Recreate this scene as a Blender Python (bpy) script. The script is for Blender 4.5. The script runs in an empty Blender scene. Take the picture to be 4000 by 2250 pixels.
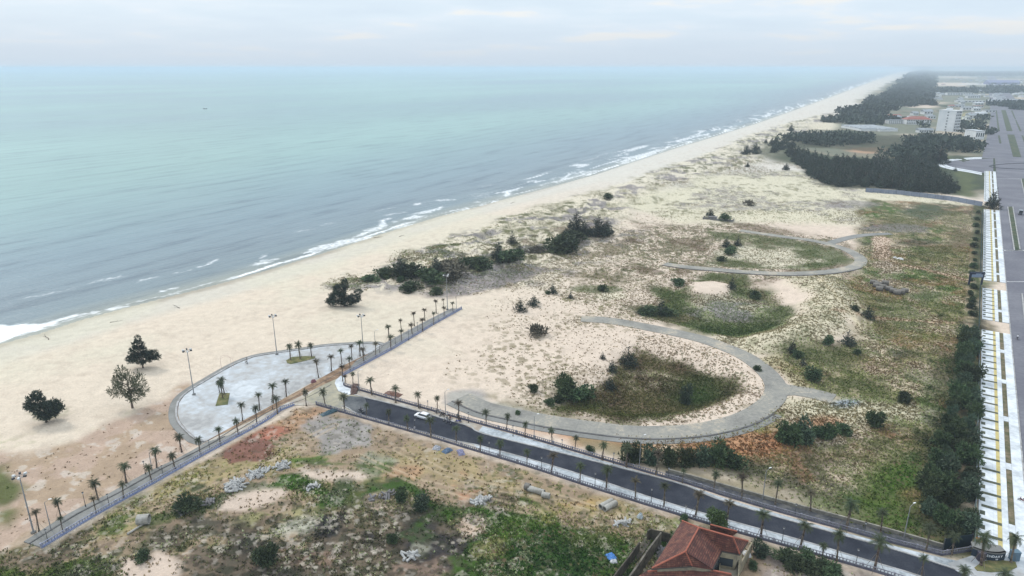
import bpy, bmesh, math, random
import numpy as np
from mathutils import Vector, Matrix
R = math.radians
random.seed(7)
S = bpy.context.scene
C = S.collection
# ------------------------------------------------------------------ camera, sky, sun, exposure
F = 2667.0                       # focal length in pixels of the 4000 px wide photograph
G = 2.5                          # general ground level above the sea
CZ = G + 85.0                    # camera height
PITCH = math.atan((1125 - 264) / F)
cam = bpy.data.cameras.new('camera'); co = bpy.data.objects.new('camera', cam); C.objects.link(co)
co.location = (0, 0, CZ); co.rotation_euler = (math.pi / 2 - PITCH, 0, 0)
cam.sensor_width = 36.0; cam.lens = 36.0 * F / 4000; cam.clip_start = 0.5; cam.clip_end = 80000
S.camera = co
SUN_EL, SUN_AZ = R(46), R(-50)
w = bpy.data.worlds.new('World'); S.world = w; w.use_nodes = True
nt = w.node_tree; nt.nodes.clear()
def N(t, ty, **k):
    n = t.nodes.new(ty)
    for a, b in k.items(): setattr(n, a, b)
    return n
def ramp(t, fac, stops):
    n = N(t, 'ShaderNodeValToRGB'); e = n.color_ramp.elements
    while len(e) < len(stops): e.new(0.5)
    for i, (p, c) in enumerate(stops):
        e[i].position = p; e[i].color = (*c, 1) if len(c) == 3 else c
    if fac is not None: t.links.new(fac, n.inputs[0])
    return n.outputs[0]
def mixc(t, fac, a, b, mode='MIX'):
    n = N(t, 'ShaderNodeMix', data_type='RGBA', blend_type=mode)
    for s, v in ((n.inputs[0], fac), (n.inputs[6], a), (n.inputs[7], b)):
        if hasattr(v, 'is_linked'): t.links.new(v, s)
        elif isinstance(v, (int, float)): s.default_value = v
        else: s.default_value = (*v, 1)
    return n.outputs[2]
def mth(t, op, a, b=0.0, c=None, clamp=False):
    n = N(t, 'ShaderNodeMath', operation=op, use_clamp=clamp)
    for s, v in zip(n.inputs, (a, b, c)):
        if v is None: continue
        if hasattr(v, 'is_linked'): t.links.new(v, s)
        else: s.default_value = v
    return n.outputs[0]
sky = N(nt, 'ShaderNodeTexSky', sky_type='NISHITA', sun_disc=False, sun_elevation=SUN_EL, sun_rotation=SUN_AZ)
sky.air_density = 1.5; sky.dust_density = 4.0
tc = N(nt, 'ShaderNodeTexCoord')
sp = N(nt, 'ShaderNodeSeparateXYZ'); nt.links.new(tc.outputs['Generated'], sp.inputs[0])
zz = mth(nt, 'MAXIMUM', sp.outputs[2], 0.0)
den = mth(nt, 'ADD', zz, 0.10)
cx = mth(nt, 'DIVIDE', sp.outputs[0], den); cy = mth(nt, 'DIVIDE', sp.outputs[1], den)
cb = N(nt, 'ShaderNodeCombineXYZ'); nt.links.new(cx, cb.inputs[0]); nt.links.new(cy, cb.inputs[1])
n1 = N(nt, 'ShaderNodeTexNoise'); n1.inputs['Scale'].default_value = 0.8; n1.inputs['Detail'].default_value = 7
n1.inputs['Roughness'].default_value = 0.5; nt.links.new(cb.outputs[0], n1.inputs['Vector'])
# overcast veil: blue-grey base, paler and faintly warm in the thin places
veil = ramp(nt, n1.outputs[0], [(0.34, (6.7, 7.9, 9.1)), (0.47, (7.05, 8.25, 9.35)), (0.55, (7.5, 8.5, 9.5)), (0.63, (9.0, 8.95, 8.7))])
hz = ramp(nt, zz, [(0.008, (0.0, 0.0, 0.0)), (0.065, (1, 1, 1))])
hor = mixc(nt, hz, (6.2, 7.15, 8.15), veil)
zen = ramp(nt, zz, [(0.0, (1, 1, 1)), (0.22, (1, 1, 1)), (0.75, (1.75, 1.70, 1.64))])     # an overcast dome is brightest overhead
fin = mixc(nt, 0.92, sky.outputs[0], mixc(nt, 1.0, hor, zen, 'MULTIPLY'))
bg = N(nt, 'ShaderNodeBackground'); bg.inputs[1].default_value = 0.10
nt.links.new(fin, bg.inputs[0])
wo = N(nt, 'ShaderNodeOutputWorld'); nt.links.new(bg.outputs[0], wo.inputs[0])
sl = bpy.data.lights.new('sun', 'SUN'); sl.energy = 1.5; sl.angle = R(10); sl.color = (1.0, 0.95, 0.88)
so = bpy.data.objects.new('sun', sl); C.objects.link(so)
so.rotation_euler = (math.pi / 2 - SUN_EL, 0, math.pi - SUN_AZ)
S.view_settings.view_transform = 'Standard'; S.view_settings.look = 'None'
S.view_settings.exposure = 0.13; S.view_settings.gamma = 1
S.cycles.volume_bounces = 1; S.cycles.max_bounces = 5; S.cycles.diffuse_bounces = 2; S.cycles.glossy_bounces = 2
S.cycles.volume_step_rate = 10.0; S.cycles.use_denoising = True; S.cycles.caustics_reflective = False

# ------------------------------------------------------------------ projection helpers
cp, spt = math.cos(PITCH), math.sin(PITCH)
def ray(u, v):
    a = (np.asarray(u, float) - 2000) / F; b = -(np.asarray(v, float) - 1125) / F
    return a, cp + b * spt, -spt + b * cp
def px(u, v, z=G):
    """photo pixel -> world point on the level z"""
    a, y, zz_ = ray(u, v)
    t = (z - CZ) / zz_
    return a * t, y * t
K = 4000 / 2576.0
def W(pts, z=G):                    # points read off the 2576 px overview
    return [tuple(float(c) for c in px(x * K, y * K, z)) for x, y in pts]
def WF(pts, z=G):                   # points in full photo pixels
    return [tuple(float(c) for c in px(x, y, z)) for x, y in pts]
def Z(pts, ox, oy, s):              # points read off a zoomed crop -> full pixels
    return [(ox + x / s, oy + y / s) for x, y in pts]

# ------------------------------------------------------------------ numpy noise and polygon masks
def _h(x, y, s):
    n = (x * 374761393 + y * 668265263 + s * 974711 + 12345) & 0xffffffff
    n = ((n ^ (n >> 13)) * 1274126177) & 0xffffffff
    return ((n ^ (n >> 16)) & 0xffff) / 65535.0
def vn(x, y, s=0):
    xi = np.floor(x).astype(np.int64); yi = np.floor(y).astype(np.int64)
    fx = x - xi; fy = y - yi; fx = fx * fx * (3 - 2 * fx); fy = fy * fy * (3 - 2 * fy)
    a = _h(xi, yi, s); b = _h(xi + 1, yi, s); c = _h(xi, yi + 1, s); d = _h(xi + 1, yi + 1, s)
    return (a * (1 - fx) + b * fx) * (1 - fy) + (c * (1 - fx) + d * fx) * fy
def fbm(x, y, sc, s=0, o=4):
    v = 0; a = 0.5; t = 0
    for i in range(o):
        v = v + a * vn(x / sc + 17.3 * i, y / sc - 9.1 * i, s + i); t += a; a *= 0.5; sc = sc / 2.03
    return v / t
def worley(x, y, cell, s=0):
    """distance to the nearest of one jittered point per cell, and that point's own random number"""
    gx, gy = x / cell, y / cell; xi = np.floor(gx).astype(np.int64); yi = np.floor(gy).astype(np.int64)
    best = np.full(x.shape, 9.0); rnd = np.zeros(x.shape)
    for i in (-1, 0, 1):
        for j in (-1, 0, 1):
            cx, cy = xi + i, yi + j
            d = np.hypot(cx + _h(cx, cy, s) - gx, cy + _h(cx, cy, s + 7) - gy); m = d < best
            best = np.where(m, d, best); rnd = np.where(m, _h(cx, cy, s + 13), rnd)
    return best * cell, rnd
def sst(a, b, x):
    t = np.clip((x - a) / (b - a), 0, 1); return t * t * (3 - 2 * t)
def dseg(X, Y, p, q):
    dx, dy = q[0] - p[0], q[1] - p[1]; L = dx * dx + dy * dy + 1e-9
    t = np.clip(((X - p[0]) * dx + (Y - p[1]) * dy) / L, 0, 1)
    return np.hypot(X - p[0] - t * dx, Y - p[1] - t * dy)
def dline(X, Y, pl):
    d = np.full(X.shape, 1e9)
    for p, q in zip(pl, pl[1:]): d = np.minimum(d, dseg(X, Y, p, q))
    return d
def sdpoly(X, Y, P):
    """positive inside"""
    ins = np.zeros(X.shape, bool); d = np.full(X.shape, 1e9)
    n = len(P)
    for i in range(n):
        p, q = P[i], P[(i + 1) % n]
        d = np.minimum(d, dseg(X, Y, p, q))
        if p[1] != q[1]:
            c = ((p[1] > Y) != (q[1] > Y)) & (X < (q[0] - p[0]) * (Y - p[1]) / (q[1] - p[1]) + p[0])
            ins ^= c
    return np.where(ins, d, -d)
def pmask(X, Y, P, soft=3.0, warp=0.0, ws=12.0, seed=3):
    P = np.array(P); m = soft + warp + 1
    bb = (X > P[:, 0].min() - m) & (X < P[:, 0].max() + m) & (Y > P[:, 1].min() - m) & (Y < P[:, 1].max() + m)
    out = np.zeros(X.shape)
    if not bb.any(): return out
    x, y = X[bb], Y[bb]
    d = sdpoly(x, y, P)
    if warp: d = d + (fbm(x, y, ws, seed, 4) - 0.5) * 2.6 * warp
    out[bb] = sst(-soft, soft, d)
    return out
def ell(cx, cy, rx, ry, n=14, rot=0):          # ellipse in overview pixels
    r = math.radians(rot)
    return W([(cx + rx * math.cos(t) * math.cos(r) - ry * math.sin(t) * math.sin(r), cy + rx * math.cos(t) * math.sin(r) + ry * math.sin(t) * math.cos(r)) for t in [2 * math.pi * i / n for i in range(n)]])
def lin(r, g, b, k=0.75):
    return np.array([(((c / 255) + 0.055) / 1.055) ** 2.4 if c > 10 else c / 255 / 12.92 for c in (r, g, b)]) * k

# ------------------------------------------------------------------ plan of the place (read off the photograph)
SHORE = W([(-900, 1110), (-400, 975), (0, 865), (100, 838), (200, 805), (300, 778), (400, 752), (500, 727), (600, 700), (700, 671), (800, 640), (900, 608), (960, 588), (1100, 545), (1200, 520), (1260, 503), (1400, 466), (1500, 438), (1600, 405), (1700, 372), (1800, 342), (1900, 311), (2000, 276), (2100, 240), (2180, 210), (2240, 188), (2280, 176)], 0.0)
_sy = np.array([p[1] for p in SHORE]); _sx = np.array([p[0] for p in SHORE])
def shore_x(Y):
    x = np.interp(Y, _sy, _sx)
    sl_ = (_sx[-1] - _sx[-4]) / (_sy[-1] - _sy[-4]); s0 = (_sx[1] - _sx[0]) / (_sy[1] - _sy[0])
    x = np.where(Y > _sy[-1], _sx[-1] + (Y - _sy[-1]) * sl_, x)
    return np.where(Y < _sy[0], _sx[0] + (Y - _sy[0]) * s0, x)
def shore_d(X, Y):
    """signed distance inland"""
    ext = [(shore_x(np.array(-600.0)).item(), -600.0)] + SHORE + [(shore_x(np.array(40000.0)).item(), 40000.0)]
    d = dline(X, Y, ext)
    return np.where(X > shore_x(Y), d, -d)

LOOP1 = W([(1462, 802), (1540, 808), (1640, 826), (1740, 847), (1803, 866), (1869, 894), (1915, 925), (1946, 958), (1952, 985), (1940, 1010), (1901, 1040), (1836, 1066), (1739, 1084), (1609, 1088), (1489, 1076), (1369, 1058), (1279, 1040), (1219, 1026), (1177, 1008), (1160, 1000)])
LOOP2 = W([(1861, 580), (1957, 594), (2047, 606), (2107, 621), (2145, 636), (2166, 654), (2150, 671), (2085, 684), (1987, 689), (1897, 686), (1807, 679), (1717, 671), (1672, 664)])
SPUR1 = W([(1945, 985), (1990, 982), (2040, 990), (2096, 1005)])
SPUR2 = W([(2085, 613), (2120, 602), (2170, 592), (2240, 588)])
ROAD_N = WF([(1340, 1532), (1420, 1555), (1486, 1570), (1622, 1606), (1800, 1659), (1838, 1668), (1850, 1683), (1885, 1697), (2099, 1750), (2355, 1814), (2654, 1893), (2800, 1953), (3033, 2023), (3266, 2088), (3499, 2153), (3731, 2228), (3900, 2290)])
ROAD_S = WF([(1335, 1585), (1365, 1596), (1398, 1618), (1519, 1651), (1684, 1697), (1777, 1723), (1850, 1736), (2056, 1791), (2312, 1868), (2569, 1953), (2825, 2028), (3126, 2111), (3405, 2195), (3592, 2251), (3800, 2330)])
FENCE_N = WF([(1343, 1508), (1550, 1566), (1790, 1634), (2035, 1701), (2261, 1768), (2483, 1833), (2697, 1893), (2800, 1929), (3033, 1998), (3266, 2062), (3499, 2125), (3680, 2170), (3792, 2152)])
FENCE_S = WF([(1150, 1583), (1236, 1582), (1345, 1614), (1519, 1662), (1684, 1709), (1800, 1745), (2056, 1821), (2312, 1906), (2569, 1987), (2828, 2066), (3126, 2150), (3405, 2230), (3600, 2290)])
FENCE_W = WF([(163, 2141), (373, 2014), (592, 1894), (783, 1785), (1000, 1669), (1060, 1632), (1100, 1602), (1150, 1583)])
PROM_O = WF([(93, 2118), (265, 2010), (414, 1936), (563, 1853), (704, 1787), (807, 1729)])
FENCE_E = WF([(1338, 1469), (1529, 1367), (1692, 1269), (1804, 1207)])
PROM_EL = WF([(1395, 1407), (1445, 1383), (1482, 1353), (1552, 1315), (1664, 1255), (1762, 1206)])
PLAZA = W([(520, 1110), (495, 1103), (470, 1082), (452, 1060), (447, 1038), (451, 1014), (464, 996), (488, 978), (520, 959), (560, 935), (600, 914), (640, 899), (700, 889), (760, 881), (810, 873), (860, 869), (920, 866), (962, 869), (925, 891), (860, 922), (790, 962), (700, 1012), (600, 1066)])
SOILS = W([(520, 1110), (600, 1066), (700, 1012), (790, 962), (860, 922), (925, 891), (900, 917), (866, 946), (842, 956), (780, 985), (700, 1025), (600, 1075)])
FLATS = [LOOP1, LOOP2, SPUR1, SPUR2, ROAD_N, ROAD_S, FENCE_N, FENCE_S, FENCE_W, PROM_O, FENCE_E]
# boulevard frame: direction of its kerbs
_p0 = np.array(px(3830, 1305)); _d = np.array([(3853 - 2000) / F, cp + (1125 - 264) / F * spt]); _d = _d / np.hypot(*_d)
BD = _d; BN = np.array([_d[1], -_d[0]])            # along and to the right
def brow(u, v):                                     # pixel -> (along, across) in the boulevard frame
    p = np.array(px(u, v)) - _p0
    return float(p @ BD), float(p @ BN)
def bpt(al, ac): q = _p0 + BD * al + BN * ac; return (float(q[0]), float(q[1]))
AC = {u: brow(u, 1305)[1] for u in (3830, 3878, 3888, 3903, 3918, 3921, 3950)}
def al(v, u=3840): return brow(u, v)[0]

PIT1 = W([(1600, 865), (1700, 893), (1790, 925), (1855, 950), (1860, 985), (1780, 1028), (1690, 1048), (1550, 1053), (1400, 1042), (1372, 1020), (1400, 1000), (1500, 962), (1560, 920)])
PIT2 = W([(1610, 775), (1650, 722), (1750, 700), (1860, 698), (1945, 728), (2003, 788), (1960, 836), (1860, 852), (1760, 832), (1640, 800)])
PIT3 = W([(1830, 610), (1990, 612), (2100, 632), (2145, 655), (2080, 676), (1900, 676), (1780, 665), (1800, 635)])
RIDGE = W([(1965, 704), (2100, 697), (2130, 740), (2150, 800), (2100, 850), (2000, 866), (1900, 878), (1862, 860), (1990, 812), (2032, 760)])
MOUND = ell(1785, 720, 60, 16)
DUNES = W([(860, 715), (940, 680), (1010, 645), (1150, 590), (1300, 535), (1480, 485), (1640, 432), (1760, 395), (1870, 345), (1960, 315), (2090, 283), (2120, 300), (1990, 380), (1850, 430), (1700, 470), (1560, 560), (1440, 640), (1300, 690), (1120, 722), (960, 748), (840, 745)])
def flat_d(X, Y):
    d = np.full(X.shape, 1e9)
    near = (Y < 900)
    x, y = X[near], Y[near]
    m = np.full(x.shape, 1e9)
    for pl in FLATS: m = np.minimum(m, dline(x, y, pl))
    for pg in (PLAZA,): m = np.minimum(m, np.maximum(-sdpoly(x, y, pg), 0))
    rd = ROAD_N + ROAD_S[::-1]; m = np.minimum(m, np.maximum(-sdpoly(x, y, rd), 0))
    d[near] = m
    ac = (X - _p0[0]) * BN[0] + (Y - _p0[1]) * BN[1]
    return np.minimum(d, np.where(ac > -3, 0, -3 - ac))
def height(X, Y, parts=False):
    X = np.atleast_1d(np.asarray(X, float)); Y = np.atleast_1d(np.asarray(Y, float))
    D = shore_d(X, Y)
    base = np.where(D < 0, D * 0.10, G * sst(0, 40, D)); base = np.maximum(base, -1.5)
    f = sst(5.5, 15, flat_d(X, Y)) * sst(38, 60, D)
    r = (fbm(X, Y, 22, 11, 3) - 0.5) * 1.3 + (fbm(X, Y, 5, 15, 2) - 0.5) * 0.45
    r = r + pmask(X, Y, DUNES, 6) * ((np.abs(fbm(X, Y, 13, 21, 3) - 0.5) * -7 + 1.9))
    r = r - 2.6 * pmask(X, Y, PIT1, 7) - 2.0 * pmask(X, Y, PIT2, 7) - 1.0 * pmask(X, Y, PIT3, 7)
    r = r + 3.2 * pmask(X, Y, RIDGE, 8) + 2.2 * pmask(X, Y, MOUND, 4)
    far = sst(900, 1500, Y)
    return base + f * r * (1 - far * 0.8)
def gz(x, y): return float(height(x, y)[0])
def gp(u, v):
    """photo pixel -> point on the terrain"""
    z = G
    for _ in range(4):
        x, y = px(u, v, z); z = gz(x, y)
    return float(x), float(y), z
def gpv(x, y): return gp(x * K, y * K)

# ------------------------------------------------------------------ object helpers
def tag(o, label=None, cat=None, group=None, kind=None):
    if label: o['label'] = label
    if cat: o['category'] = cat
    if group: o['group'] = group
    if kind: o['kind'] = kind
    return o
def empty(name, loc, rz=0.0):
    o = bpy.data.objects.new(name, None); C.objects.link(o); o.location = loc; o.rotation_euler = (0, 0, rz)
    o.empty_display_size = 0.3
    return o
def link(name, me, parent=None):
    o = bpy.data.objects.new(name, me); C.objects.link(o)
    if parent is not None: o.parent = parent
    return o
def copy_tree(o, parent=None):
    c = o.copy(); C.objects.link(c)
    if parent is not None: c.parent = parent
    for ch in list(o.children): copy_tree(ch, c)
    return c
def npmesh(name, V, Q, mat, smooth=False):
    """V (n,3), Q (m,4) or (m,3) integer faces"""
    me = bpy.data.meshes.new(name)
    V = np.asarray(V, np.float32); Q = np.asarray(Q, np.int32); k = Q.shape[1]
    me.vertices.add(len(V)); me.vertices.foreach_set('co', V.ravel())
    me.loops.add(Q.size); me.loops.foreach_set('vertex_index', Q.ravel())
    me.polygons.add(len(Q)); me.polygons.foreach_set('loop_start', np.arange(0, Q.size, k, dtype=np.int32))
    me.polygons.foreach_set('loop_total', np.full(len(Q), k, np.int32))
    me.polygons.foreach_set('use_smooth', np.full(len(Q), smooth))
    me.update(calc_edges=True); me.validate()
    if mat: me.materials.append(mat)
    return me
class MB:
    """collects simple solids into one mesh"""
    def __init__(s): s.v = []; s.f = []
    def add(s, vs, fs):
        n = len(s.v); s.v += [tuple(v) for v in vs]; s.f += [tuple(i + n for i in f) for f in fs]
    def box(s, c, d, rz=0.0, rot=None):
        M = rot if rot is not None else Matrix.Rotation(rz, 3, 'Z')
        vs = []
        for z in (-1, 1):
            for x, y in ((-1, -1), (1, -1), (1, 1), (-1, 1)):
                vs.append(tuple(Vector(c) + M @ Vector((x * d[0] / 2, y * d[1] / 2, z * d[2] / 2))))
        s.add(vs, [(3, 2, 1, 0), (4, 5, 6, 7), (0, 1, 5, 4), (1, 2, 6, 5), (2, 3, 7, 6), (3, 0, 4, 7)])
    def tube(s, p, q, r0, r1=None, n=6, caps=True):
        r1 = r0 if r1 is None else r1
        p, q = Vector(p), Vector(q); d = (q - p)
        if d.length < 1e-6: return
        a = d.orthogonal().normalized(); b = d.normalized().cross(a)
        vs = [p + (a * math.cos(t) + b * math.sin(t)) * r0 for t in [2 * math.pi * i / n for i in range(n)]]
        vs += [q + (a * math.cos(t) + b * math.sin(t)) * r1 for t in [2 * math.pi * i / n for i in range(n)]]
        fs = [(i, (i + 1) % n, n + (i + 1) % n, n + i) for i in range(n)]
        if caps: fs += [tuple(range(n))[::-1], tuple(range(n, 2 * n))]
        s.add(vs, fs)
    def path(s, pts, rs, n=6):
        for i in range(len(pts) - 1): s.tube(pts[i], pts[i + 1], rs[i], rs[i + 1], n)
    def prism(s, poly, z0, z1):
        n = len(poly)
        ar = sum(poly[i][0] * poly[(i + 1) % n][1] - poly[(i + 1) % n][0] * poly[i][1] for i in range(n))
        if ar < 0: poly = poly[::-1]
        vs = [(x, y, z0) for x, y in poly] + [(x, y, z1) for x, y in poly]
        s.add(vs, [tuple(range(n))[::-1], tuple(range(n, 2 * n))] + [(i, (i + 1) % n, n + (i + 1) % n, n + i) for i in range(n)])
    def build(s, name, mat, parent=None, smooth=False):
        me = bpy.data.meshes.new(name); me.from_pydata(s.v, [], s.f); me.update()
        if mat: me.materials.append(mat)
        if smooth:
            for p in me.polygons: p.use_smooth = True
        return link(name, me, parent)
def struct(o): o['kind'] = 'structure'; return o

# ------------------------------------------------------------------ materials
def mat(name, col, rough=0.8, spec=0.3, noise=None, scale=3.0, bump=0.0, metal=0.0, rnd=0.0, coords='Object', stretch=None):
    m = bpy.data.materials.new(name); m.use_nodes = True; t = m.node_tree
    b = t.nodes['Principled BSDF']; b.inputs['Roughness'].default_value = rough
    b.inputs['Specular IOR Level'].default_value = spec; b.inputs['Metallic'].default_value = metal
    c = tuple(float(x) for x in col)
    b.inputs['Base Color'].default_value = (*c, 1)
    out = None
    if noise is not None or bump:
        tc = N(t, 'ShaderNodeTexCoord'); mp = N(t, 'ShaderNodeMapping')
        t.links.new(tc.outputs[coords], mp.inputs[0])
        if stretch: mp.inputs['Scale'].default_value = stretch
        nz = N(t, 'ShaderNodeTexNoise'); nz.inputs['Scale'].default_value = scale; nz.inputs['Detail'].default_value = 6
        nz.inputs['Roughness'].default_value = 0.65
        t.links.new(mp.outputs[0], nz.inputs['Vector'])
        if noise is not None:
            c2 = tuple(float(x) for x in noise)
            out = mixc(t, ramp(t, nz.outputs[0], [(0.35, (0, 0, 0)), (0.65, (1, 1, 1))]), c, c2)
        if bump:
            bp = N(t, 'ShaderNodeBump'); bp.inputs['Strength'].default_value = bump; bp.inputs['Distance'].default_value = 0.1
            t.links.new(nz.outputs[0], bp.inputs['Height']); t.links.new(bp.outputs[0], b.inputs['Normal'])
    if rnd:
        oi = N(t, 'ShaderNodeObjectInfo')
        hs = N(t, 'ShaderNodeHueSaturation')
        t.links.new(mth(t, 'MULTIPLY_ADD', oi.outputs['Random'], rnd * 2, 1 - rnd), hs.inputs['Value'])
        t.links.new(mth(t, 'MULTIPLY_ADD', oi.outputs['Random'], 0.05, 0.475), hs.inputs['Hue'])
        if out is not None: t.links.new(out, hs.inputs['Color'])
        else: hs.inputs['Color'].default_value = (*c, 1)
        out = hs.outputs[0]
    if out is not None: t.links.new(out, b.inputs['Base Color'])
    return m
def pos_mat(name, stops, scale=0.4, rough=0.85, fine=1.5, bump=0.0, joints=None, spec=0.3):
    """world-space blotchy surface; joints=(spacing, darkness) cuts slab lines from the UVs in metres"""
    m = bpy.data.materials.new(name); m.use_nodes = True; t = m.node_tree
    b = t.nodes['Principled BSDF']; b.inputs['Roughness'].default_value = rough; b.inputs['Specular IOR Level'].default_value = spec
    ge = N(t, 'ShaderNodeNewGeometry')
    a = N(t, 'ShaderNodeTexNoise'); a.inputs['Scale'].default_value = scale; a.inputs['Detail'].default_value = 5
    f = N(t, 'ShaderNodeTexNoise'); f.inputs['Scale'].default_value = fine; f.inputs['Detail'].default_value = 4
    t.links.new(ge.outputs['Position'], a.inputs['Vector']); t.links.new(ge.outputs['Position'], f.inputs['Vector'])
    s = mth(t, 'ADD', mth(t, 'MULTIPLY', a.outputs[0], 0.65), mth(t, 'MULTIPLY', f.outputs[0], 0.35))
    n = len(stops)
    col = ramp(t, s, [(0.36 + 0.28 * i / (n - 1), tuple(float(v) for v in c)) for i, c in enumerate(stops)])
    if joints:
        uv = N(t, 'ShaderNodeUVMap'); sx = N(t, 'ShaderNodeSeparateXYZ'); t.links.new(uv.outputs[0], sx.inputs[0])
        l = None
        for k in (0, 1):
            fr = mth(t, 'FRACT', mth(t, 'DIVIDE', sx.outputs[k], joints[0]))
            e = mth(t, 'LESS_THAN', fr, joints[2] / joints[0])
            l = e if l is None else mth(t, 'MAXIMUM', l, e)
        col = mixc(t, mth(t, 'MULTIPLY', l, joints[1]), col, (0.12, 0.12, 0.12))
    t.links.new(col, b.inputs['Base Color'])
    if bump:
        bp = N(t, 'ShaderNodeBump'); bp.inputs['Strength'].default_value = bump; bp.inputs['Distance'].default_value = 0.05
        t.links.new(f.outputs[0], bp.inputs['Height']); t.links.new(bp.outputs[0], b.inputs['Normal'])
    return m
# ================================================================== TERRAIN
def fan(az0, az1, na, dep0, dep1, nd):
    """grid of rows of equal depression angle round the foot of the camera: finer where it is nearer"""
    az = np.linspace(R(az0), R(az1), na); dp = np.linspace(math.radians(dep0), math.radians(dep1), nd)
    r = CZ / np.tan(dp)
    A, RR = np.meshgrid(az, r)
    i = np.arange(na * nd).reshape(nd, na)
    Q = np.stack([i[:-1, :-1], i[:-1, 1:], i[1:, 1:], i[1:, :-1]], -1).reshape(-1, 4)
    return np.sin(A).ravel() * RR.ravel(), np.cos(A).ravel() * RR.ravel(), Q
X, Y, Q = fan(-50, 50, 1150, 47, 0.17, 640)
D = shore_d(X, Y)
H = height(X, Y)
n_big = fbm(X, Y, 40, 31, 4); n_mid = fbm(X, Y, 9, 37, 4); n_sm = fbm(X, Y, 2.6, 41, 3); n_xs = fbm(X, Y, 1.1, 43, 2)
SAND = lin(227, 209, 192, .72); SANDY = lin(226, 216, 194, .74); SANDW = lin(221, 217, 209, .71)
alb = np.tile(SAND, (len(X), 1)); tuft = np.zeros(len(X)); veg = np.zeros(len(X))
def lay(M, col, op=1.0, var=0.0):
    global alb
    c = np.asarray(col)[None, :] * (1 + var * (n_sm - 0.5) * 2)[:, None]
    m = (M * op)[:, None]
    alb = alb * (1 - m) + c * m
def pm(P, soft=3, warp=3, ws=12, seed=3): return pmask(X, Y, P, soft, warp, ws, seed)
def pt(nz, a, b): return sst(a, b, nz)
C_GRASS = lin(92, 102, 62, .62); C_GREEN = lin(62, 92, 44, .6); C_OLIVE = lin(112, 110, 76, .65); C_BROWN = lin(122, 102, 86, .65)
C_DARK = lin(70, 68, 60, .6); C_TAN = lin(182, 160, 140, .68); C_YEL = lin(176, 162, 112, .68); C_RED = lin(138, 92, 82, .7)
C_ORANGE = lin(178, 128, 94, .7); C_GREY = lin(158, 156, 156, .7); C_GREYV = lin(142, 136, 140, .65); C_BLACK = lin(64, 62, 62, .6); C_DGREEN = lin(44, 62, 40, .6)
def spots(cell, rad, s, jag=.35):
    d, r = worley(X, Y, cell, s); rr = cell * rad * (.35 + .9 * r) * (1 + jag * 2 * (n_xs - .5) + jag * 2 * (n_sm - .5)); return sst(rr, rr * .7, d)
h7, h5, h3, h2 = spots(7, .42, 301), spots(4.6, .4, 311), spots(3.0, .4, 321), spots(1.9, .4, 331)
# beach: damp at the edge, whitish in the far, cream near the plaza
lay(sst(30, 16, D), lin(216, 210, 201, .67)); lay(sst(7, 1.5, D + (n_mid - .5) * 6), lin(170, 160, 150, .6))
lay(sst(190, 60, D), SANDY, .35); lay(pt(n_big, .42, .6) * sst(200, 60, D), lin(221, 215, 194, .71), .5)
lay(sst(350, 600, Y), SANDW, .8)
lay(sst(.55, .75, n_sm) * sst(5, 30, D), lin(190, 172, 156, .7), .25)
tuft += .10 * sst(60, 120, D)
# coastal dune belt: grass hummocks and grey scrub
md = pm(DUNES, 6, 8, 18, 5)
lay(md, SANDY, .7)
lay(md * pt(n_mid, .53, .6), C_OLIVE, .4, .3); lay(md * h7 * pt(n_big, .4, .52), lin(108, 110, 74, .62), .85, .35); lay(md * h3 * pt(n_mid, .45, .55), C_OLIVE, .55, .3); lay(md * pt(fbm(X, Y, 14, 77, 3), .56, .64) * pt(n_sm, .3, .5), C_GREYV, .8, .2)
tuft = np.maximum(tuft, md * .55); veg = np.maximum(veg, md * pt(n_mid, .44, .53))
belt2 = pm(W([(1010, 690), (1180, 640), (1330, 600), (1480, 560), (1620, 580), (1560, 640), (1400, 690), (1300, 720), (1180, 745), (1080, 735)]), 5, 8, 14, 9)
lay(belt2 * pt(n_mid, .45, .56), C_BROWN, .6, .3); lay(belt2 * h3, lin(100, 92, 70, .6), .7, .3); lay(belt2 * pt(fbm(X, Y, 11, 88, 3), .52, .6), C_GREYV, .75, .2); tuft = np.maximum(tuft, belt2 * .7)
# broad sand plain right of the beach
plain = pm(W([(1300, 690), (1480, 560), (1640, 470), (1900, 390), (2100, 420), (2480, 520), (2200, 560), (1900, 570), (1700, 700), (1600, 870), (1500, 960), (1380, 1050), (1180, 1000), (1060, 930), (1250, 790)]), 10, 12, 30, 12)
tuft = np.maximum(tuft, plain * (.35 + .5 * pt(n_big, .4, .6)))
lay(plain * h2 * pt(n_big, .45, .58), lin(156, 138, 116, .66), .5, .25); lay(plain * h3 * pt(fbm(X, Y, 30, 131, 3), .5, .58), lin(132, 122, 92, .64), .7, .3)
farp = pm(W([(1560, 520), (1780, 440), (2000, 430), (2180, 470), (2480, 520), (2470, 620), (2180, 560), (1900, 560), (1700, 560)]), 12, 10, 40, 13)
lay(farp, lin(218, 211, 186, .74), .85); lay(farp * h7 * pt(n_mid, .5, .58), C_OLIVE, .6, .3); lay(farp * h3 * pt(n_mid, .48, .6), lin(152, 148, 118, .66), .45, .3); lay(farp * pt(n_big, .52, .6) * pt(n_sm, .35, .6), C_GREYV, .6, .2)
tuft = np.maximum(tuft, farp * .45)
mid2 = pm(W([(1600, 560), (1900, 565), (2110, 600), (2180, 650), (2150, 700), (1960, 705), (1650, 700), (1500, 740), (1450, 690), (1550, 620)]), 8, 10, 25, 14)
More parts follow.
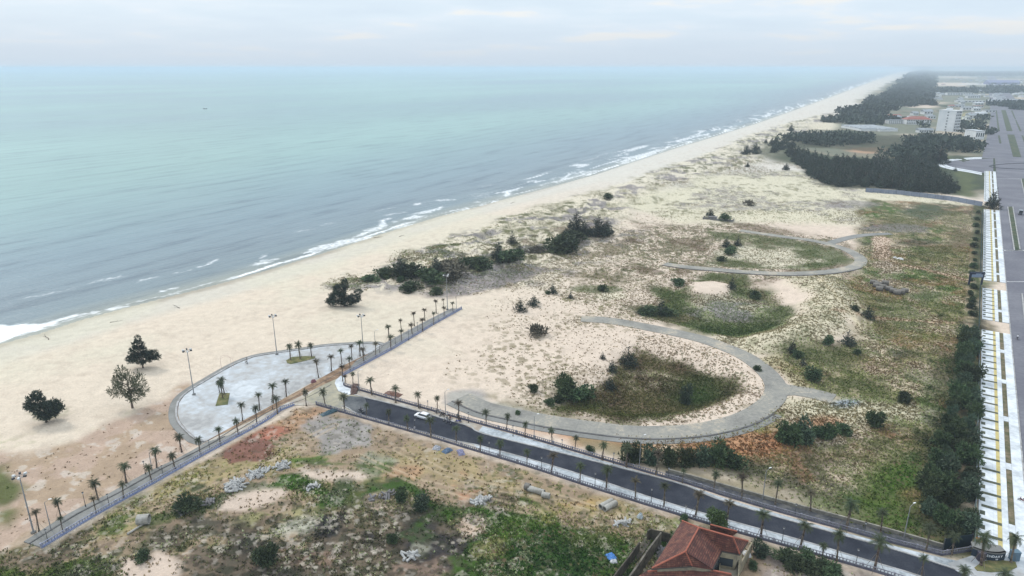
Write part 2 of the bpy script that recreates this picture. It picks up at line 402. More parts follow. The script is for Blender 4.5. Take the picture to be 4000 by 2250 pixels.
lay(mid2 * pt(n_mid, .5, .57), lin(118, 108, 84, .65), .7, .3); lay(mid2 * h5, lin(98, 98, 68, .62), .8, .3); lay(mid2 * h2, lin(128, 112, 88, .62), .5, .3); lay(mid2 * pt(fbm(X, Y, 18, 55, 4), .55, .6), C_BROWN, .7, .25); tuft = np.maximum(tuft, mid2 * .8)
# hollows inside the loops
m = pm(PIT3, 3, 3, 10, 15); lay(m, C_GRASS, .85, .25); lay(m * pt(n_mid, .5, .6), SANDY, .7); lay(pm(ell(1900, 635, 110, 14), 4, 5), SANDY, .8); lay(pm(ell(1985, 667, 40, 10), 2, 2), SANDY, .9)
lay(pm(W([(1780, 575), (1990, 602), (2110, 628), (2150, 655), (2060, 678), (1960, 672), (2060, 650), (2000, 620), (1800, 600)]), 3, 4), C_GRASS, .8, .25)
m = pm(PIT2, 4, 9, 14, 16); lay(m, C_GRASS, .95, .3); lay(m * pt(n_mid, .45, .6), C_BROWN, .5, .2)
lay(pm(ell(1840, 762, 105, 26), 5, 6), SANDY, .6); lay(pm(ell(1850, 770, 95, 24), 5, 6, 8, 21) * pt(n_mid, .4, .55), C_GREYV, .8, .2)
lay(pm(W([(1700, 795), (1800, 812), (1950, 800), (2000, 770), (2005, 795), (1960, 838), (1870, 852), (1780, 835)]), 3, 4), lin(70, 84, 48, .6), .85, .3)
lay(pm(MOUND, 2, 4, 8), SAND); lay(pm(ell(1540, 745, 42, 12), 2, 2), SANDY); lay(pm(ell(1500, 728, 60, 8), 2, 3), C_GRASS, .7, .3)
veg = np.maximum(veg, pm(PIT2, 3, 3) * .9)
m = pm(PIT1, 2.5, 3.5, 10, 17); lay(m, lin(104, 92, 66, .62), .97, .25); lay(m * pt(n_mid, .42, .56), lin(98, 80, 66, .62), .8, .3)
lay(m * pm(ell(1765, 965, 85, 40), 6, 6), lin(66, 88, 50, .6), .85, .3); lay(m * pm(ell(1640, 1036, 170, 16), 4, 3), lin(84, 88, 52, .6), .8, .25)
lay(m * pm(ell(1650, 935, 60, 20), 3, 5) * pt(n_sm, .45, .6), SAND, .5); lay(pm(ell(1740, 1042, 62, 13, rot=-8), 2, 3), SAND, .9); lay(pm(ell(1420, 985, 45, 50), 4, 6), C_GRASS, .7, .3)
veg = np.maximum(veg, m)
tuft = np.maximum(tuft, pm(W([(1600, 830), (1800, 870), (1910, 940), (1930, 1000), (1880, 1040), (1720, 1075), (1500, 1065), (1400, 1050), (1500, 930), (1560, 900)]), 4, 3) * .85)
m = pm(W([(1240, 1000), (1400, 1042), (1560, 1062), (1740, 1062), (1880, 1020), (1880, 1045), (1740, 1078), (1560, 1080), (1380, 1056), (1230, 1022)]), 3, 3); lay(m * pt(n_mid, .5, .6), C_OLIVE, .7, .3)
# embankment
m = pm(W([(1960, 690), (2110, 690), (2140, 740), (2165, 800), (2120, 860), (2000, 885), (1890, 890), (1780, 860), (1990, 812), (2032, 760)]), 4, 4, 12, 18); lay(m, lin(216, 206, 180, .74), .95); lay(m * pt(n_sm, .5, .66), lin(140, 142, 106, .65), .5); tuft = np.maximum(tuft, m * 1.0)
# scrub land between the loops and the boulevard
FIELD = W([(2180, 500), (2490, 520), (2465, 830), (2452, 1390), (2250, 1345), (1950, 1230), (1700, 1150), (1590, 1110), (1700, 1098), (1850, 1085), (1960, 1020), (2100, 1000), (1990, 970), (1920, 915), (2010, 880), (2120, 860), (2160, 800), (2130, 720), (2180, 660), (2160, 580)])
m = pm(FIELD, 5, 6, 20, 19)
lay(m, lin(120, 120, 80, .66), .97, .25)
lay(m * pt(n_mid, .5, .58), lin(156, 136, 110, .68), .75, .25); lay(m * pt(fbm(X, Y, 16, 61, 4), .535, .60), lin(208, 192, 168, .72), .85, .25)
lay(m * pt(fbm(X, Y, 20, 67, 4), .58, .64), lin(96, 88, 84, .6), .7, .3); lay(m * pt(fbm(X, Y, 26, 71, 3), .53, .62), lin(84, 112, 52, .66), .8, .3)
lay(m * pt(fbm(X, Y, 13, 73, 4), .60, .64), lin(158, 118, 92, .66), .7, .3)
tuft = np.maximum(tuft, m * .9); veg = np.maximum(veg, m * .6)
lay(m * h7 * pt(n_mid, .42, .5), lin(82, 88, 58, .6), .7, .3); lay(m * h3, lin(96, 98, 66, .6), .55, .3); lay(m * spots(5.5, .4, 351), lin(188, 172, 146, .7), .6, .2)
for e, c, o in ((ell(2230, 660, 15, 60), SAND, .7), (ell(2300, 905, 60, 34), C_DARK, .6), (ell(2360, 960, 26, 60), C_DARK, .6), (ell(2325, 880, 22, 38), lin(200, 178, 150), .8), (ell(2330, 940, 26, 20), SAND, .4),
                (ell(2240, 800, 70, 60), lin(96, 104, 66, .6), .6), (ell(2330, 745, 55, 12), C_GREEN, .7), (ell(2330, 535, 60, 20), lin(84, 100, 78, .6), .8), (ell(2400, 545, 35, 20), C_OLIVE, .6), (ell(2270, 560, 60, 22), C_OLIVE, .7), (ell(2420, 600, 30, 28), C_BROWN, .6),
                (ell(2310, 610, 40, 10), C_DARK, .6), (ell(2360, 635, 60, 14), C_OLIVE, .7), (ell(2250, 575, 90, 10), C_GREYV, .6), (ell(2150, 515, 60, 10), C_GREYV, .6),
                (ell(2090, 900, 120, 30), lin(98, 104, 66, .6), .8), (ell(2170, 960, 60, 20), lin(100, 102, 70, .6), .7), (ell(2210, 920, 40, 16), lin(180, 150, 130), .6), (ell(2370, 880, 12, 70), lin(190, 165, 140), .6),
                (ell(2320, 850, 55, 16), lin(104, 118, 52, .6), .7), (ell(2180, 1140, 90, 40), C_BROWN, .5), (ell(2050, 1150, 90, 30), lin(120, 98, 78, .62), .5), (ell(2140, 1170, 40, 10), SAND, .6)):
    lay(pm(e, 4, 6, 10, 23), c, o, .25)
m = pm(W([(1985, 1008), (2090, 1000), (2200, 1005), (2335, 1035), (2300, 1060), (2180, 1072), (2060, 1062), (1985, 1050)]), 4, 4); lay(m, lin(212, 204, 178), .9, .1); tuft = np.maximum(tuft, m * .95)
m = pm(W([(1890, 905), (1960, 925), (2010, 985), (2080, 992), (2040, 975), (1990, 930), (1960, 880)]), 2, 2); lay(m, lin(196, 186, 150), .7); tuft = np.maximum(tuft, m)
lay(pm(W([(1985, 1055), (2120, 1075), (2170, 1100), (2060, 1120), (1960, 1090)]), 3, 5), SAND, .7)
lay(pm(W([(2090, 1210), (2230, 1165), (2330, 1130), (2350, 1300), (2400, 1372), (2250, 1340), (2010, 1262)]), 5, 7, 14, 24), lin(84, 106, 46, .62), .9, .3)
lay(pm(ell(2290, 1180, 60, 40), 5, 7), lin(74, 110, 46, .66), .6, .3); lay(pm(ell(2310, 1245, 30, 16), 2, 4), lin(170, 140, 105), .7)
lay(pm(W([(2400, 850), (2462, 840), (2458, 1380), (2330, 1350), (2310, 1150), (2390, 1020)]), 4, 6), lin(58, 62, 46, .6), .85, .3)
lay(pm(W([(2448, 500), (2476, 520), (2464, 830), (2450, 830)]), 1.5, 1.5), lin(66, 82, 56, .6), .8, .3)
# orange cutting below the loop road
m = pm(W([(1330, 1078), (1480, 1098), (1640, 1112), (1800, 1118), (1930, 1080), (1990, 1100), (1900, 1150), (1760, 1170), (1560, 1120), (1400, 1100)]), 3, 4, 8, 25); lay(m, lin(190, 140, 104), .75, .25); lay(m * pt(n_mid, .5, .6), lin(205, 185, 160), .8, .2)
lay(pm(ell(2060, 1063, 60, 14), 2, 3), lin(188, 134, 96), .6); lay(pm(W([(1950, 1075), (2010, 1070), (2040, 1090), (1990, 1130), (1930, 1120)]), 2, 3), lin(186, 132, 98), .6, .2)
lay(pm(W([(1450, 1095), (1640, 1150), (1860, 1215), (2200, 1325), (2440, 1375), (2440, 1392), (2150, 1330), (1830, 1228), (1560, 1150), (1440, 1108)]), 2, 3), lin(128, 122, 84, .62), .7, .3)
# tracks of bare earth
RUTS_ = []
def track(P, wd, col, op=.9):
    d = dline(X, Y, P); lay(sst(wd + .8, wd - .8, d + (n_sm - .5) * 2.2), col, op)
track(W([(2222, 595), (2216, 625), (2222, 645), (2262, 664), (2330, 680), (2440, 706)]), 1.8, lin(206, 180, 156)); track(W([(2216, 600), (2220, 650)]), 4, lin(212, 188, 168))
track(W([(2090, 800), (2180, 800), (2260, 805), (2390, 812)]), 1.4, lin(205, 178, 152), .7); track(W([(2060, 720), (2130, 790), (2165, 830)]), .8, lin(222, 208, 178), .9)
track(W([(2160, 655), (2240, 650), (2300, 690)]), 1.2, lin(196, 180, 150), .6)
track(W([(1560, 560), (1800, 580), (1990, 596)]), 1.4, SAND, .7)
def ruts(P, col, op=.6, gap=.9, wd=.28):
    q = resample_np(P); d = dline(X, Y, q); lay(np.exp(-((d - gap) / wd) ** 2), col, op)
def resample_np(P):
    P = np.array(P); n = len(P); t_ = np.linspace(0, n - 1, n * 4); return [tuple(p) for p in np.stack([np.interp(t_, range(n), P[:, 0]), np.interp(t_, range(n), P[:, 1])], 1)]
for P_ in ([(1700, 520), (1850, 505), (2000, 520), (2120, 545), (2240, 540), (2400, 560)], [(1720, 560), (1880, 530), (2010, 548), (2150, 560)], [(1560, 600), (1700, 590), (1830, 612), (1900, 600)], [(1300, 720), (1380, 690), (1500, 660), (1620, 640)], [(2110, 700), (2150, 745), (2180, 800), (2200, 900)], [(1980, 860), (2060, 840), (2140, 800)]):
    ruts(W(P_), lin(206, 196, 170), .6, 1.1, .5)
for P_ in ([(560, 950), (400, 880), (250, 900), (60, 980)], [(600, 905), (760, 840), (950, 800), (1060, 760)], [(330, 870), (480, 830), (700, 780), (900, 740)], [(1180, 880), (1300, 820), (1420, 770), (1460, 800)]):
    ruts(W(P_), lin(196, 178, 162), .28, .9, .35)
for P_ in ([(1000, 1130), (1120, 1190), (1240, 1225), (1400, 1250), (1560, 1300)], [(900, 1150), (1050, 1210), (1180, 1245), (1350, 1285)], [(760, 1130), (640, 1180), (500, 1240), (330, 1310)], [(840, 1070), (760, 1110), (700, 1160)]):
    RUTS_.append(W(P_))
lay(pm(ell(2130, 1013, 42, 11), 1.5, 2), lin(146, 158, 172), .9, .15); lay(pm(ell(1172, 1003, 34, 18), 2, 3), C_GREY, .8, .2)
track(W([(1160, 1000), (1219, 1026), (1300, 1046)]), 4, lin(182, 178, 168), .6)
# beach west of the promenade: trodden earth, litter, dry weeds
m = pm(W([(-200, 1180), (100, 1128), (200, 1105), (330, 1050), (400, 1010), (440, 985), (470, 960), (520, 1110), (470, 1140), (70, 1362), (-200, 1480)]), 3, 6, 14, 26)
lay(m, lin(192, 167, 149, .7), .95, .12); lay(m * pt(n_mid, .52, .6), lin(176, 154, 126, .68), .6, .2); lay(m * pt(n_sm, .62, .7), lin(214, 206, 196), .5); tuft = np.maximum(tuft, m * .22)
lay(pm(W([(-100, 1110), (100, 1090), (230, 1068), (330, 1030), (300, 1060), (120, 1110), (-100, 1150)]), 4, 5) * pt(n_sm, .45, .6), lin(184, 182, 150), .6)
for e in ((5, 1215, 42, 52), (20, 1310, 22, 22)): lay(pm(ell(*e), 2, 3), lin(92, 106, 52, .6), .9, .3)
lay(pm(ell(120, 1040, 60, 14), 2, 4) * pt(n_sm, .4, .6), lin(150, 148, 118), .6)
# field south of the promenade and the new road
m = pm(W([(-300, 1500), (60, 1372), (112, 1384), (390, 1226), (650, 1084), (745, 1030), (800, 1022), (880, 1048), (1160, 1135), (1500, 1235), (1660, 1288), (1900, 1360), (2300, 1480), (2300, 1700), (-300, 1700)]), 1.5, 1, 12, 27)
lay(m, lin(170, 149, 126, .64), 1, .16); lay(m * pt(n_mid, .5, .6), lin(154, 140, 108, .62), .7, .25); tuft = np.maximum(tuft * (1 - m), m * .3)
rub = m
L = [
 (W([(150, 1378), (330, 1283), (520, 1165), (720, 1120), (840, 1150), (700, 1180), (560, 1210), (430, 1270), (350, 1340), (200, 1410)]), C_YEL, .5, 4, 6),
 (W([(950, 1130), (1150, 1140), (1360, 1212), (1600, 1290), (1500, 1320), (1250, 1250), (1050, 1210), (860, 1190)]), lin(172, 156, 112), .5, 5, 6),
 (W([(590, 1120), (680, 1100), (740, 1085), (800, 1040), (740, 1032), (660, 1075)]), lin(196, 156, 124), .7, 3, 4),
 (ell(627, 1128, 62, 30, rot=-8), lin(134, 94, 84), .85, 2, 4), (ell(680, 1090, 40, 16), lin(168, 110, 92), .8, 2, 4),
 (W([(780, 1060), (850, 1048), (900, 1050), (975, 1100), (960, 1125), (880, 1142), (800, 1140), (770, 1100)]), lin(158, 154, 152), .8, 5, 6),
 (ell(920, 1160, 50, 26), lin(140, 148, 134), .6, 4, 5), (ell(1190, 1235, 60, 22), lin(194, 142, 112), .75, 4, 6), (ell(1430, 1268, 40, 14), lin(190, 140, 104), .6, 3, 5), (ell(1030, 1190, 40, 10), lin(190, 150, 120), .6, 3, 4),
 (ell(830, 1198, 80, 15), lin(214, 196, 180), .95, 3, 3), (ell(640, 1255, 86, 24, rot=-12), lin(208, 190, 174), .95, 3, 4), (ell(740, 1325, 60, 24, rot=-8), lin(200, 198, 180), .8, 3, 4),
 (ell(700, 1290, 90, 22, rot=-8), lin(168, 164, 116), .7, 4, 6),
 (ell(778, 1235, 78, 26, rot=14), lin(74, 104, 42, .6), .92, 3, 6), (ell(780, 1160, 46, 10), lin(92, 118, 54, .6), .85, 2, 4), (ell(870, 1172, 90, 9), lin(90, 110, 56, .6), .8, 2, 4),
 (ell(860, 1225, 30, 28), lin(60, 84, 48, .6), .8, 2, 4), (ell(950, 1250, 60, 30), lin(110, 118, 62, .6), .7, 3, 5), (ell(1010, 1243, 60, 26), lin(66, 96, 42, .6), .85, 2, 5), (ell(1070, 1270, 55, 30), lin(60, 92, 40, .6), .9, 2, 5),
 (ell(470, 1270, 85, 22, rot=-14), lin(72, 84, 56, .6), .9, 3, 5), (ell(600, 1240, 60, 14, rot=-14), lin(90, 100, 74, .6), .7, 2, 5), (ell(500, 1235, 30, 12), lin(60, 76, 48, .6), .8, 2, 4), (ell(300, 1272, 60, 9, rot=-20), lin(110, 122, 70, .6), .7, 2, 4),
 (ell(250, 1350, 70, 16, rot=-22), lin(96, 116, 56, .6), .8, 2, 5), (ell(410, 1300, 40, 12), lin(104, 116, 66, .6), .7, 2, 4),
 (W([(-100, 1440), (60, 1410), (200, 1380), (330, 1385), (360, 1440), (340, 1520), (-100, 1560)]), lin(84, 100, 46, .6), .9, 4, 8),
 (ell(320, 1395, 70, 14, rot=-6), lin(150, 142, 118), .6, 3, 5), (ell(270, 1425, 60, 24), lin(104, 100, 98, .62), .8, 3, 5),
 (W([(440, 1320), (640, 1350), (800, 1340), (880, 1300), (1010, 1290), (1150, 1270), (1230, 1310), (1240, 1520), (400, 1560), (400, 1400)]), lin(120, 108, 94, .62), .75, 5, 9),
 (ell(880, 1345, 100, 30), lin(74, 72, 72, .6), .92, 4, 7), (ell(1020, 1310, 90, 24), lin(92, 88, 76, .6), .8, 4, 7), (ell(1120, 1390, 120, 60), lin(80, 76, 76, .6), .92, 5, 9), (ell(1000, 1430, 90, 22), lin(150, 128, 112), .7, 4, 7),
 (ell(620, 1370, 60, 30), lin(66, 66, 58, .6), .85, 4, 6), (ell(480, 1340, 40, 26), lin(100, 98, 84, .6), .7, 4, 6), (ell(760, 1400, 120, 26), lin(140, 116, 100), .6, 4, 7), (ell(700, 1440, 70, 20), lin(92, 86, 84, .6), .7, 4, 6), (ell(1050, 1345, 40, 12), lin(70, 92, 48, .6), .6, 2, 4),
 (W([(1100, 1285), (1200, 1270), (1300, 1285), (1400, 1300), (1500, 1335), (1640, 1340), (1720, 1360), (1560, 1520), (1240, 1540), (1180, 1420), (1210, 1340)]), lin(70, 98, 38, .6), .93, 4, 7),
 (ell(1350, 1262, 75, 16, rot=12), lin(92, 112, 54, .6), .85, 2, 5), (ell(1330, 1330, 70, 30), lin(90, 112, 48, .6), .6, 4, 6), (ell(1440, 1400, 120, 40), lin(50, 76, 36, .6), .75, 4, 7), (ell(1500, 1350, 60, 16), lin(110, 118, 66, .6), .6, 3, 5),
 (ell(1420, 1275, 80, 18, rot=12), lin(168, 152, 100), .6, 3, 5), (ell(1210, 1258, 34, 12), lin(150, 146, 142), .7, 1.5, 2), (ell(1180, 1320, 26, 30, rot=20), lin(196, 172, 154), .8, 2, 3), (ell(1195, 1300, 22, 8), lin(205, 190, 176), .8, 2, 2), (ell(1000, 1262, 45, 14), lin(188, 168, 148), .7, 2, 4), (ell(1055, 1390, 22, 18), lin(180, 178, 160), .6, 2, 3),
 (ell(1235, 1375, 25, 16), lin(150, 140, 100), .6, 2, 3), (W([(1640, 1300), (1700, 1300), (1740, 1330), (1650, 1330)]), lin(140, 142, 100), .6, 2, 3),
 (W([(1890, 1350), (2120, 1400), (2260, 1449), (2300, 1560), (1880, 1560)]), lin(170, 156, 148), .9, 3, 4), (W([(1890, 1345), (1990, 1360), (2120, 1402), (2200, 1440), (2100, 1440), (1900, 1385)]), lin(80, 98, 52, .6), .8, 2, 4),
]
lay(rub * h3 * pt(n_mid, .42, .52), lin(112, 112, 72, .6), .7, .3); lay(rub * h2 * pt(fbm(X, Y, 14, 371, 3), .5, .56), lin(84, 96, 54, .58), .75, .35); lay(rub * pm(W([(200, 1330), (700, 1270), (1250, 1260), (1250, 1560), (0, 1560), (0, 1420)]), 8, 8) * pt(fbm(X, Y, 11, 377, 4), .5, .56), lin(98, 88, 74, .58), .8, .3)
for P_, c, o, s_, w_ in L: lay(rub * pm(P_, s_ * .45, w_, 6, 29), np.asarray(c) * (1.0 if c[1] > c[0] * 1.2 else (.72 if max(c) < .12 else .95)), min(1, o * 1.08), .38)
dk = rub * pm(W([(200, 1350), (600, 1300), (900, 1270), (1250, 1260), (1250, 1560), (0, 1560), (0, 1440)]), 8, 8)
lay(dk * h3, lin(62, 66, 50, .56), .7, .35); lay(dk * h2, lin(74, 66, 56, .56), .6, .35); lay(rub * spots(2.6, .3, 391) * pt(n_mid, .45, .6), lin(206, 196, 180, .7), .5, .2)
lay(rub * pt(n_xs, .62, .72) * pt(n_mid, .3, .5), lin(206, 196, 184), .35); lay(rub * pt(fbm(X, Y, 1.6, 91, 2), .66, .74), lin(96, 92, 78, .6), .45)
CRATER = W([(305, 1412), (330, 1395), (365, 1405), (395, 1382), (430, 1395), (452, 1420), (440, 1445), (420, 1475), (330, 1480), (300, 1440)])
for P_ in RUTS_: ruts(P_, lin(196, 176, 150), .6, .9, .35)
lay(pm(CRATER, 1.2, 1.2), lin(214, 194, 178)); lay(rub * pm(ell(380, 1380, 70, 9), 2, 3) , lin(70, 76, 52, .6), .8)
veg = np.maximum(veg * (1 - rub), rub * pt(n_mid, .5, .6) * .5)
for P_ in (ell(778, 1235, 78, 26, rot=14), ell(1040, 1260, 90, 34), W([(1100, 1285), (1200, 1270), (1400, 1300), (1640, 1340), (1720, 1360), (1560, 1520), (1240, 1540), (1180, 1420)]), W([(-100, 1440), (60, 1410), (330, 1385), (340, 1520), (-100, 1560)]), ell(470, 1270, 85, 22, rot=-14)):
    veg = np.maximum(veg, rub * pm(P_, 3, 5)); tuft = np.maximum(tuft, rub * pm(P_, 3, 5) * .8)
# far plain behind the groves
far = pm(W([(2110, 300), (2000, 345), (1945, 380), (2050, 440), (2460, 500), (2600, 480), (3400, 480), (3400, 176), (2300, 176), (2200, 230)]), 20, 20, 60, 33)
f1 = fbm(X, Y, 90, 101, 4); f2 = fbm(X, Y, 260, 103, 4)
lay(far, lin(126, 130, 112, .62), .95, .15); lay(far * pt(f1, .5, .58), lin(150, 142, 124, .66), .8); lay(far * pt(f1, .6, .66), lin(74, 88, 66, .55), .9); lay(far * pt(f2, .6, .68), lin(200, 186, 168), .8)
for P_, c in (((2247, 262, 60, 6), SAND), ((2320, 268, 40, 4), SAND), ((2395, 212, 48, 5), SAND), ((2290, 250, 40, 5), SAND), ((2480, 212, 70, 3), lin(210, 205, 200)), ((2190, 378, 50, 7), lin(196, 158, 130)), ((2290, 395, 40, 6), lin(205, 190, 150)), ((2350, 396, 30, 9), lin(118, 128, 84, .6)), ((2440, 292, 26, 10), lin(170, 160, 120)), ((2400, 300, 30, 8), lin(160, 166, 120)), ((2110, 365, 30, 6), SANDY), ((2070, 318, 40, 10), SANDY), ((2110, 300, 40, 8), SAND)):
    lay(pm(ell(*P_), 10, 6, 40, 35), c, .9)
lay(pm(W([(2380, 395), (2450, 440), (2448, 500), (2400, 490), (2410, 450)]), 3, 4), lin(104, 112, 78, .6), .9, .2)
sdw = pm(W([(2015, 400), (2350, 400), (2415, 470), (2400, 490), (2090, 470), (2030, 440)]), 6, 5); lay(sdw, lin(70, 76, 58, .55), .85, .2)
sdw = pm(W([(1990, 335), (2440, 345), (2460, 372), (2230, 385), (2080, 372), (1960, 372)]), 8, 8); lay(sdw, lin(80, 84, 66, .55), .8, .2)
for P_ in (CRATER, MOUND, ell(830, 1198, 76, 13), ell(640, 1255, 80, 21, rot=-12), ell(740, 1325, 52, 19, rot=-8), ell(1185, 1318, 24, 26)):
    k_ = 1 - pm(P_, 1, 1); tuft *= k_; veg *= k_
for P_ in (CRATER, ell(830, 1198, 76, 13), ell(640, 1255, 80, 21, rot=-12)): lay(pm(P_, 1.2, 1.5), lin(212, 193, 177), .9)
def clean(P_, ex=0):         # no tufts on the built ground
    return sst(-ex - .5, -ex, sdpoly(X, Y, P_))
near = Y < 700
acr = (X - _p0[0]) * BN[0] + (Y - _p0[1]) * BN[1]
tuft[acr > 0] *= .2
g_me = npmesh('ground', np.stack([X, Y, H], 1), Q[:, ::-1], None, True)
ca = g_me.color_attributes.new('alb', 'FLOAT_COLOR', 'POINT')
ca.data.foreach_set('color', np.concatenate([alb, np.ones((len(X), 1))], 1).astype(np.float32).ravel())
for nm, arr in (('tuft', tuft), ('veg', veg)):
    a_ = g_me.attributes.new(nm, 'FLOAT', 'POINT'); a_.data.foreach_set('value', arr.astype(np.float32))
gm = bpy.data.materials.new('ground'); gm.use_nodes = True; t = gm.node_tree; b = t.nodes['Principled BSDF']
b.inputs['Roughness'].default_value = 0.95; b.inputs['Specular IOR Level'].default_value = 0.1
at = N(t, 'ShaderNodeAttribute', attribute_name='alb'); tu = N(t, 'ShaderNodeAttribute', attribute_name='tuft'); ve = N(t, 'ShaderNodeAttribute', attribute_name='veg')
ge = N(t, 'ShaderNodeNewGeometry')
def tex(ty, sc, det=None, out=0, vec=None):
    n = N(t, ty); n.inputs['Scale'].default_value = sc
    if det is not None: n.inputs['Detail'].default_value = det
    t.links.new(vec or ge.outputs['Position'], n.inputs['Vector']); return n.outputs[out]
fn = tex('ShaderNodeTexNoise', 2.2, 5); f3 = tex('ShaderNodeTexNoise', .35, 5)
amp = mth(t, 'MULTIPLY_ADD', ve.outputs['Fac'], 1.1, .32)
mul = mth(t, 'ADD', 1.0, mth(t, 'MULTIPLY', mth(t, 'SUBTRACT', fn, .5), mth(t, 'MULTIPLY', amp, 1.5)))
mul = mth(t, 'MULTIPLY', mul, mth(t, 'MULTIPLY_ADD', f3, .35, .83))
vm = N(t, 'ShaderNodeVectorMath', operation='SCALE'); t.links.new(at.outputs['Color'], vm.inputs[0]); t.links.new(mul, vm.inputs['Scale'])
vo = N(t, 'ShaderNodeTexVoronoi'); vo.inputs['Scale'].default_value = .62; t.links.new(ge.outputs['Position'], vo.inputs['Vector'])
vo2 = N(t, 'ShaderNodeTexVoronoi'); vo2.inputs['Scale'].default_value = 1.25; t.links.new(ge.outputs['Position'], vo2.inputs['Vector'])
pk = tex('ShaderNodeTexNoise', .12, 3)
th = mth(t, 'MULTIPLY', tu.outputs['Fac'], mth(t, 'MULTIPLY_ADD', pk, .9, -.08))
e1 = mth(t, 'LESS_THAN', mth(t, 'ADD', vo.outputs['Distance'], mth(t, 'MULTIPLY', mth(t, 'SUBTRACT', fn, .5), .5)), th)
e2 = mth(t, 'LESS_THAN', mth(t, 'ADD', vo2.outputs['Distance'], mth(t, 'MULTIPLY', mth(t, 'SUBTRACT', fn, .5), .5)), mth(t, 'MULTIPLY', th, .85))
tm = mth(t, 'MULTIPLY', mth(t, 'MAXIMUM', e1, e2), .8)
tcol = ramp(t, tex('ShaderNodeTexNoise', .08, 2), [(.4, tuple(lin(118, 100, 78, .6))), (.55, tuple(lin(98, 100, 66, .6)))])
t.links.new(mixc(t, tm, vm.outputs[0], tcol), b.inputs['Base Color'])
bp = N(t, 'ShaderNodeBump'); bp.inputs['Strength'].default_value = .5; bp.inputs['Distance'].default_value = .35
t.links.new(mth(t, 'ADD', fn, mth(t, 'MULTIPLY', tm, .4)), bp.inputs['Height']); t.links.new(bp.outputs[0], b.inputs['Normal'])
g_me.materials.append(gm)
ground = struct(link('ground', g_me))

# ------------------------------------------------------------------ sea
Xs, Ys, Qs = fan(-50, 34, 900, 40, 0.17, 560)
Ds = shore_d(Xs, Ys); keep = Ds < 12
qk = keep[Qs].any(1); Qs = Qs[qk]
foam = np.zeros(len(Xs))
wob = (fbm(Xs, Ys, 16, 201, 3) - .5)
# swash: a broken line of foam just off the sand
sw = sst(-1.5, -.3, Ds) * 0 + np.exp(-((Ds + 3.5 + wob * 5) / 1.4) ** 2) * (.55 + .6 * sst(.42, .6, fbm(Xs, Ys, 30, 205, 2)))
foam = np.maximum(foam, sw * .85)
def fz(P_, v, soft=2.0, warp=2.0):
    global foam
    foam = np.maximum(foam, pmask(Xs, Ys, P_, soft, warp, 6, 44) * v)
def fe(x0, y0, x1, y1, th_, v=1.0):
    th_ *= .62; n = 7; up = [(x0 + (x1 - x0) * i / n, y0 + (y1 - y0) * i / n - th_ * math.sin(math.pi * (i / n) ** .8)) for i in range(n + 1)]
    lo = [(x0 + (x1 - x0) * i / n, y0 + (y1 - y0) * i / n + 1) for i in range(n + 1)]
    fz(W(up + lo[::-1], 0), v * .62, 1.8, 3.0)
fz(W([(-60, 800), (0, 815), (60, 815), (140, 812), (90, 832), (40, 848), (0, 862), (-60, 885)], 0), 1.0)
fe(130, 808, 330, 768, 6); fe(380, 758, 470, 735, 12); fe(400, 735, 440, 724, 3); fe(620, 672, 712, 650, 14, .8); fe(560, 705, 660, 680, 4)
fe(752, 642, 960, 592, 20); fe(820, 622, 935, 597, 10); fe(930, 590, 1060, 560, 6, .9); fe(985, 560, 1090, 540, 12); fe(1045, 515, 1065, 512, 5); fe(1090, 505, 1145, 502, 6)
fe(1050, 540, 1110, 527, 9); fe(1115, 545, 1190, 520, 4); fe(1190, 522, 1260, 503, 4); fe(1240, 488, 1300, 480, 4); fe(1200, 492, 1225, 488, 4); fe(1180, 500, 1290, 490, 3, .5)
fe(1340, 470, 1440, 448, 4); fe(1540, 385, 1600, 374, 4); fe(1560, 410, 1620, 392, 4); fe(1440, 447, 1520, 425, 4); fe(1620, 378, 1680, 368, 4); fe(1700, 358, 1790, 335, 5); fe(1650, 395, 1700, 376, 4)
farf = sst(380, 600, Ys) * sst(-60, -35, Ds) * sst(2, -3, Ds)
lin_ = fbm(Ds * 1.0 + 300, Ys * .16, 6, 211, 3) * .65 + fbm(Xs, Ys, 30, 213, 3) * .35
foam = np.maximum(foam, farf * sst(.53, .63, lin_) * .62)
for off, wd_, s_, a_ in ((9, 1.3, 221, .72), (17, 1.4, 223, .66), (28, 1.4, 227, .55), (42, 1.3, 229, .4)):
    cut = sst(.48, .62, fbm(Xs, Ys, 26, s_, 3)); wb_ = (fbm(Xs, Ys, 34, s_ + 40, 3) - .5) * 22
    foam = np.maximum(foam, np.exp(-((Ds + off + wb_) / (wd_ * (1 + Ys / 500))) ** 2) * cut * a_)
    foam = np.maximum(foam, sst(0, 1, (-(Ds + off + wb_)) / 1.5) * sst(7, 0, -(Ds + off + wb_)) * cut * a_ * .45)
s_me = npmesh('sea', np.stack([Xs, Ys, np.zeros(len(Xs))], 1), Qs[:, ::-1], None, True)
for nm, arr in (('foam', foam), ('shore', np.clip(-Ds, 0, 3000))):
    a_ = s_me.attributes.new(nm, 'FLOAT', 'POINT'); a_.data.foreach_set('value', arr.astype(np.float32))
sm = bpy.data.materials.new('sea'); sm.use_nodes = True; t = sm.node_tree; b = t.nodes['Principled BSDF']
ge = N(t, 'ShaderNodeNewGeometry'); fo = N(t, 'ShaderNodeAttribute', attribute_name='foam'); sh = N(t, 'ShaderNodeAttribute', attribute_name='shore')
sd = np.array(SHORE[22]) - np.array(SHORE[6]); ang = math.atan2(sd[1], sd[0])
def mp(sx, sy, rot=-ang):
    n = N(t, 'ShaderNodeMapping'); n.inputs['Rotation'].default_value = (0, 0, rot); n.vector_type = 'TEXTURE' if False else 'POINT'
    n2 = N(t, 'ShaderNodeMapping'); n2.inputs['Scale'].default_value = (sx, sy, 1)
    t.links.new(ge.outputs['Position'], n.inputs[0]); t.links.new(n.outputs[0], n2.inputs[0]); return n2.outputs[0]
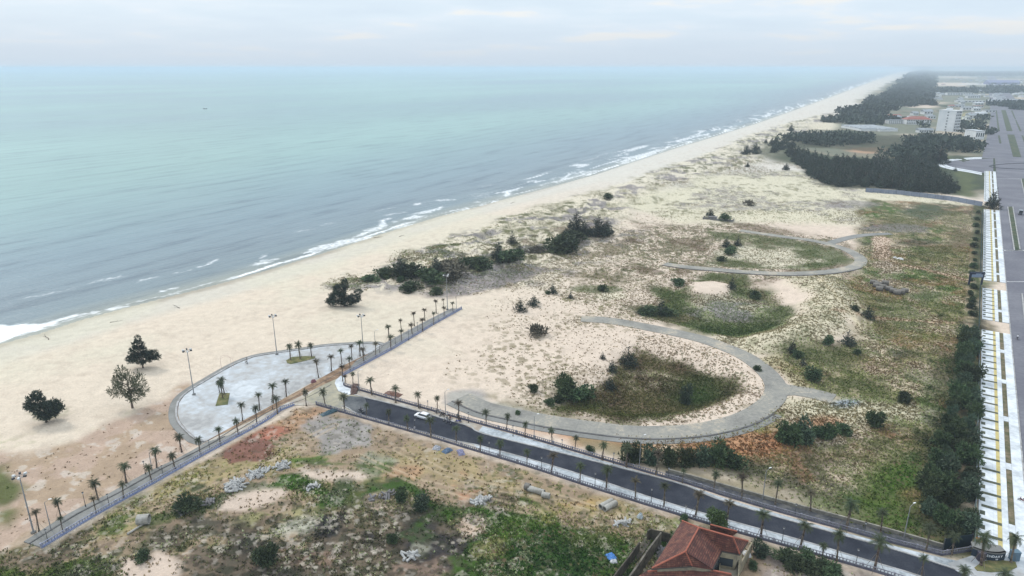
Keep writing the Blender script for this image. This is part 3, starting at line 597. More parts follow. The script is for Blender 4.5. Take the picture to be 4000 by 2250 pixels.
sw1 = tex('ShaderNodeTexNoise', 1, 3, 0, mp(.012, .085)); sw2 = tex('ShaderNodeTexNoise', 1, 4, 0, mp(.06, .28, -ang + .15)); rip = tex('ShaderNodeTexNoise', 1, 4, 0, mp(.5, 1.1, -ang + .3))
big = tex('ShaderNodeTexNoise', 1, 3, 0, mp(.0006, .0016, -ang))
col = ramp(t, big, [(.36, tuple(lin(124, 154, 160, .74))), (.5, tuple(lin(132, 168, 164, .74))), (.62, tuple(lin(142, 179, 172, .76)))])
nearc = ramp(t, mth(t, 'DIVIDE', sh.outputs['Fac'], 300.0), [(0.0, tuple(lin(158, 160, 148, .7))), (.06, tuple(lin(124, 142, 150, .66))), (.35, tuple(lin(118, 140, 156, .66))), (1.0, tuple(lin(118, 146, 162, .66)))])
nf = ramp(t, mth(t, 'DIVIDE', sh.outputs['Fac'], 340.0), [(.12, (0, 0, 0)), (1, (1, 1, 1))])
col = mixc(t, nf, nearc, col)
sws = mth(t, 'ADD', mth(t, 'MULTIPLY', sw1, .7), mth(t, 'MULTIPLY', sw2, .3))
col = mixc(t, 1.0, col, ramp(t, sws, [(.37, (.62, .67, .72)), (.455, (.93, .94, .95)), (.56, (1.06, 1.06, 1.05))]), 'MULTIPLY')
fn = tex('ShaderNodeTexNoise', 1, 5, 0, mp(.35, .9))
fm = mth(t, 'MULTIPLY', mth(t, 'SUBTRACT', mth(t, 'ADD', fo.outputs['Fac'], mth(t, 'MULTIPLY', fn, 1.3)), .92), 1.7, clamp=True)
fm = mth(t, 'MULTIPLY', fm, mth(t, 'GREATER_THAN', fo.outputs['Fac'], .04))
t.links.new(mixc(t, fm, col, (.78, .80, .82)), b.inputs['Base Color'])
t.links.new(mth(t, 'MULTIPLY_ADD', fm, .5, .32), b.inputs['Roughness']); b.inputs['Specular IOR Level'].default_value = .35
bp = N(t, 'ShaderNodeBump'); bp.inputs['Strength'].default_value = .55; bp.inputs['Distance'].default_value = 1.6
hh = mth(t, 'ADD', mth(t, 'MULTIPLY', sw1, 1.0), mth(t, 'ADD', mth(t, 'MULTIPLY', sw2, .5), mth(t, 'MULTIPLY', rip, .3)))
t.links.new(hh, bp.inputs['Height']); t.links.new(bp.outputs[0], b.inputs['Normal'])
s_me.materials.append(sm)
struct(link('sea', s_me))

# ------------------------------------------------------------------ haze
hb = MB(); hb.box((0, 15500, 46), (60000, 74000, 102))
hm = bpy.data.materials.new('haze'); hm.use_nodes = True; t = hm.node_tree; t.nodes.clear()
pv = N(t, 'ShaderNodeVolumePrincipled'); pv.inputs['Color'].default_value = (.68, .79, .90, 1); pv.inputs['Density'].default_value = 0.00014
pv.inputs['Anisotropy'].default_value = 0.0
mo = N(t, 'ShaderNodeOutputMaterial'); t.links.new(pv.outputs[0], mo.inputs['Volume'])
hz_o = hb.build('haze', hm); tag(hz_o, kind='stuff')
# ================================================================== ROADS AND PAVEMENTS
def resample(P, step=3.0, smooth=True):
    P = [np.array(p, float) for p in P]; out = []
    for i in range(len(P) - 1):
        p0 = P[max(i - 1, 0)]; p1 = P[i]; p2 = P[i + 1]; p3 = P[min(i + 2, len(P) - 1)]
        n = max(1, int(np.hypot(*(p2 - p1)) / step))
        for k in range(n):
            s = k / n
            if smooth: q = .5 * (2 * p1 + (p2 - p0) * s + (2 * p0 - 5 * p1 + 4 * p2 - p3) * s * s + (3 * p1 - p0 - 3 * p2 + p3) * s ** 3)
            else: q = p1 + (p2 - p1) * s
            out.append(q)
    out.append(P[-1]); return np.array(out)
def normals(P):
    t_ = np.gradient(P, axis=0); t_ /= np.linalg.norm(t_, axis=1)[:, None] + 1e-9
    return np.stack([t_[:, 1], -t_[:, 0]], 1)       # to the right
def cumlen(P): return np.concatenate([[0], np.cumsum(np.linalg.norm(np.diff(P, axis=0), axis=1))])
def ribbon(name, A, B, z, mt, skirt=.35, parent=None):
    """strip between two rails A (left) and B (right), solid with a skirt"""
    A, B = np.asarray(A), np.asarray(B); n = len(A); s = cumlen((A + B) / 2)
    V = []
    zz_ = np.full(n, z) if np.isscalar(z) else np.asarray(z)
    for i in range(n):
        V += [(A[i, 0], A[i, 1], zz_[i] - skirt), (A[i, 0], A[i, 1], zz_[i]), (B[i, 0], B[i, 1], zz_[i]), (B[i, 0], B[i, 1], zz_[i] - skirt)]
    Fs = []
    for i in range(n - 1):
        for k in range(3): a = i * 4 + k; Fs.append((a, a + 1, a + 5, a + 4))
    Fs += [(0, 3, 2, 1), (n * 4 - 4, n * 4 - 3, n * 4 - 2, n * 4 - 1)]
    me = bpy.data.meshes.new(name); me.from_pydata(V, [], Fs); me.update()
    uv = me.uv_layers.new(name='UVMap'); wd = np.linalg.norm(B - A, axis=1)
    for p in me.polygons:
        for li in p.loop_indices:
            vi = me.loops[li].vertex_index; i, k = vi // 4, vi % 4
            uv.data[li].uv = (s[i], 0 if k < 2 else wd[i])
    me.materials.append(mt)
    bm = bmesh.new(); bm.from_mesh(me); bmesh.ops.recalc_face_normals(bm, faces=bm.faces); bm.to_mesh(me); bm.free()
    return link(name, me, parent)
def center(name, P, wl, wr, z, mt, **k):
    P = resample(P); Nn = normals(P)
    return ribbon(name, P - Nn * wl, P + Nn * wr, z, mt, **k)
def pair(A, B, n=80):
    """resample two rails to the same count"""
    def rs(P):
        P = resample(P, 2.0); s = cumlen(P); q = np.linspace(0, s[-1], n)
        return np.stack([np.interp(q, s, P[:, 0]), np.interp(q, s, P[:, 1])], 1)
    return rs(A), rs(B)
def slab(name, poly, z0, z1, mt):
    m_ = MB(); m_.prism([tuple(p) for p in poly], z0, z1); o = m_.build(name, mt)
    me = o.data; uv = me.uv_layers.new(name='UVMap')
    for l in me.loops:
        v = me.vertices[l.vertex_index].co; uv.data[l.index].uv = (v.x * BD[0] + v.y * BD[1], v.x * BN[0] + v.y * BN[1])
    return o
m_conc = pos_mat('old_concrete', [lin(144, 142, 136, .62), lin(158, 156, 150, .64), lin(170, 167, 158, .66), lin(200, 187, 168, .70)], .12, .85, 1.2, joints=(5.0, .35, .12))
m_conc2 = pos_mat('grey_concrete', [lin(140, 140, 136, .62), lin(160, 160, 158, .66)], .2, .85, 1.4, joints=(5.0, .3, .12))
m_plaza = pos_mat('plaza_concrete', [lin(160, 160, 160, .72), lin(182, 182, 182, .72), lin(194, 200, 206, .72), lin(212, 218, 224, .74)], .075, .6, .6, joints=(6.0, .18, .10), spec=.4)
m_asph = pos_mat('new_asphalt', [(.020, .023, .033), (.030, .034, .046), (.046, .050, .062)], .3, .92, 3.0, spec=.12)
m_asph2 = pos_mat('old_asphalt', [lin(112, 112, 124, .62), lin(124, 124, 134, .64), lin(138, 138, 146, .66)], .05, .85, .8)
m_pave = pos_mat('pale_paving', [lin(194, 200, 206, .76), lin(214, 220, 226, .80), lin(228, 233, 238, .84)], .25, .7, 1.0, joints=(2.4, .16, .08), spec=.4)
m_pave3 = pos_mat('road_side_paving', [lin(140, 148, 154, .68), lin(176, 184, 190, .70), lin(198, 205, 212, .74), lin(216, 222, 228, .76)], .16, .75, 1.6, joints=(2.0, .25, .10))
m_pave2 = pos_mat('sandy_paving', [lin(176, 162, 148, .7), lin(196, 186, 172, .7), lin(205, 200, 192, .72)], .25, .8, 1.0, joints=(2.0, .2, .08))
m_kerb = mat('kerb_stone', lin(196, 196, 198, .72), .8, noise=lin(150, 148, 146, .7), scale=.6, coords='Object')
m_kerbd = mat('weathered_kerb', lin(132, 130, 130, .62), .85, noise=lin(98, 98, 98, .6), scale=.5)
m_yel = mat('yellow_tactile_paving', lin(216, 202, 140, .75), .8, noise=lin(196, 178, 118, .72), scale=.7)
m_white = mat('road_paint', (.62, .63, .64), .7, noise=(.40, .40, .41), scale=1.2)
m_soil = pos_mat('bare_soil', [lin(120, 96, 76, .6), lin(156, 128, 104, .66), lin(184, 160, 134, .68)], .5, .95, 2.5, bump=.5)
m_bedg = pos_mat('weedy_soil', [lin(84, 92, 60, .6), lin(116, 110, 84, .64), lin(150, 134, 112, .66)], .4, .95, 2.0, bump=.5)

# loop roads with the grey gutter strip on their outer side
struct(center('loop_road', LOOP1, 3.0, 3.0, G + .16, m_conc))
P1 = resample(LOOP1); N1 = normals(P1); a1 = int(len(P1) * .52)
struct(ribbon('loop_road_verge', P1[a1:] - N1[a1:] * 5.4, P1[a1:] - N1[a1:] * 3.5, G + .10, m_conc2))
struct(ribbon('loop_road_kerb', P1[a1:] - N1[a1:] * 3.5, P1[a1:] - N1[a1:] * 3.0, G + .24, m_kerbd))
struct(center('upper_loop_road', LOOP2, 2.7, 2.7, G + .16, m_conc))
P2 = resample(LOOP2); N2 = normals(P2); a2 = int(len(P2) * .5)
struct(ribbon('upper_loop_kerb', P2[a2:] - N2[a2:] * 3.3, P2[a2:] - N2[a2:] * 2.7, G + .25, m_kerbd))
struct(center('side_road', SPUR1, 3.4, 3.0, G + .14, m_conc)); struct(center('upper_side_road', SPUR2, 2.5, 2.5, G + .14, m_conc2))
struct(slab('road_junction', W([(1915, 940), (1962, 956), (1992, 975), (2020, 985), (1992, 990), (1972, 1000), (1950, 1022), (1930, 1010), (1935, 975)]), G - .3, G + .175, m_conc))

# plaza
struct(slab('plaza', PLAZA, G - .6, G + .12, m_plaza))
Pz = resample(PLAZA[:19], 2.0); Nz = normals(Pz)
struct(ribbon('plaza_rim', Pz - Nz * .6, Pz - Nz * .1, G + .30, m_kerb))
struct(ribbon('plaza_path', Pz - Nz * 2.2, Pz - Nz * .65, G + .06, m_conc2))
struct(slab('planting_strip', SOILS, G - .5, G + .16, m_soil))
m_turf = pos_mat('square_turf', [lin(96, 104, 62, .6), lin(122, 124, 80, .62), lin(150, 138, 96, .66)], .6, .95, 2.5, bump=.6)
for nm, P_ in (('turf_square', WF([(842, 1588), (858, 1537), (898, 1538), (890, 1582)])), ('turf_strip', WF([(1118, 1410), (1140, 1397), (1195, 1393), (1232, 1394), (1228, 1402), (1180, 1414), (1136, 1424), (1122, 1420)]))):
    struct(slab(nm, P_, G - .3, G + .22, m_turf))
# promenade, west leg
A, B = pair(PROM_O, FENCE_W[:5], 70)
A = A[:]; 
struct(ribbon('promenade', A, B, G + .17, m_conc2))
A2, B2 = pair(PROM_O, FENCE_W[:5], 70)
mid = A2 * .66 + B2 * .34; struct(ribbon('promenade_kerb', mid - (B2 - A2) * .03, mid + (B2 - A2) * .03, G + .30, m_kerbd))
# promenade behind the plaza up to the junction
J1 = WF([(807, 1729), (930, 1655), (1050, 1590), (1150, 1532), (1250, 1478), (1330, 1440), (1395, 1407)])
J2 = WF([(1000, 1669), (1060, 1632), (1100, 1602), (1150, 1583), (1236, 1582), (1338, 1530), (1340, 1469)])
A, B = pair(J1, J2, 60); struct(ribbon('junction_promenade', A, B, G + .13, m_pave2))
for k_, f_ in enumerate((.22, .5)):
    mm = A * (1 - f_) + B * f_; n_ = 52 - k_ * 8; struct(ribbon('junction_kerb', mm[:n_] - .15, mm[:n_] + .15, G + .22, m_kerbd))
struct(slab('junction_road', WF([(1236, 1582), (1345, 1614), (1398, 1618), (1420, 1555), (1345, 1512), (1345, 1490), (1310, 1480), (1250, 1510), (1180, 1560)]), G - .3, G + .155, pos_mat('patched_junction', [lin(150, 150, 142, .66), lin(176, 170, 150, .68), lin(192, 184, 160, .7)], .15, .8, .8)))
struct(slab('asphalt_nose', WF([(1366, 1548), (1350, 1556), (1340, 1570), (1342, 1584), (1352, 1594), (1400, 1624), (1440, 1600), (1425, 1554)]), G - .2, G + .162, pos_mat('worn_asphalt', [(.05, .056, .066), (.085, .092, .10), (.13, .135, .14)], .3, .9, 2.0)))
struct(slab('corner_pavement', WF([(1308, 1500), (1312, 1488), (1332, 1470), (1345, 1478), (1345, 1512), (1400, 1534), (1360, 1545), (1322, 1530)]), G - .3, G + .28, m_pave))
# promenade, east leg
A, B = pair(PROM_EL, FENCE_E, 60); struct(ribbon('east_promenade', A, B, G + .17, m_conc2)); struct(ribbon('east_promenade_kerb', A * .86 + B * .14, A * .82 + B * .18, G + .3, m_kerb))
A3, B3 = pair(WF([(1330, 1440), (1395, 1407)]), WF([(1338, 1469), (1400, 1440)]), 10)
# new road: asphalt, kerbs, pavements
A, B = pair(ROAD_N, ROAD_S, 140)
struct(ribbon('new_road', A, B, G + .10, m_asph))
def between(name, P, Qd, z, mt, n=140): a_, b_ = pair(P, Qd, n); return struct(ribbon(name, a_, b_, z, mt))
nN = normals(A); nS = normals(B)
struct(ribbon('north_kerb', A - nN * .35, A, G + .25, m_kerb)); struct(ribbon('south_kerb', B, B + nS * .35, G + .25, m_kerb))
Fn = WF([(1343, 1514), (1550, 1571), (1790, 1641), (2035, 1708), (2261, 1775), (2483, 1841), (2697, 1902), (2800, 1940), (3033, 2009), (3266, 2074), (3499, 2138), (3680, 2182), (3840, 2215)])
Fs_ = [(x, y) for x, y in FENCE_S[2:]]
def split_pair(P, Qd, name, z, mts, n=150):
    a_, b_ = pair(P, Qd, n)
    k = int(n * .30)
    struct(ribbon(name, a_[:k + 1], b_[:k + 1], z, mts[0])); struct(ribbon(name + '_paved', a_[k:], b_[k:], z + .004, mts[1]))
split_pair(Fn, [tuple(p) for p in (A - nN * .38)[::5]], 'north_pavement', G + .22, (m_pave2, m_pave3))
split_pair([tuple(p) for p in (B + nS * .38)[::5]], Fs_ + WF([(3760, 2340)]), 'south_pavement', G + .22, (m_pave2, m_pave3))

# boulevard
def bstrip(name, a0, a1, c0, c1, z, mt, step=8.0):
    n = max(2, int(abs(a1 - a0) / step)); q = np.linspace(a0, a1, n)
    return struct(ribbon(name, np.array([bpt(a, c0) for a in q]), np.array([bpt(a, c1) for a in q]), z, mt, skirt=.4))
cF, cY0, cY1, cM, cP, cR, cK = AC[3830], AC[3878], AC[3888], AC[3903], AC[3918], AC[3921], AC[3950]
aN, aF = al(2300), al(300)
BLK = [(al(2190), al(1290)), (al(1248), al(1126)), (al(1094), al(818)), (al(786), al(668))]
bstrip('boulevard', aN - 40, aF + 3000, cK, cK + 62, G + .10, m_asph2, 60)
for a0, a1 in BLK:
    bstrip('boulevard_pavement', a0, a1, cF + .3, cY0 - .004, G + .22, m_pave); bstrip('tactile_strip', a0 + 1, a1, cY0, cY1, G + .224, m_yel)
    bstrip('boulevard_footway', a0, a1, cY1 + .004, cM, G + .222, m_pave)
    bstrip('planting_bed', a0, a1, cM + .01, cP, G + .12, m_bedg)
    bstrip('kerbside_pavement', a0, a1, cP + .01, cK - .3, G + .218, m_pave)
    L_ = a1 - a0; k = 0; a = a0 + 12
    while a < a1 - 8:
        bstrip('planting_bed_crossing', a, a + 3.0, cM + .02, cP - .01, G + .215, m_pave); a += 26
    # tree slots and weedy notches along the fence side
    ms = MB(); a = a0 + 3
    while a < a1 - 1.5:
        p = bpt(a, cF + 2.45 + .0); ms.box((p[0], p[1], G + .200), (1.0, 3.4, .06), rz=math.atan2(BN[1], BN[0]) - math.pi / 2)
        p = bpt(a + 2.6, cF + .95); ms.box((p[0], p[1], G + .200), (1.6, .9, .06), rz=math.atan2(BN[1], BN[0]) - math.pi / 2)
        a += 5.4
    struct(ms.build('paving_slots', mat('dark_slot_turf', lin(78, 88, 74, .6), .95, noise=lin(112, 112, 92, .62), scale=.8)))
bstrip('boulevard_kerb', aN - 40, al(770), cK - .3, cK, G + .26, m_kerb)
# roundabout bay on the left and ring, medians, crossings
def arcpts(cx_, cy_, rx, ry, t0, t1, n): return WF([(cx_ + rx * math.cos(R(t0 + (t1 - t0) * i / n)), cy_ - ry * math.sin(R(t0 + (t1 - t0) * i / n))) for i in range(n + 1)])
bay_o = WF([(3835, 614), (3790, 616), (3720, 622), (3680, 629), (3661, 638), (3670, 650), (3700, 659), (3740, 667), (3790, 675), (3835, 684)])
bay_i = WF([(3835, 621), (3790, 623), (3735, 627), (3705, 633), (3698, 640), (3702, 647), (3722, 654), (3752, 660), (3795, 667), (3835, 675)])
a_, b_ = pair(bay_o, bay_i, 60); struct(ribbon('bay_pavement', a_, b_, G + .22, m_pave))
struct(ribbon('bay_kerb', a_ * .5 + b_ * .5, a_ * .42 + b_ * .58, G + .27, m_kerbd))
struct(slab('bay_asphalt', bay_i + WF([(3880, 678), (3880, 618)]), G - .4, G + .09, m_asph2))
struct(slab('bay_asphalt_upper', WF([(3835, 618), (3845, 580), (3850, 560), (3880, 408), (3960, 408), (4000, 560), (4000, 618)]), G - .4, G + .085, m_asph2))
ring = resample(arcpts(4075, 650, 208, 12.5, 0, 360, 48), 3.0); rn = normals(ring)
struct(ribbon('roundabout_kerb', ring - rn * .8, ring + rn * .8, G + .4, mat('dark_kerb', lin(84, 88, 96, .6), .8)))
m_med = pos_mat('planted_median', [lin(56, 74, 52, .56), lin(84, 98, 72, .58), lin(118, 112, 88, .6)], .25, .95, 1.2)
def median(P_, nm='median_bed'):
    struct(slab(nm, WF(P_), G - .2, G + .30, m_med))
for P_ in ([(3936, 809), (3956, 809), (3984, 977), (3962, 979)], [(3889, 432), (3894, 432), (3905, 511), (3898, 511)], [(3911, 430), (3928, 430), (3955, 512), (3932, 512)], [(3949, 432), (3955, 432), (3968, 465), (3964, 465)], [(3966, 470), (3970, 470), (3990, 512), (3983, 513)],
           [(3898, 530), (3905, 530), (3912, 560), (3904, 560)], [(3935, 526), (3962, 527), (3989, 614), (3957, 612)], [(3990, 530), (3996, 530), (4012, 560), (4002, 560)], [(3988, 699), (4060, 699), (4110, 760), (4004, 770)], [(3995, 1178), (4040, 1178), (4080, 1420), (4003, 1250)]):
    median(P_)
for P_, q_ in (([(3936, 809), (3962, 979)]), ([(3956, 809), (3984, 977)]), ([(3988, 699), (4004, 770)]), ([(3992, 1150), (4003, 1250)])):
    a_ = resample(WF([P_, q_]), 5); n_ = normals(a_); struct(ribbon('median_kerb', a_ - n_ * .25, a_ + n_ * .25, G + .42, m_kerb))
def dashes(nm, v, u0, u1, n, h=1.6, wd=1.2):
    m_ = MB(); rz = math.atan2(BN[1], BN[0])
    for i in range(n):
        p = px(u0 + (u1 - u0) * i / (n - 1), v); m_.box((p[0], p[1], G + .094 + .012), (wd, h, .02), rz=rz)
    return struct(m_.build(nm, m_white))
dashes('crossing_marks', 979, 3928, 3998, 13); dashes('lane_marks', 1101, 3938, 3996, 11, .9, .9)
m_ = MB(); p = px(3915, 699); q = px(3848, 699); r_ = px(3985, 699)
m_.box(((q[0] + r_[0]) / 2, (q[1] + r_[1]) / 2, G + .108), (r_[0] - q[0], .6, .02), rz=math.atan2(r_[1] - q[1], r_[0] - q[0])); struct(m_.build('stop_line', m_white))
a_ = resample(WF([(3902, 790), (3907, 860)]), 5); n_ = normals(a_); struct(ribbon('lane_line', a_ - n_ * .12, a_ + n_ * .12, G + .115, m_white, skirt=.01))
# corner plaza where the road meets the boulevard
struct(slab('corner_plaza', WF([(3790, 2176), (3830, 2163), (3900, 2172), (3990, 2180), (4100, 2190), (4100, 2330), (3900, 2300), (3740, 2236), (3700, 2205)]), G - .3, G + .235, m_plaza))
struct(slab('corner_lawn', WF([(3805, 2222), (3840, 2196), (3900, 2192), (3965, 2200), (3972, 2220), (3940, 2236), (3870, 2240), (3815, 2234)]), G - .2, G + .33, m_turf))

# dark drain between the north fence and the retaining wall
a_, b_ = pair(WF([(2600, 1841), (2697, 1868), (2800, 1898), (3033, 1963), (3266, 2025), (3499, 2088), (3685, 2143)]), WF([(2600, 1866), (2697, 1893), (2800, 1929), (3033, 1998), (3266, 2062), (3499, 2125), (3680, 2170)]), 80)
struct(ribbon('drain_channel', a_, b_, G + .09, pos_mat('dark_drain', [lin(60, 62, 68, .6), lin(86, 88, 94, .6), lin(124, 122, 118, .6)], .6, .7, 2.5)))
# ================================================================== THINGS
rng = np.random.default_rng(11)
ORD = ['first', 'second', 'third', 'fourth', 'fifth', 'sixth', 'seventh', 'eighth', 'ninth', 'tenth', 'eleventh', 'twelfth', 'thirteenth', 'fourteenth', 'fifteenth', 'sixteenth', 'seventeenth', 'eighteenth', 'nineteenth', 'twentieth', 'twenty-first', 'twenty-second', 'twenty-third', 'twenty-fourth']
m_trunk = mat('palm_trunk', (.085, .065, .05), .9, noise=(.15, .12, .095), scale=3.0, rnd=.15)
m_frond = mat('palm_frond', (.022, .036, .014), .7, noise=(.05, .062, .026), scale=1.5, rnd=.3)
m_frondb = mat('dry_frond', (.045, .040, .024), .8, noise=(.09, .07, .045), scale=1.5, rnd=.3)
m_prop = mat('prop_pole', (.20, .17, .14), .8, noise=(.13, .11, .09), scale=1.0)
m_bark = mat('bark', (.10, .08, .065), .95, noise=(.17, .14, .12), scale=2.0)
m_casu = mat('casuarina_foliage', (.012, .021, .017), .85, noise=(.050, .068, .046), scale=.6, rnd=.25)
m_casul = mat('pale_foliage', (.075, .09, .05), .8, noise=(.13, .14, .085), scale=.8, rnd=.2)
m_bush = mat('bush_foliage', (.022, .042, .020), .8, noise=(.075, .105, .042), scale=.7, rnd=.42)
m_hedge = mat('blue_green_foliage', (.028, .055, .036), .8, noise=(.085, .12, .07), scale=.6, rnd=.3)
m_bushg = mat('bright_foliage', (.05, .10, .03), .7, noise=(.09, .15, .05), scale=.9, rnd=.2)
m_scrub = mat('dry_scrub', (.085, .080, .055), .9, noise=(.14, .125, .095), scale=1.2, rnd=.25)

def leaves(P, size, rg, up=.4, aspect=2.2, outward=None):
    """leaf-sized quads at points P with random, partly upward/outward axes"""
    n = len(P); d = rg.normal(size=(n, 3))
    if outward is not None: d = d * .6 + outward
    d[:, 2] += up; d /= np.linalg.norm(d, axis=1)[:, None]
    s = np.cross(d, rg.normal(size=(n, 3))); s /= np.linalg.norm(s, axis=1)[:, None] + 1e-9
    L = size * rg.uniform(.6, 1.4, n)[:, None]; w_ = L / aspect
    V = np.stack([P - s * w_ * .5, P + s * w_ * .5, P + d * L + s * w_ * .25, P + d * L - s * w_ * .25], 1).reshape(-1, 3)
    Q_ = np.arange(n * 4).reshape(n, 4)
    return V, Q_
def lobes_pts(lobes, n, rg, shell=.55):
    vol = np.array([l[3] * l[4] * l[5] for l in lobes]) ** .8; vol /= vol.sum(); out = []; od = []
    for l, f in zip(lobes, vol):
        k = max(8, int(n * f)); d = rg.normal(size=(k, 3)); d /= np.linalg.norm(d, axis=1)[:, None]
        r = shell + (1 - shell) * rg.uniform(0, 1, k) ** .6
        r *= 1 + .22 * np.sin(d[:, 0] * 7 + l[0]) * np.cos(d[:, 1] * 6 + d[:, 2] * 5 + l[1])
        p = d * r[:, None] * np.array(l[3:6]) + np.array(l[0:3]); out.append(p); od.append(d)
    return np.concatenate(out), np.concatenate(od)
def tree_mesh(name, lobes, n, size, mt, seed, up=.4, aspect=2.2):
    rg = np.random.default_rng(seed); P, d = lobes_pts(lobes, n, rg, .45)
    V, Q_ = leaves(P, size, rg, up, aspect, d); V[:, 2] = np.maximum(V[:, 2], .02)
    return npmesh(name, V, Q_, mt)
def trunk_mb(h, r, limbs, seed, lean=(0, 0)):
    rd = random.Random(seed); m_ = MB()
    top = Vector((lean[0], lean[1], h)); pts = [Vector((0, 0, -.3)), Vector((lean[0] * .3, lean[1] * .3, h * .4)), top]
    m_.path(pts, [r * 1.25, r * .85, r * .3], 7)
    for i in range(limbs):
        f = rd.uniform(.15, .8); b_ = pts[0].lerp(top, f); a_ = rd.uniform(0, 6.28); L = h * rd.uniform(.25, .5)
        m_.path([b_, b_ + Vector((math.cos(a_) * L * .5, math.sin(a_) * L * .5, L * .35)), b_ + Vector((math.cos(a_) * L, math.sin(a_) * L, L * .8))], [r * .5, r * .3, r * .12], 5)
    return m_
def make_tree(name, lobes, n, size, mt, th, tr, seed, limbs=4, up=.4, aspect=2.2):
    e = empty(name, (0, 0, 0)); link('crown', tree_mesh('crown', lobes, n, size, mt, seed, up, aspect), e)
    trunk_mb(th, tr, limbs, seed).build('trunk', m_bark, e, True); return e
protos = {}
def cone_lobes(h, r, k, seed, base=.12):
    rd = random.Random(seed); L = []
    for i in range(k):
        f = i / (k - 1); z = h * (base + (1 - base) * f * .93); rr = r * (1 - f) ** .8 + .12 * r
        for j in range(max(1, int(4 * (1 - f)) + 1)):
            a_ = rd.uniform(0, 6.28); o = rr * .5 * (1 - f * .7)
            L.append((math.cos(a_) * o, math.sin(a_) * o, z, rr * .62, rr * .62, h / k * .95))
    return L
def blob_lobes(h, r, k, seed, low=.35):
    rd = random.Random(seed); L = []
    for i in range(k):
        a_ = rd.uniform(0, 6.28); o = r * rd.uniform(.1, .65); z = h * rd.uniform(low, .8); s_ = r * rd.uniform(.3, .52)
        L.append((math.cos(a_) * o, math.sin(a_) * o, z, s_, s_, s_ * h / (2 * r) * 1.1))
    return L
# unit-height prototypes, each used (and then copied) in the scene
def proto(key, name, lobes, n, size, mt, th, tr, seed, limbs=4, up=.4, aspect=2.2):
    protos[key] = [make_tree(name, lobes, n, size, mt, th, tr, seed, limbs, up, aspect), False]
for s_ in range(3):
    proto(f'casu{s_}', 'casuarina_tree', cone_lobes(8, 2.6, 8, 50 + s_), 1500, .55, m_casu, 7.2, .17, 60 + s_, 6, .5, 3.2)
    proto(f'bush{s_}', 'bush', blob_lobes(2.4, 1.8, 10, 70 + s_, .2), 1100, .34, m_bush, 1.4, .08, 80 + s_, 5, .4, 2.0)
    proto(f'scrub{s_}', 'scrub_bush', blob_lobes(1.2, 1.3, 8, 75 + s_, .15), 420, .3, m_scrub, .7, .05, 85 + s_, 4, .5, 2.6)
    proto(f'grove{s_}', 'grove_tree', cone_lobes(9.5, 4.4, 6, 90 + s_, .1), 620, 1.15, m_casu, 8, .2, 95 + s_, 3, .5, 2.4)
    proto(f'hedge{s_}', 'roadside_tree', blob_lobes(4.6, 2.9, 13, 100 + s_, .15), 1700, .5, (m_bush, m_hedge, m_bush)[s_], 3.4, .13, 105 + s_, 5, .4, 2.0)
    proto(f'coni{s_}', 'young_casuarina', cone_lobes(3.2, 1.1, 6, 110 + s_, .05), 520, .34, m_casu, 3.0, .06, 115 + s_, 4, .6, 3.0)
proto('green', 'leafy_tree', blob_lobes(4.4, 2.3, 14, 131, .25), 2200, .36, m_bushg, 3.0, .12, 132, 5)
def place(key, u, v, h, label, group=None, cat='tree', wide=1.0, full=True, xy=None, name=None):
    """stands a copy of a prototype with its foot at a photo pixel, h metres tall"""
    pr = protos[key]
    if pr[1]: o = copy_tree(pr[0])
    else: o = pr[0]; pr[1] = True
    x, y, z = gp(u, v) if xy is None else (xy[0], xy[1], gz(*xy))
    H0 = {'casu': 8.3, 'bush': 2.5, 'scru': 1.25, 'grov': 10, 'hedg': 4.8, 'coni': 3.3, 'gree': 4.6}[key[:4]]
    k = h / H0; o.location = (x, y, z - .04); o.rotation_euler = (0, 0, random.uniform(0, 6.28)); o.scale = (k * wide, k * wide, k)
    for p_ in ('label', 'category', 'group'):
        if p_ in o: del o[p_]
    return tag(o, label, cat, group)
def ph(v_base, v_top, u=2000):
    """height in metres of something whose foot and top are at these rows"""
    x, y, z = gp(u, v_base); d_h = math.hypot(x, y)
    yy = float(y); # intersect the ray of the top row with the vertical plane at that distance
    a_, b_, c_ = ray(u, v_top); t_ = yy / b_; return float(CZ + c_ * t_ - z)

# -------- the palms
def frond_mesh(name, n, up0, up1, L, seed, dead=0):
    """n feather fronds: arching rachis with leaflets either side"""
    rd = random.Random(seed); V = []; Fc = []
    for k in range(n):
        a_ = 2.4 * k + rd.uniform(-.3, .3); el = R(up0 + (up1 - up0) * (k / n) + rd.uniform(-7, 7)); l_ = L * rd.uniform(.8, 1.1)
        d = Vector((math.cos(a_), math.sin(a_), 0)); sd_ = Vector((-math.sin(a_), math.cos(a_), 0)); p = Vector((0, 0, 0)); e = el; seg = 7
        for s_ in range(seg):
            q = p + (d * math.cos(e) + Vector((0, 0, 1)) * math.sin(e)) * (l_ / seg)
            wd = l_ * .24 * math.sin(math.pi * min(1, (s_ + .8) / seg) ** .8) + .05
            for sg in (-1, 1):
                for h_ in (0, .5):
                    r0 = p.lerp(q, h_); r1 = p.lerp(q, h_ + .42); tip = r0.lerp(r1, .9) + sd_ * sg * wd + Vector((0, 0, -wd * .55)) + d * wd * .35
                    n0 = len(V); V += [tuple(r0), tuple(r1), tuple(tip)]; Fc.append((n0, n0 + 1, n0 + 2))
            p = q; e -= R(11 + 9 * s_ / seg)
    return npmesh(name, V, np.array(Fc), None)
palm_protos = []
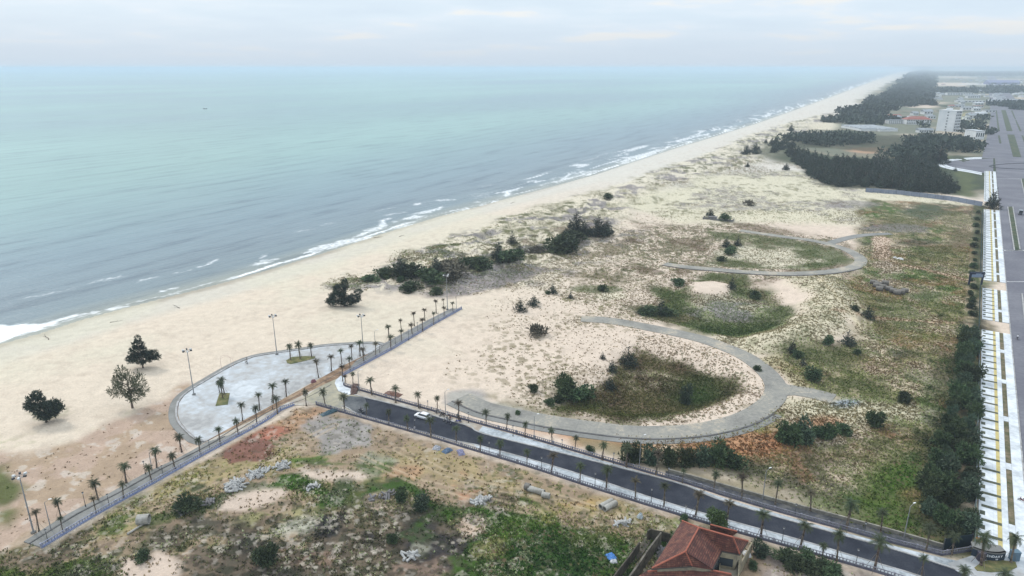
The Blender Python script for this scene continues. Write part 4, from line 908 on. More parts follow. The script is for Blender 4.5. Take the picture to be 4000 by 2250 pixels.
def make_palm(kind, seed):
    e = empty('palm_tree', (0, 0, 0)); rd = random.Random(seed)
    H_ = 3.6; m_ = MB(); lx, ly = rd.uniform(-.12, .12), rd.uniform(-.12, .12)
    zs = [0, .5, 1.2, 2.0, 2.8, 3.6]; rr = [.2, .14, .12, .115, .12, .17]
    m_.path([Vector((lx * z / 3, ly * z / 3, z - .1)) for z in zs], rr, 8); m_.build('trunk', m_trunk, e, True)
    if kind == 'lush': fm_ = frond_mesh('crown', 24, -35, 82, 1.35, seed)
    elif kind == 'open': fm_ = frond_mesh('crown', 19, -5, 82, 1.35, seed)
    else: fm_ = frond_mesh('crown', 19, 20, 88, 1.3, seed)
    fm_.materials.append(m_frondb if kind == 'dry' else m_frond)
    c = link('crown', fm_, e); c.location = (lx * 1.15, ly * 1.15, H_ - .15)
    for i in range(3):
        a_ = 2.1 * i + seed; s_ = MB(); s_.tube((math.cos(a_) * .9, math.sin(a_) * .9, 0), (math.cos(a_) * .1, math.sin(a_) * .1, 1.9), .022, .02, 5); s_.build('prop', m_prop, e)
    return e
for i_, k_ in enumerate(('lush', 'open', 'dry', 'lush', 'tied')): palm_protos.append([make_palm(k_, 5 + i_), False, k_])
def palm(u, v, vt, label, group, k):
    pr = palm_protos[k]
    if pr[1]: o = copy_tree(pr[0])
    else: o = pr[0]; pr[1] = True
    x, y, z = gp(u, v); h = ph(v, vt, u); s_ = h / 4.9
    o.location = (x, y, G + .12); q_ = random.uniform(.82, 1.12); o.rotation_euler = (random.uniform(-.06, .06), random.uniform(-.06, .06), random.uniform(0, 6.28)); o.scale = (s_ * q_, s_ * q_, s_ * random.uniform(.95, 1.05))
    for p_ in ('label', 'category', 'group'):
        if p_ in o: del o[p_]
    return tag(o, label, 'palm', group)
def palms(rows, fmt, group, kinds):
    rd = random.Random(len(rows))
    for i, (u, v, vt) in enumerate(rows):
        palm(u, v, vt, fmt.format(ORD[i]), group, kinds[rd.randrange(len(kinds))])
def P5(l): return [(x / 2.415, 1650 + y / 2.415, 1650 + t / 2.415) for x, y, t in l]
def P2(l): return [(900 + x / 2.147, 1050 + y / 2.147, 1050 + t / 2.147) for x, y, t in l]
def P3(l): return [(1800 + x / 2.147, 1050 + y / 2.147, 1050 + t / 2.147) for x, y, t in l]
def P7(l): return [(1800 + x / 2.342, 1650 + y / 2.342, 1650 + t / 2.342) for x, y, t in l]
def P8(l): return [(2800 + x / 2.147, 1650 + y / 2.147, 1650 + t / 2.147) for x, y, t in l]
GP = 'palms planted along the promenade and the new road'
palms(P5([(595, 1040, 870), (910, 865, 675), (1168, 728, 525), (1437, 575, 360), (1655, 450, 255), (1892, 320, 110), (2080, 210, 8)]), 'propped palm beside the low blue fence, {} from the western end', GP, [0, 2, 4, 1])
palms(P5([(370, 1030, 790), (575, 895, 670), (928, 735, 490), (1190, 570, 340), (1480, 430, 195), (1715, 280, 75)]), 'palm on the beach-side edge of the western promenade, {} from its west end', GP, [0, 0, 2])
palms(P2([(67, 1395, 1235), (103, 1280, 1095), (222, 1300, 1115), (245, 1190, 1010), (360, 1130, 930), (395, 1215, 1030), (470, 1075, 895)]), 'palm between the concrete plaza and the promenade, {} from the left', GP, [1, 0, 4])
palms(P2([(637, 1150, 985), (797, 1155, 975), (957, 1205, 1020)]), 'leafy palm at the junction of promenade and asphalt road, {} from the left', GP, [0, 3])
palms(P2([(740, 915, 730), (848, 860, 695), (935, 800, 640), (1020, 765, 600), (1088, 735, 575)]), 'thin palm in the brown planting strip on the plaza edge, {} from the left', GP, [4, 2])
palms(P2([(943, 950, 780), (1007, 860, 710), (1122, 790, 640), (1217, 745, 600), (1345, 680, 530), (1436, 615, 490), (1528, 570, 440), (1612, 525, 388), (1705, 470, 348), (1793, 415, 295), (1868, 375, 260)]), 'palm on the inland side of the eastern promenade, {} from the junction', GP, [2, 2, 4])
palms(P2([(1333, 600, 455), (1434, 525, 405), (1543, 480, 345), (1632, 435, 318), (1728, 375, 245), (1792, 330, 235)]), 'brownish palm on the sea side of the eastern promenade, {} from the plaza', GP, [2, 2, 4])
palms([(858, 1534, 1480), (871, 1557, 1478), (878, 1542, 1458)], 'tall palm in the square turf bed on the plaza, {} from the left', GP, [0, 3])
palms(P2([(507, 770, 600), (587, 760, 590), (682, 745, 598)]), 'full-crowned palm in the long turf bed on the plaza, {} from the left', GP, [0, 3])
palms(P2([(970, 985, 880), (1028, 960, 850), (1188, 1065, 885), (1388, 1130, 960), (1580, 1175, 1010), (1736, 1185, 1045), (1915, 1260, 1095)]) + P3([(213, 1310, 1150), (383, 1355, 1190), (538, 1415, 1265)]) + P7([(835, 180, 30), (1045, 240, 100), (1292, 350, 140), (1515, 410, 165), (1785, 480, 230), (2025, 555, 405), (2310, 630, 405)]), 'palm on the sand side of the new asphalt road, {} counting from the junction', GP, [0, 0, 1, 3, 2])
palms(P8([(210, 650, 385), (490, 690, 455), (785, 745, 530), (1085, 895, 605), (1375, 930, 690), (1755, 1080, 800), (1970, 1110, 900)]), 'palm in the grass by the right half of the north fence, {} from the left', GP, [1, 2, 0])
palms(P2([(1142, 1255, 1110), (1328, 1310, 1160), (1488, 1360, 1210), (1683, 1415, 1210), (1895, 1460, 1290)]) + P7([(180, 275, 85), (358, 325, 135), (605, 400, 215), (828, 470, 255), (1090, 550, 335), (1330, 620, 355), (1597, 710, 465), (1857, 780, 520), (2145, 870, 605), (2425, 955, 670)]), 'palm on the south pavement of the asphalt road, {} counting from the junction', GP, [0, 1, 2, 4])
palms(P8([(368, 965, 690), (697, 1060, 785), (880, 1160, 980), (1005, 1165, 865), (1320, 1240, 900), (1715, 1290, 1085)]), 'tall palm on the south pavement right of the red roof, {} from the roof', GP, [1, 0, 4])
palms([(3831, 2213, 2058), (3946, 2202, 2075), (3745, 2310, 2195), (3905, 2330, 2200)], 'large palm at the street corner with the curved sign, {} of the four', 'palms at the street corner', [0, 3])

# -------- fences
m_fblue = mat('blue_painted_wall', (.16, .20, .36), .7, noise=(.24, .28, .42), scale=.5)
m_fpale = mat('pale_balusters', (.30, .32, .40), .6, noise=(.20, .22, .32), scale=.7)
m_fgrey = mat('weathered_balusters', (.24, .24, .28), .7, noise=(.13, .13, .17), scale=.7)
m_fbase = mat('fence_base', (.07, .07, .10), .8, noise=(.12, .12, .16), scale=.6)
def fence(P, label, mt_b, mt_p, h=.95, sp_=.55, posts=5.0, baseh=.35, cap=False, z0=None):
    z0 = G + .02 if z0 is None else z0
    Pr = resample(P, 1.0, False); s = cumlen(Pr); L = s[-1]
    def at(q): return np.array([np.interp(q, s, Pr[:, 0]), np.interp(q, s, Pr[:, 1])])
    e = empty('low_fence', (Pr[0][0], Pr[0][1], z0)); o = Vector((Pr[0][0], Pr[0][1], 0)); tag(e, label, 'fence')
    def loc(p, z): return Vector((p[0] - o.x, p[1] - o.y, z))
    bs = MB(); rl = MB(); pk = MB(); Nn = 0; q = 0
    while q < L - .01:
        q2 = min(L, q + 4); a_, b_ = at(q), at(q2); c = (a_ + b_) / 2; d = b_ - a_; l_ = np.hypot(*d); rz = math.atan2(d[1], d[0])
        bs.box(loc(c, baseh / 2 - .05), (l_, .30, baseh + .1), rz); rl.box(loc(c, h), (l_, .14, .10), rz); rl.box(loc(c, baseh + .10), (l_, .08, .05), rz); q = q2
    q = .3
    while q < L:
        a_ = at(q); b_ = at(min(L, q + .1)); rz = math.atan2(*(b_ - a_)[::-1]); pk.box(loc(a_, (h + baseh) / 2), (.15, .12, h - baseh), rz); q += sp_
    bs.build('base', mt_b, e); rl.build('rail', mt_p, e); pk.build('balusters', mt_p, e)['kind'] = 'stuff'
    q = 0; pm_ = MB(); n_ = 0
    while q < L:
        a_ = at(q); b_ = at(min(L, q + .1)); rz = math.atan2(*(b_ - a_)[::-1]) if q + .1 < L else 0
        p_ = MB(); p_.box((0, 0, h / 2), (.24, .24, h + .12), 0); p_.box((0, 0, h + .1), (.32, .32, .06), 0)
        ob = p_.build('post', mt_p, e) if n_ == 0 else link('post', first.data, e)
        if n_ == 0: first = ob
        ob.location = loc(a_, 0); ob.rotation_euler = (0, 0, rz); n_ += 1; q += max(posts, L / 95)
    return e
fence(FENCE_W, 'low blue balustrade along the landward edge of the western promenade', m_fblue, m_fpale)
fence(FENCE_E, 'low blue-grey balustrade between the eastern promenade and the sand', m_fblue, m_fpale)
fence(FENCE_N, 'grey baluster fence along the north pavement of the asphalt road', m_fbase, m_fgrey)
fence(FENCE_S[1:], 'grey baluster fence along the south pavement of the asphalt road', m_fbase, m_fgrey)
# concrete-capped retaining wall behind the north fence
wb = MB(); rn = resample(WF([(2610, 1843), (2697, 1866), (2800, 1895), (3033, 1960), (3266, 2022), (3499, 2085), (3690, 2140)]), 4, False)
for a_, b_ in zip(rn, rn[1:]):
    c = (a_ + b_) / 2; d = b_ - a_; wb.box((c[0], c[1], G + .3), (np.hypot(*d), .35, .9), math.atan2(d[1], d[0]))
tag(wb.build('retaining_wall', mat('wall_cap_concrete', lin(176, 172, 160, .7), .9, noise=lin(130, 126, 118, .65), scale=.6)), 'long pale concrete retaining wall behind the north fence of the road', 'wall')
# grey hoarding across the field
def hoard(P, label, h, mt_, mp_, name='hoarding', sp_=2.4):
    Pr = resample(P, sp_, False); o = Pr[0]; e = empty(name, (o[0], o[1], gz(*o))); z0 = gz(*o); tag(e, label, 'fence')
    pn = MB(); n_ = 0
    for a_, b_ in zip(Pr, Pr[1:]):
        c = (a_ + b_) / 2 - o; d = b_ - a_; z = gz(*(a_ + b_) / 2) - z0; pn.box((c[0], c[1], z + h / 2), (np.hypot(*d) - .04, .07, h), math.atan2(d[1], d[0]))
    pn.build('panels', mt_, e)
    for i, a_ in enumerate(Pr):
        if i % 2 == 0:
            p_ = MB(); p_.box((0, .0, h / 2), (.1, .22, h + .15)); ob = p_.build('post', mp_, e) if n_ == 0 else link('post', fst.data, e)
            if n_ == 0: fst = ob
            ob.location = (a_[0] - o[0], a_[1] - o[1], gz(*a_) - z0); n_ += 1
    return e
m_hoard = mat('grey_metal_sheet', lin(150, 160, 178, .7), .5, noise=lin(130, 140, 162, .7), scale=.3)
m_dpost = mat('dark_steel', (.06, .065, .07), .6)
hoard(WF([(3380, 752), (3500, 760), (3700, 782), (3835, 806)]), 'long grey sheet-metal hoarding below the dark pine grove', 3.0, m_hoard, m_dpost)
m_green = mat('dark_green_sheet', lin(40, 74, 70, .6), .6, noise=lin(52, 92, 84, .6), scale=.4)
hoard([bpt(al(1290), cF - .6), bpt(al(1125), cF - .6)], 'dark green sheet fence beside the boulevard pavement above the earth gap', 2.2, m_green, m_dpost, 'sheet_fence')
hoard([bpt(al(1080), cF - .6), bpt(al(830), cF - .6)], 'dark green sheet fence beside the boulevard, from the gatehouse to the hoarding', 2.0, m_green, m_dpost, 'sheet_fence')
hoard([bpt(al(2145), cF - .3), bpt(al(1320), cF - .3)], 'long thin pale-capped fence between the roadside trees and the slotted pavement', 1.5, mat('mesh_fence', lin(120, 140, 134, .6), .7), m_fpale, 'boundary_fence')
hoard(WF([(3682, 2150), (3790, 2132)]), 'dark teal sheet fence at the corner, under the last roadside trees', 2.6, mat('teal_sheet', lin(24, 48, 60, .55), .6), m_dpost, 'sheet_fence')
# gatehouse by the boulevard
gx, gy, _ = gp(3808, 1112); ge_ = empty('site_gate', (gx, gy, G)); tag(ge_, 'dark blue site gate with a broad panel, where the dirt track meets the boulevard', 'gate')
m_gate = mat('dark_blue_panel', lin(40, 52, 76, .6), .5)
for sx in (-2.6, 2.6):
    g_ = MB(); g_.box((sx, 0, 2.3), (.5, .6, 4.6)); g_.build('pillar', m_gate, ge_)
g_ = MB(); g_.box((0, 0, 4.3), (5.8, .7, 2.2)); g_.build('top_panel', m_gate, ge_)
g_ = MB(); g_.box((0, -.37, 3.9), (4.6, .06, 1.2)); g_.box((.4, -.37, 4.7), (2.2, .06, .4)); g_.build('pale_panel', mat('pale_panel', lin(140, 156, 180, .7), .6), ge_)

# -------- lamps
m_steel = mat('galvanised_steel', (.26, .27, .28), .6, metal=.2)
m_lamp = mat('lamp_glass', (.55, .57, .58), .3)
m_black = mat('black_cast_iron', (.05, .05, .055), .6)
def mast(u, v, vt, label):
    x, y, z = gp(u, v); h = ph(v, vt, u); e = empty('floodlight_mast', (x, y, G + .1)); tag(e, label, 'floodlight', 'floodlight masts on the seafront')
    m_ = MB(); m_.tube((0, 0, 0), (0, 0, h), .16, .08, 8); m_.build('pole', m_steel, e)
    m_ = MB(); m_.box((0, 0, .15), (.7, .7, .3)); m_.build('footing', m_conc2, e)
    m_ = MB()
    for i in range(12):
        a0_, a1_ = i * math.pi / 6, (i + 1) * math.pi / 6; m_.tube((math.cos(a0_) * .8, math.sin(a0_) * .8, h - .3), (math.cos(a1_) * .8, math.sin(a1_) * .8, h - .3), .05, n=4)
    for i in range(4): a_ = i * math.pi / 2; m_.tube((0, 0, h - .3), (math.cos(a_) * .8, math.sin(a_) * .8, h - .3), .04, n=4)
    m_.build('ring', m_steel, e)
    for i in range(6):
        a_ = i * math.pi / 3; l_ = MB(); l_.box((math.cos(a_) * 1.05, math.sin(a_) * 1.05, h - .15), (.5, .34, .35), a_); l_.build('floodlight', m_lamp if i % 2 else m_black, e)
for a_ in ((758, 1543, 1368, 'tall floodlight mast at the left rim of the plaza'), (1082, 1386, 1233, 'tall floodlight mast at the top rim of the plaza, left of the three palms'), (1421, 1388, 1232, 'tall floodlight mast between the plaza and the eastern promenade'), (1748, 1210, 1075, 'tall floodlight mast at the far end of the eastern promenade'), (132, 2082, 1858, 'tall floodlight mast at the near west end of the promenade')): mast(*a_)
def streetlight(u, v, vt, label):
    x, y, z = gp(u, v); h = ph(v, vt, u); e = empty('street_light', (x, y, z)); tag(e, label, 'street light', 'tall street lights beyond the fences')
    m_ = MB(); m_.tube((0, 0, -.2), (0, 0, h - .5), .11, .06, 7); m_.tube((0, 0, h - .5), (.7, .3, h), .04, .03, 5); m_.build('pole', m_steel, e)
    m_ = MB(); m_.box((.9, .4, h + .03), (.55, .2, .1), .4); m_.build('lamp_head', mat_lh, e)
mat_lh = mat('white_lamp_head', (.7, .71, .72), .4)
for a_ in ((1404, 1534, 1446, 'street light behind the junction, left of the asphalt road'), (1740, 1606, 1524, 'street light standing in the sand above the parked motorbikes'), (2086, 1725, 1620, 'street light between the asphalt road and the loop road'), (2497, 1823, 1702, 'street light in front of the dark trees below the loop road'), (2979, 1950, 1832, 'street light in the grass behind the north fence, below the orange bank'),
           (3531, 2099, 1970, 'street light in the lush grass by the right-hand trees'), (200, 2072, 1955, 'slim street light near the west end of the promenade'), (594, 1835, 1760, 'slim street light on the sand beside the western promenade'), (1467, 1365, 1290, 'slim street light where the plaza meets the eastern promenade'), (1783, 1215, 1150, 'slim street light at the tip of the eastern promenade')): streetlight(*a_)
def lamppost(u, v, vt, label):
    x, y, z = gp(u, v); h = ph(v, vt, u); e = empty('lamp_post', (x, y, G + .2)); tag(e, label, 'lamp post', 'low lamp posts along the pavements')
    m_ = MB(); m_.tube((0, 0, -.2), (0, 0, .5), .12, .09, 8); m_.tube((0, 0, .5), (0, 0, h - .35), .06, .045, 6); m_.build('post', m_black, e)
    m_ = MB(); m_.tube((0, 0, h - .35), (0, 0, h - .05), .12, .17, 8); m_.build('lantern', m_lamp, e); m_ = MB(); m_.tube((0, 0, h - .05), (0, 0, h + .1), .24, .03, 8); m_.build('cap', m_black, e)
def lamps(rows, fmt):
    for i, r_ in enumerate(rows): lamppost(*r_, fmt.format(ORD[i]))
lamps([(1622, 1686, 1640), (1911, 1776, 1729), (2115, 1838, 1788), (2324, 1902, 1850), (2543, 1966, 1912), (2677, 2017, 1977), (3055, 2118, 2063), (3343, 2206, 2148)], 'black lamp post on the south pavement of the road, {} from the junction')
lamps([(1672, 1608, 1568), (1830, 1654, 1614), (2004, 1707, 1665), (2195, 1757, 1720), (2396, 1814, 1772), (2610, 1868, 1830), (3105, 2013, 1972), (3375, 2088, 2044)], 'black lamp post by the north fence of the road, {} from the junction')
lamps([(188, 2118, 2072), (335, 1981, 1926), (428, 1981, 1933), (569, 1855, 1805), (638, 1862, 1822), (820, 1758, 1722), (1065, 1600, 1562)], 'slim lamp post on the western promenade, {} from its west end')
lamps([(1484, 1380, 1348), (1545, 1350, 1318), (1597, 1330, 1290), (1632, 1296, 1262), (1712, 1258, 1225)], 'slim lamp post on the eastern promenade, {} from the junction')

# -------- lone trees and shrubs
def T(key, u, v, vt, lab, cat='tree', wide=1.0, group=None): return place(key, u, v, max(.8, ph(v, vt, u)), lab, group, cat, wide)
def special(name, lobes, n, size, mt_, th_, tr_, seed, u, v, lab, limbs=7, up=.4, aspect=2.6):
    e = make_tree(name, lobes, n, size, mt_, th_, tr_, seed, limbs, up, aspect); x, y, z = gp(u, v); e.location = (x, y, z); return tag(e, lab, 'tree')
def sc(u, v): return F / math.hypot(px(u, v)[1], CZ) * 1.0           # pixels per metre there
k_ = 1 / sc(182, 1643)
special('beach_tree', [(-1.6, 0, 5.6, 2.2, 2.0, 2.0), (2.6, 0, 4.4, 1.9, 1.8, 1.8), (.4, .3, 3.2, 3.0, 2.6, 2.0), (-3.2, 0, 4.2, 1.4, 1.3, .9), (-.8, 0, 7.6, 1.0, .9, 1.2), (4.2, 0, 4.0, 1.0, .9, .7), (0, 0, 1.9, 1.5, 1.5, 1.1)], 5200, .5, m_casu, 5, .25, 301, 182, 1650, 'dark round-crowned tree on the beach, leftmost of the three')
special('beach_tree', [(-.5, 0, 6.5, 2.8, 2.4, 3.4), (2.8, .3, 7.6, 1.7, 1.6, 2.5), (-3.8, 0, 5.0, 1.9, 1.4, 1.6), (1.2, 0, 3.8, 2.3, 2.0, 1.8), (-1.2, 0, 10.2, 1.4, 1.3, 1.8), (3.6, 0, 5.2, 1.6, 1.3, .9), (-2.6, 0, 8, 1.3, 1.2, 1.5)], 2300, .6, m_casul, 8.5, .24, 302, 518, 1594, 'sparse pale olive tree on the beach, between the two dark ones', 12, .6, 3.4)
special('beach_tree', [(0, 0, 3.2, 3.6, 3.0, 1.5), (-.6, 0, 5.4, 2.4, 2.2, 1.5), (3.2, 0, 4.2, 1.9, 1.8, 1.4), (-.3, 0, 7.4, 1.6, 1.5, 1.3), (-.1, 0, 9.2, .8, .8, 1.2), (-2.8, 0, 3.0, 1.7, 1.6, .9), (4.6, 0, 3.4, 1.1, 1.0, .8)], 5200, .5, m_casu, 8, .22, 303, 559, 1437, 'dark pointed tree on several stems on the beach, farthest of the three', 9, .45, 3)
special('beach_tree', [(-2, 0, 3.2, 3.6, 2.6, 2.4), (-1.2, 0, 6.4, 2.4, 2.0, 2.0), (.8, 0, 8.8, 1.3, 1.2, 1.9), (3.8, 0, 3.0, 2.6, 2.0, 1.5), (5.6, 0, 5.6, 1.5, 1.2, .8), (-5, 0, 1.8, 1.8, 1.6, 1.2), (1.5, 0, 1.8, 3.5, 2.2, 1.3)], 7500, .55, m_casu, 9, .32, 304, 1345, 1196, 'big ragged dark tree on the edge of the dunes, beside the clean sand', 8, .45, 3)
for a_ in (('casu0', 1565, 1084, 990, 'tall grey-green casuarina above a dark thicket at the left end of the dune scrub', 'tree', .9), ('bush0', 1600, 1085, 1035, 'dense dark bush below the casuarina at the left end of the dunes', 'bush', 2.0), ('bush1', 1512, 1080, 1040, 'bright green bush at the very left of the dune scrub', 'bush', 1.6), ('bush2', 1450, 1097, 1075, 'low dark creeping bush on the beach side of the dune scrub', 'bush', 2.4), ('bush0', 1562, 1103, 1078, 'small bush just under the left dune thicket', 'bush', 1.3),
           ('bush1', 1607, 1138, 1100, 'wide dark dome-shaped bush on open sand before the dune scrub', 'bush', 1.9), ('bush2', 1703, 1151, 1122, 'small green tuft-like bush near the end of the eastern promenade', 'bush', 1.4),
           ('casu1', 1706, 1075, 990, 'dark casuarina with a pointed top in the middle of the dune scrub', 'tree', 1.1), ('bush0', 1690, 1098, 1050, 'dark thicket at the foot of the pointed casuarina', 'bush', 2.0), ('scrub0', 1762, 1090, 1030, 'grey leafless scrub right of the pointed casuarina', 'bush', 1.4), ('scrub1', 1745, 1060, 1015, 'grey twiggy bush behind the pointed casuarina', 'bush', 1.2),
           ('bush2', 1830, 1038, 1005, 'dark bush at the left end of the dune tree line', 'bush', 1.8), ('bush1', 1885, 1044, 1000, 'dark broad bush second in the dune tree line', 'bush', 1.9), ('casu2', 1945, 1022, 935, 'tall dark casuarina at the peak of the dune tree line', 'tree', 1.0), ('bush0', 1985, 1022, 975, 'dark bush right of the tall casuarina in the dune line', 'bush', 1.7), ('casu0', 2030, 998, 948, 'grey-green tree at the right end of the dune tree line', 'tree', 1.4), ('scrub2', 2085, 985, 958, 'small grey bush beyond the dune tree line', 'bush', 1.2), ('coni0', 2000, 950, 905, 'small lone conifer on the seaward dune slope', 'tree', 1.3),
           ('casu1', 2250, 925, 812, 'tallest casuarina of the big dark clump in the middle of the dunes', 'tree', 1.2), ('casu2', 2285, 930, 850, 'dark tree in the centre of the big dune clump', 'tree', 1.4), ('casu0', 2335, 925, 838, 'broad dark casuarina at the right of the big dune clump', 'tree', 1.6), ('casu1', 2370, 918, 850, 'dark tree at the far right of the big dune clump', 'tree', 1.3), ('bush0', 2212, 972, 925, 'dark bush leading down-left from the big dune clump', 'bush', 2.0), ('bush1', 2240, 950, 900, 'dark thicket at the left foot of the big dune clump', 'bush', 1.8),
           ('bush2', 2376, 775, 755, 'low dark bush on the beach-side dunes above the big clump', 'bush', 1.5), ('casu2', 2773, 852, 810, 'grey-green tree by the little ruined wall on the sand plain', 'tree', 1.4), ('bush2', 2832, 862, 835, 'round green bush at the right end of the little ruined wall', 'bush', 1.4), ('scrub0', 2930, 802, 780, 'small grey bush alone on the far sand plain', 'bush', 1.2),
           ('coni1', 2838, 965, 925, 'dark pointed bush inside the upper loop, left of a pair', 'bush', 1.4), ('coni2', 2880, 960, 922, 'pale pointed bush inside the upper loop, right of a pair', 'bush', 1.2), ('bush0', 2845, 995, 965, 'low dark bush below the pair inside the upper loop', 'bush', 1.5), ('bush1', 2820, 1020, 1000, 'small green bush low inside the upper loop', 'bush', 1.4),
           ('bush2', 2650, 1115, 1088, 'dark bush left of the bright sand mound', 'bush', 1.7), ('coni0', 2857, 1128, 1078, 'narrow dark tree standing at the right edge of the bright sand mound', 'tree', 1.0), ('bush1', 2945, 1168, 1135, 'dark bush in the grassy hollow right of the sand mound', 'bush', 1.3),
           ('coni1', 2158, 1146, 1106, 'small conifer near the top of the sand field with a dark shadow of grass', 'tree', 1.3), ('bush0', 2140, 1150, 1136, 'tiny bush just left of the topmost small conifer', 'bush', 1.2), ('coni2', 2085, 1193, 1154, 'dense round conifer on the sand, right one of a pair', 'tree', 1.9), ('coni0', 2031, 1214, 1166, 'pointed green conifer on the sand, left one of a pair', 'tree', 1.5), ('coni1', 2230, 1166, 1138, 'small dark conifer right of the row on the sand', 'tree', 1.2),
           ('bush2', 2355, 1137, 1112, 'small leafy bush by the pale sand patch', 'bush', 1.3), ('coni0', 2505, 1228, 1192, 'dark conifer at the left of the bushy row above the loop road', 'tree', 1.7), ('bush0', 2540, 1233, 1200, 'bluish bush in the row above the loop road', 'bush', 1.9), ('coni2', 2582, 1228, 1165, 'tallest conifer of the bushy row above the loop road', 'tree', 1.2), ('bush1', 2610, 1235, 1208, 'green bush at the right of the row above the loop road', 'bush', 2.0),
           ('scrub1', 2093, 1308, 1265, 'round grey-green bush alone in the middle of the sand', 'bush', 1.0), ('coni1', 2354, 1402, 1372, 'sparse small tree on the sand left of the hollow', 'tree', 1.1), ('coni0', 2450, 1428, 1357, 'pointed tree at the rim of the brown hollow', 'tree', 1.5), ('coni2', 2391, 1450, 1407, 'smaller pointed tree left of the one on the hollow rim', 'tree', 1.3), ('coni1', 2380, 1518, 1471, 'dark green conifer inside the left part of the hollow', 'tree', 1.5), ('bush2', 2084, 1529, 1502, 'small dark bush on the sand left of the hollow', 'bush', 1.2),
           ('hedge0', 2205, 1548, 1455, 'big green-topped bush at the left end of the brown hollow', 'bush', .85), ('bush0', 2262, 1562, 1510, 'leafy bush right beside the big green-topped one', 'bush', 1.5), ('bush1', 2175, 1568, 1540, 'low dark bush in front of the big green-topped one', 'bush', 1.5), ('bush2', 2148, 1582, 1560, 'small bush left of the hollow near the loop road', 'bush', 1.5), ('hedge1', 2680, 1575, 1500, 'dark green bush in the right part of the brown hollow', 'bush', .6),
           ('bush1', 2025, 1618, 1604, 'small bush on the upper verge of the loop road', 'bush', 1.5), ('coni2', 3091, 1380, 1325, 'dark pointed tree on the slope below the sand embankment', 'tree', 1.1), ('bush0', 3230, 1345, 1314, 'round dark bush on the sand embankment', 'bush', 1.2), ('coni0', 3308, 1347, 1288, 'rich green tree right of the sand embankment', 'tree', 1.4), ('coni1', 3389, 1240, 1188, 'dark tree at the right end of the sand embankment', 'tree', 1.4), ('bush1', 3341, 1212, 1190, 'small bush left of the dark tree by the embankment', 'bush', 1.2),
           ('bush2', 3114, 1398, 1368, 'small dark bush below the slope tree', 'bush', 1.2), ('coni2', 3137, 1427, 1395, 'pale small tree further down the slope', 'tree', 1.2), ('bush0', 3170, 1489, 1442, 'vivid dark green round bush in the olive grass', 'bush', 1.2), ('hedge2', 3414, 1668, 1598, 'dark dense tree on the sand spur at the end of the side road', 'tree', .8), ('bush1', 3537, 1570, 1530, 'dark bush near the end of the sand spur', 'bush', 1.2), ('bush2', 2958, 1448, 1428, 'small bush on the inner edge of the loop road', 'bush', 1.2), ('bush0', 3350, 1386, 1366, 'small round bush in the brown grass', 'bush', 1.1),
           ('hedge0', 3070, 1730, 1640, 'broad dark thicket tree below the road junction, left one', 'tree', .85), ('hedge1', 3130, 1722, 1635, 'broad dark thicket tree below the road junction, right one', 'tree', .85), ('hedge2', 3240, 1712, 1650, 'dark green spreading tree right of the thicket', 'tree', .85), ('bush1', 3300, 1690, 1655, 'green bush at the right of the spreading tree', 'bush', 1.5), ('bush2', 3200, 1705, 1670, 'green bush at the left of the spreading tree', 'bush', 1.5),
           ('hedge0', 2470, 1800, 1722, 'dark tree at the left end of the row under the loop road', 'tree', .9), ('hedge1', 2540, 1812, 1740, 'second dark tree of the row under the loop road', 'tree', .85), ('hedge2', 2610, 1815, 1742, 'third dark tree of the row under the loop road', 'tree', .85), ('hedge0', 2680, 1818, 1745, 'fourth dark tree of the row under the loop road', 'tree', .85), ('hedge1', 2745, 1818, 1742, 'fifth dark tree of the row under the loop road', 'tree', .85), ('hedge2', 2805, 1810, 1722, 'tall dark tree at the right end of the row under the loop road', 'tree', .95), ('bush0', 2305, 1762, 1740, 'little green bush on the orange soil by the fence', 'bush', 1.2), ('bush1', 2868, 1828, 1780, 'olive bush right of the row under the loop road', 'bush', 1.4),
           ('green', 2796, 2062, 1984, 'bright green leafy tree on the pavement side behind the red roof', 'tree', 1.0), ('bush0', 2676, 2034, 2012, 'small bush at the top corner of the red roof', 'bush', 1.2), ('hedge1', 2965, 2172, 2112, 'green bush just right of the red-roofed house', 'bush', .9), ('bush1', 3060, 2180, 2140, 'round green bush second right of the house', 'bush', 1.6), ('bush2', 3100, 2215, 2175, 'green bush third right of the house, lower one', 'bush', 1.6), ('bush0', 3145, 2195, 2160, 'green bush by the heap of rubble', 'bush', 1.6), ('bush1', 3150, 2232, 2195, 'low green bush in front of the rubble heap', 'bush', 1.5), ('bush2', 3215, 2225, 2190, 'green bush right of the rubble heap', 'bush', 1.6), ('bush0', 3260, 2252, 2210, 'green bush at the bottom edge by the south fence', 'bush', 1.6), ('bush1', 2945, 2218, 2192, 'dark small bush on bare earth beside the house', 'bush', 1.2),
           ('casu2', 3877, 815, 735, 'single feathery casuarina at the kerb of the boulevard', 'tree', 1.1), ('coni0', 3730, 668, 652, 'small dark tree on the bay pavement', 'tree', 1.6),
           ('hedge2', 1040, 2210, 2120, 'dark spiky shrub on burnt ground at the bottom of the picture', 'bush', .8), ('bush2', 735, 1995, 1940, 'dark palm-like shrub by the broken concrete', 'bush', 1.3), ('hedge0', 1570, 1955, 1905, 'bright green bush left of a pair on the rough ground', 'bush', .95), ('hedge1', 1650, 1985, 1930, 'bright green bush right of a pair on the rough ground', 'bush', .95), ('bush0', 568, 2185, 2150, 'dark green bush at the top of the sandy crater', 'bush', 1.2), ('hedge2', 1535, 2120, 2080, 'brownish green bush on the burnt ground', 'bush', .9)):
    T(*a_[:5], cat=a_[5], wide=a_[6])
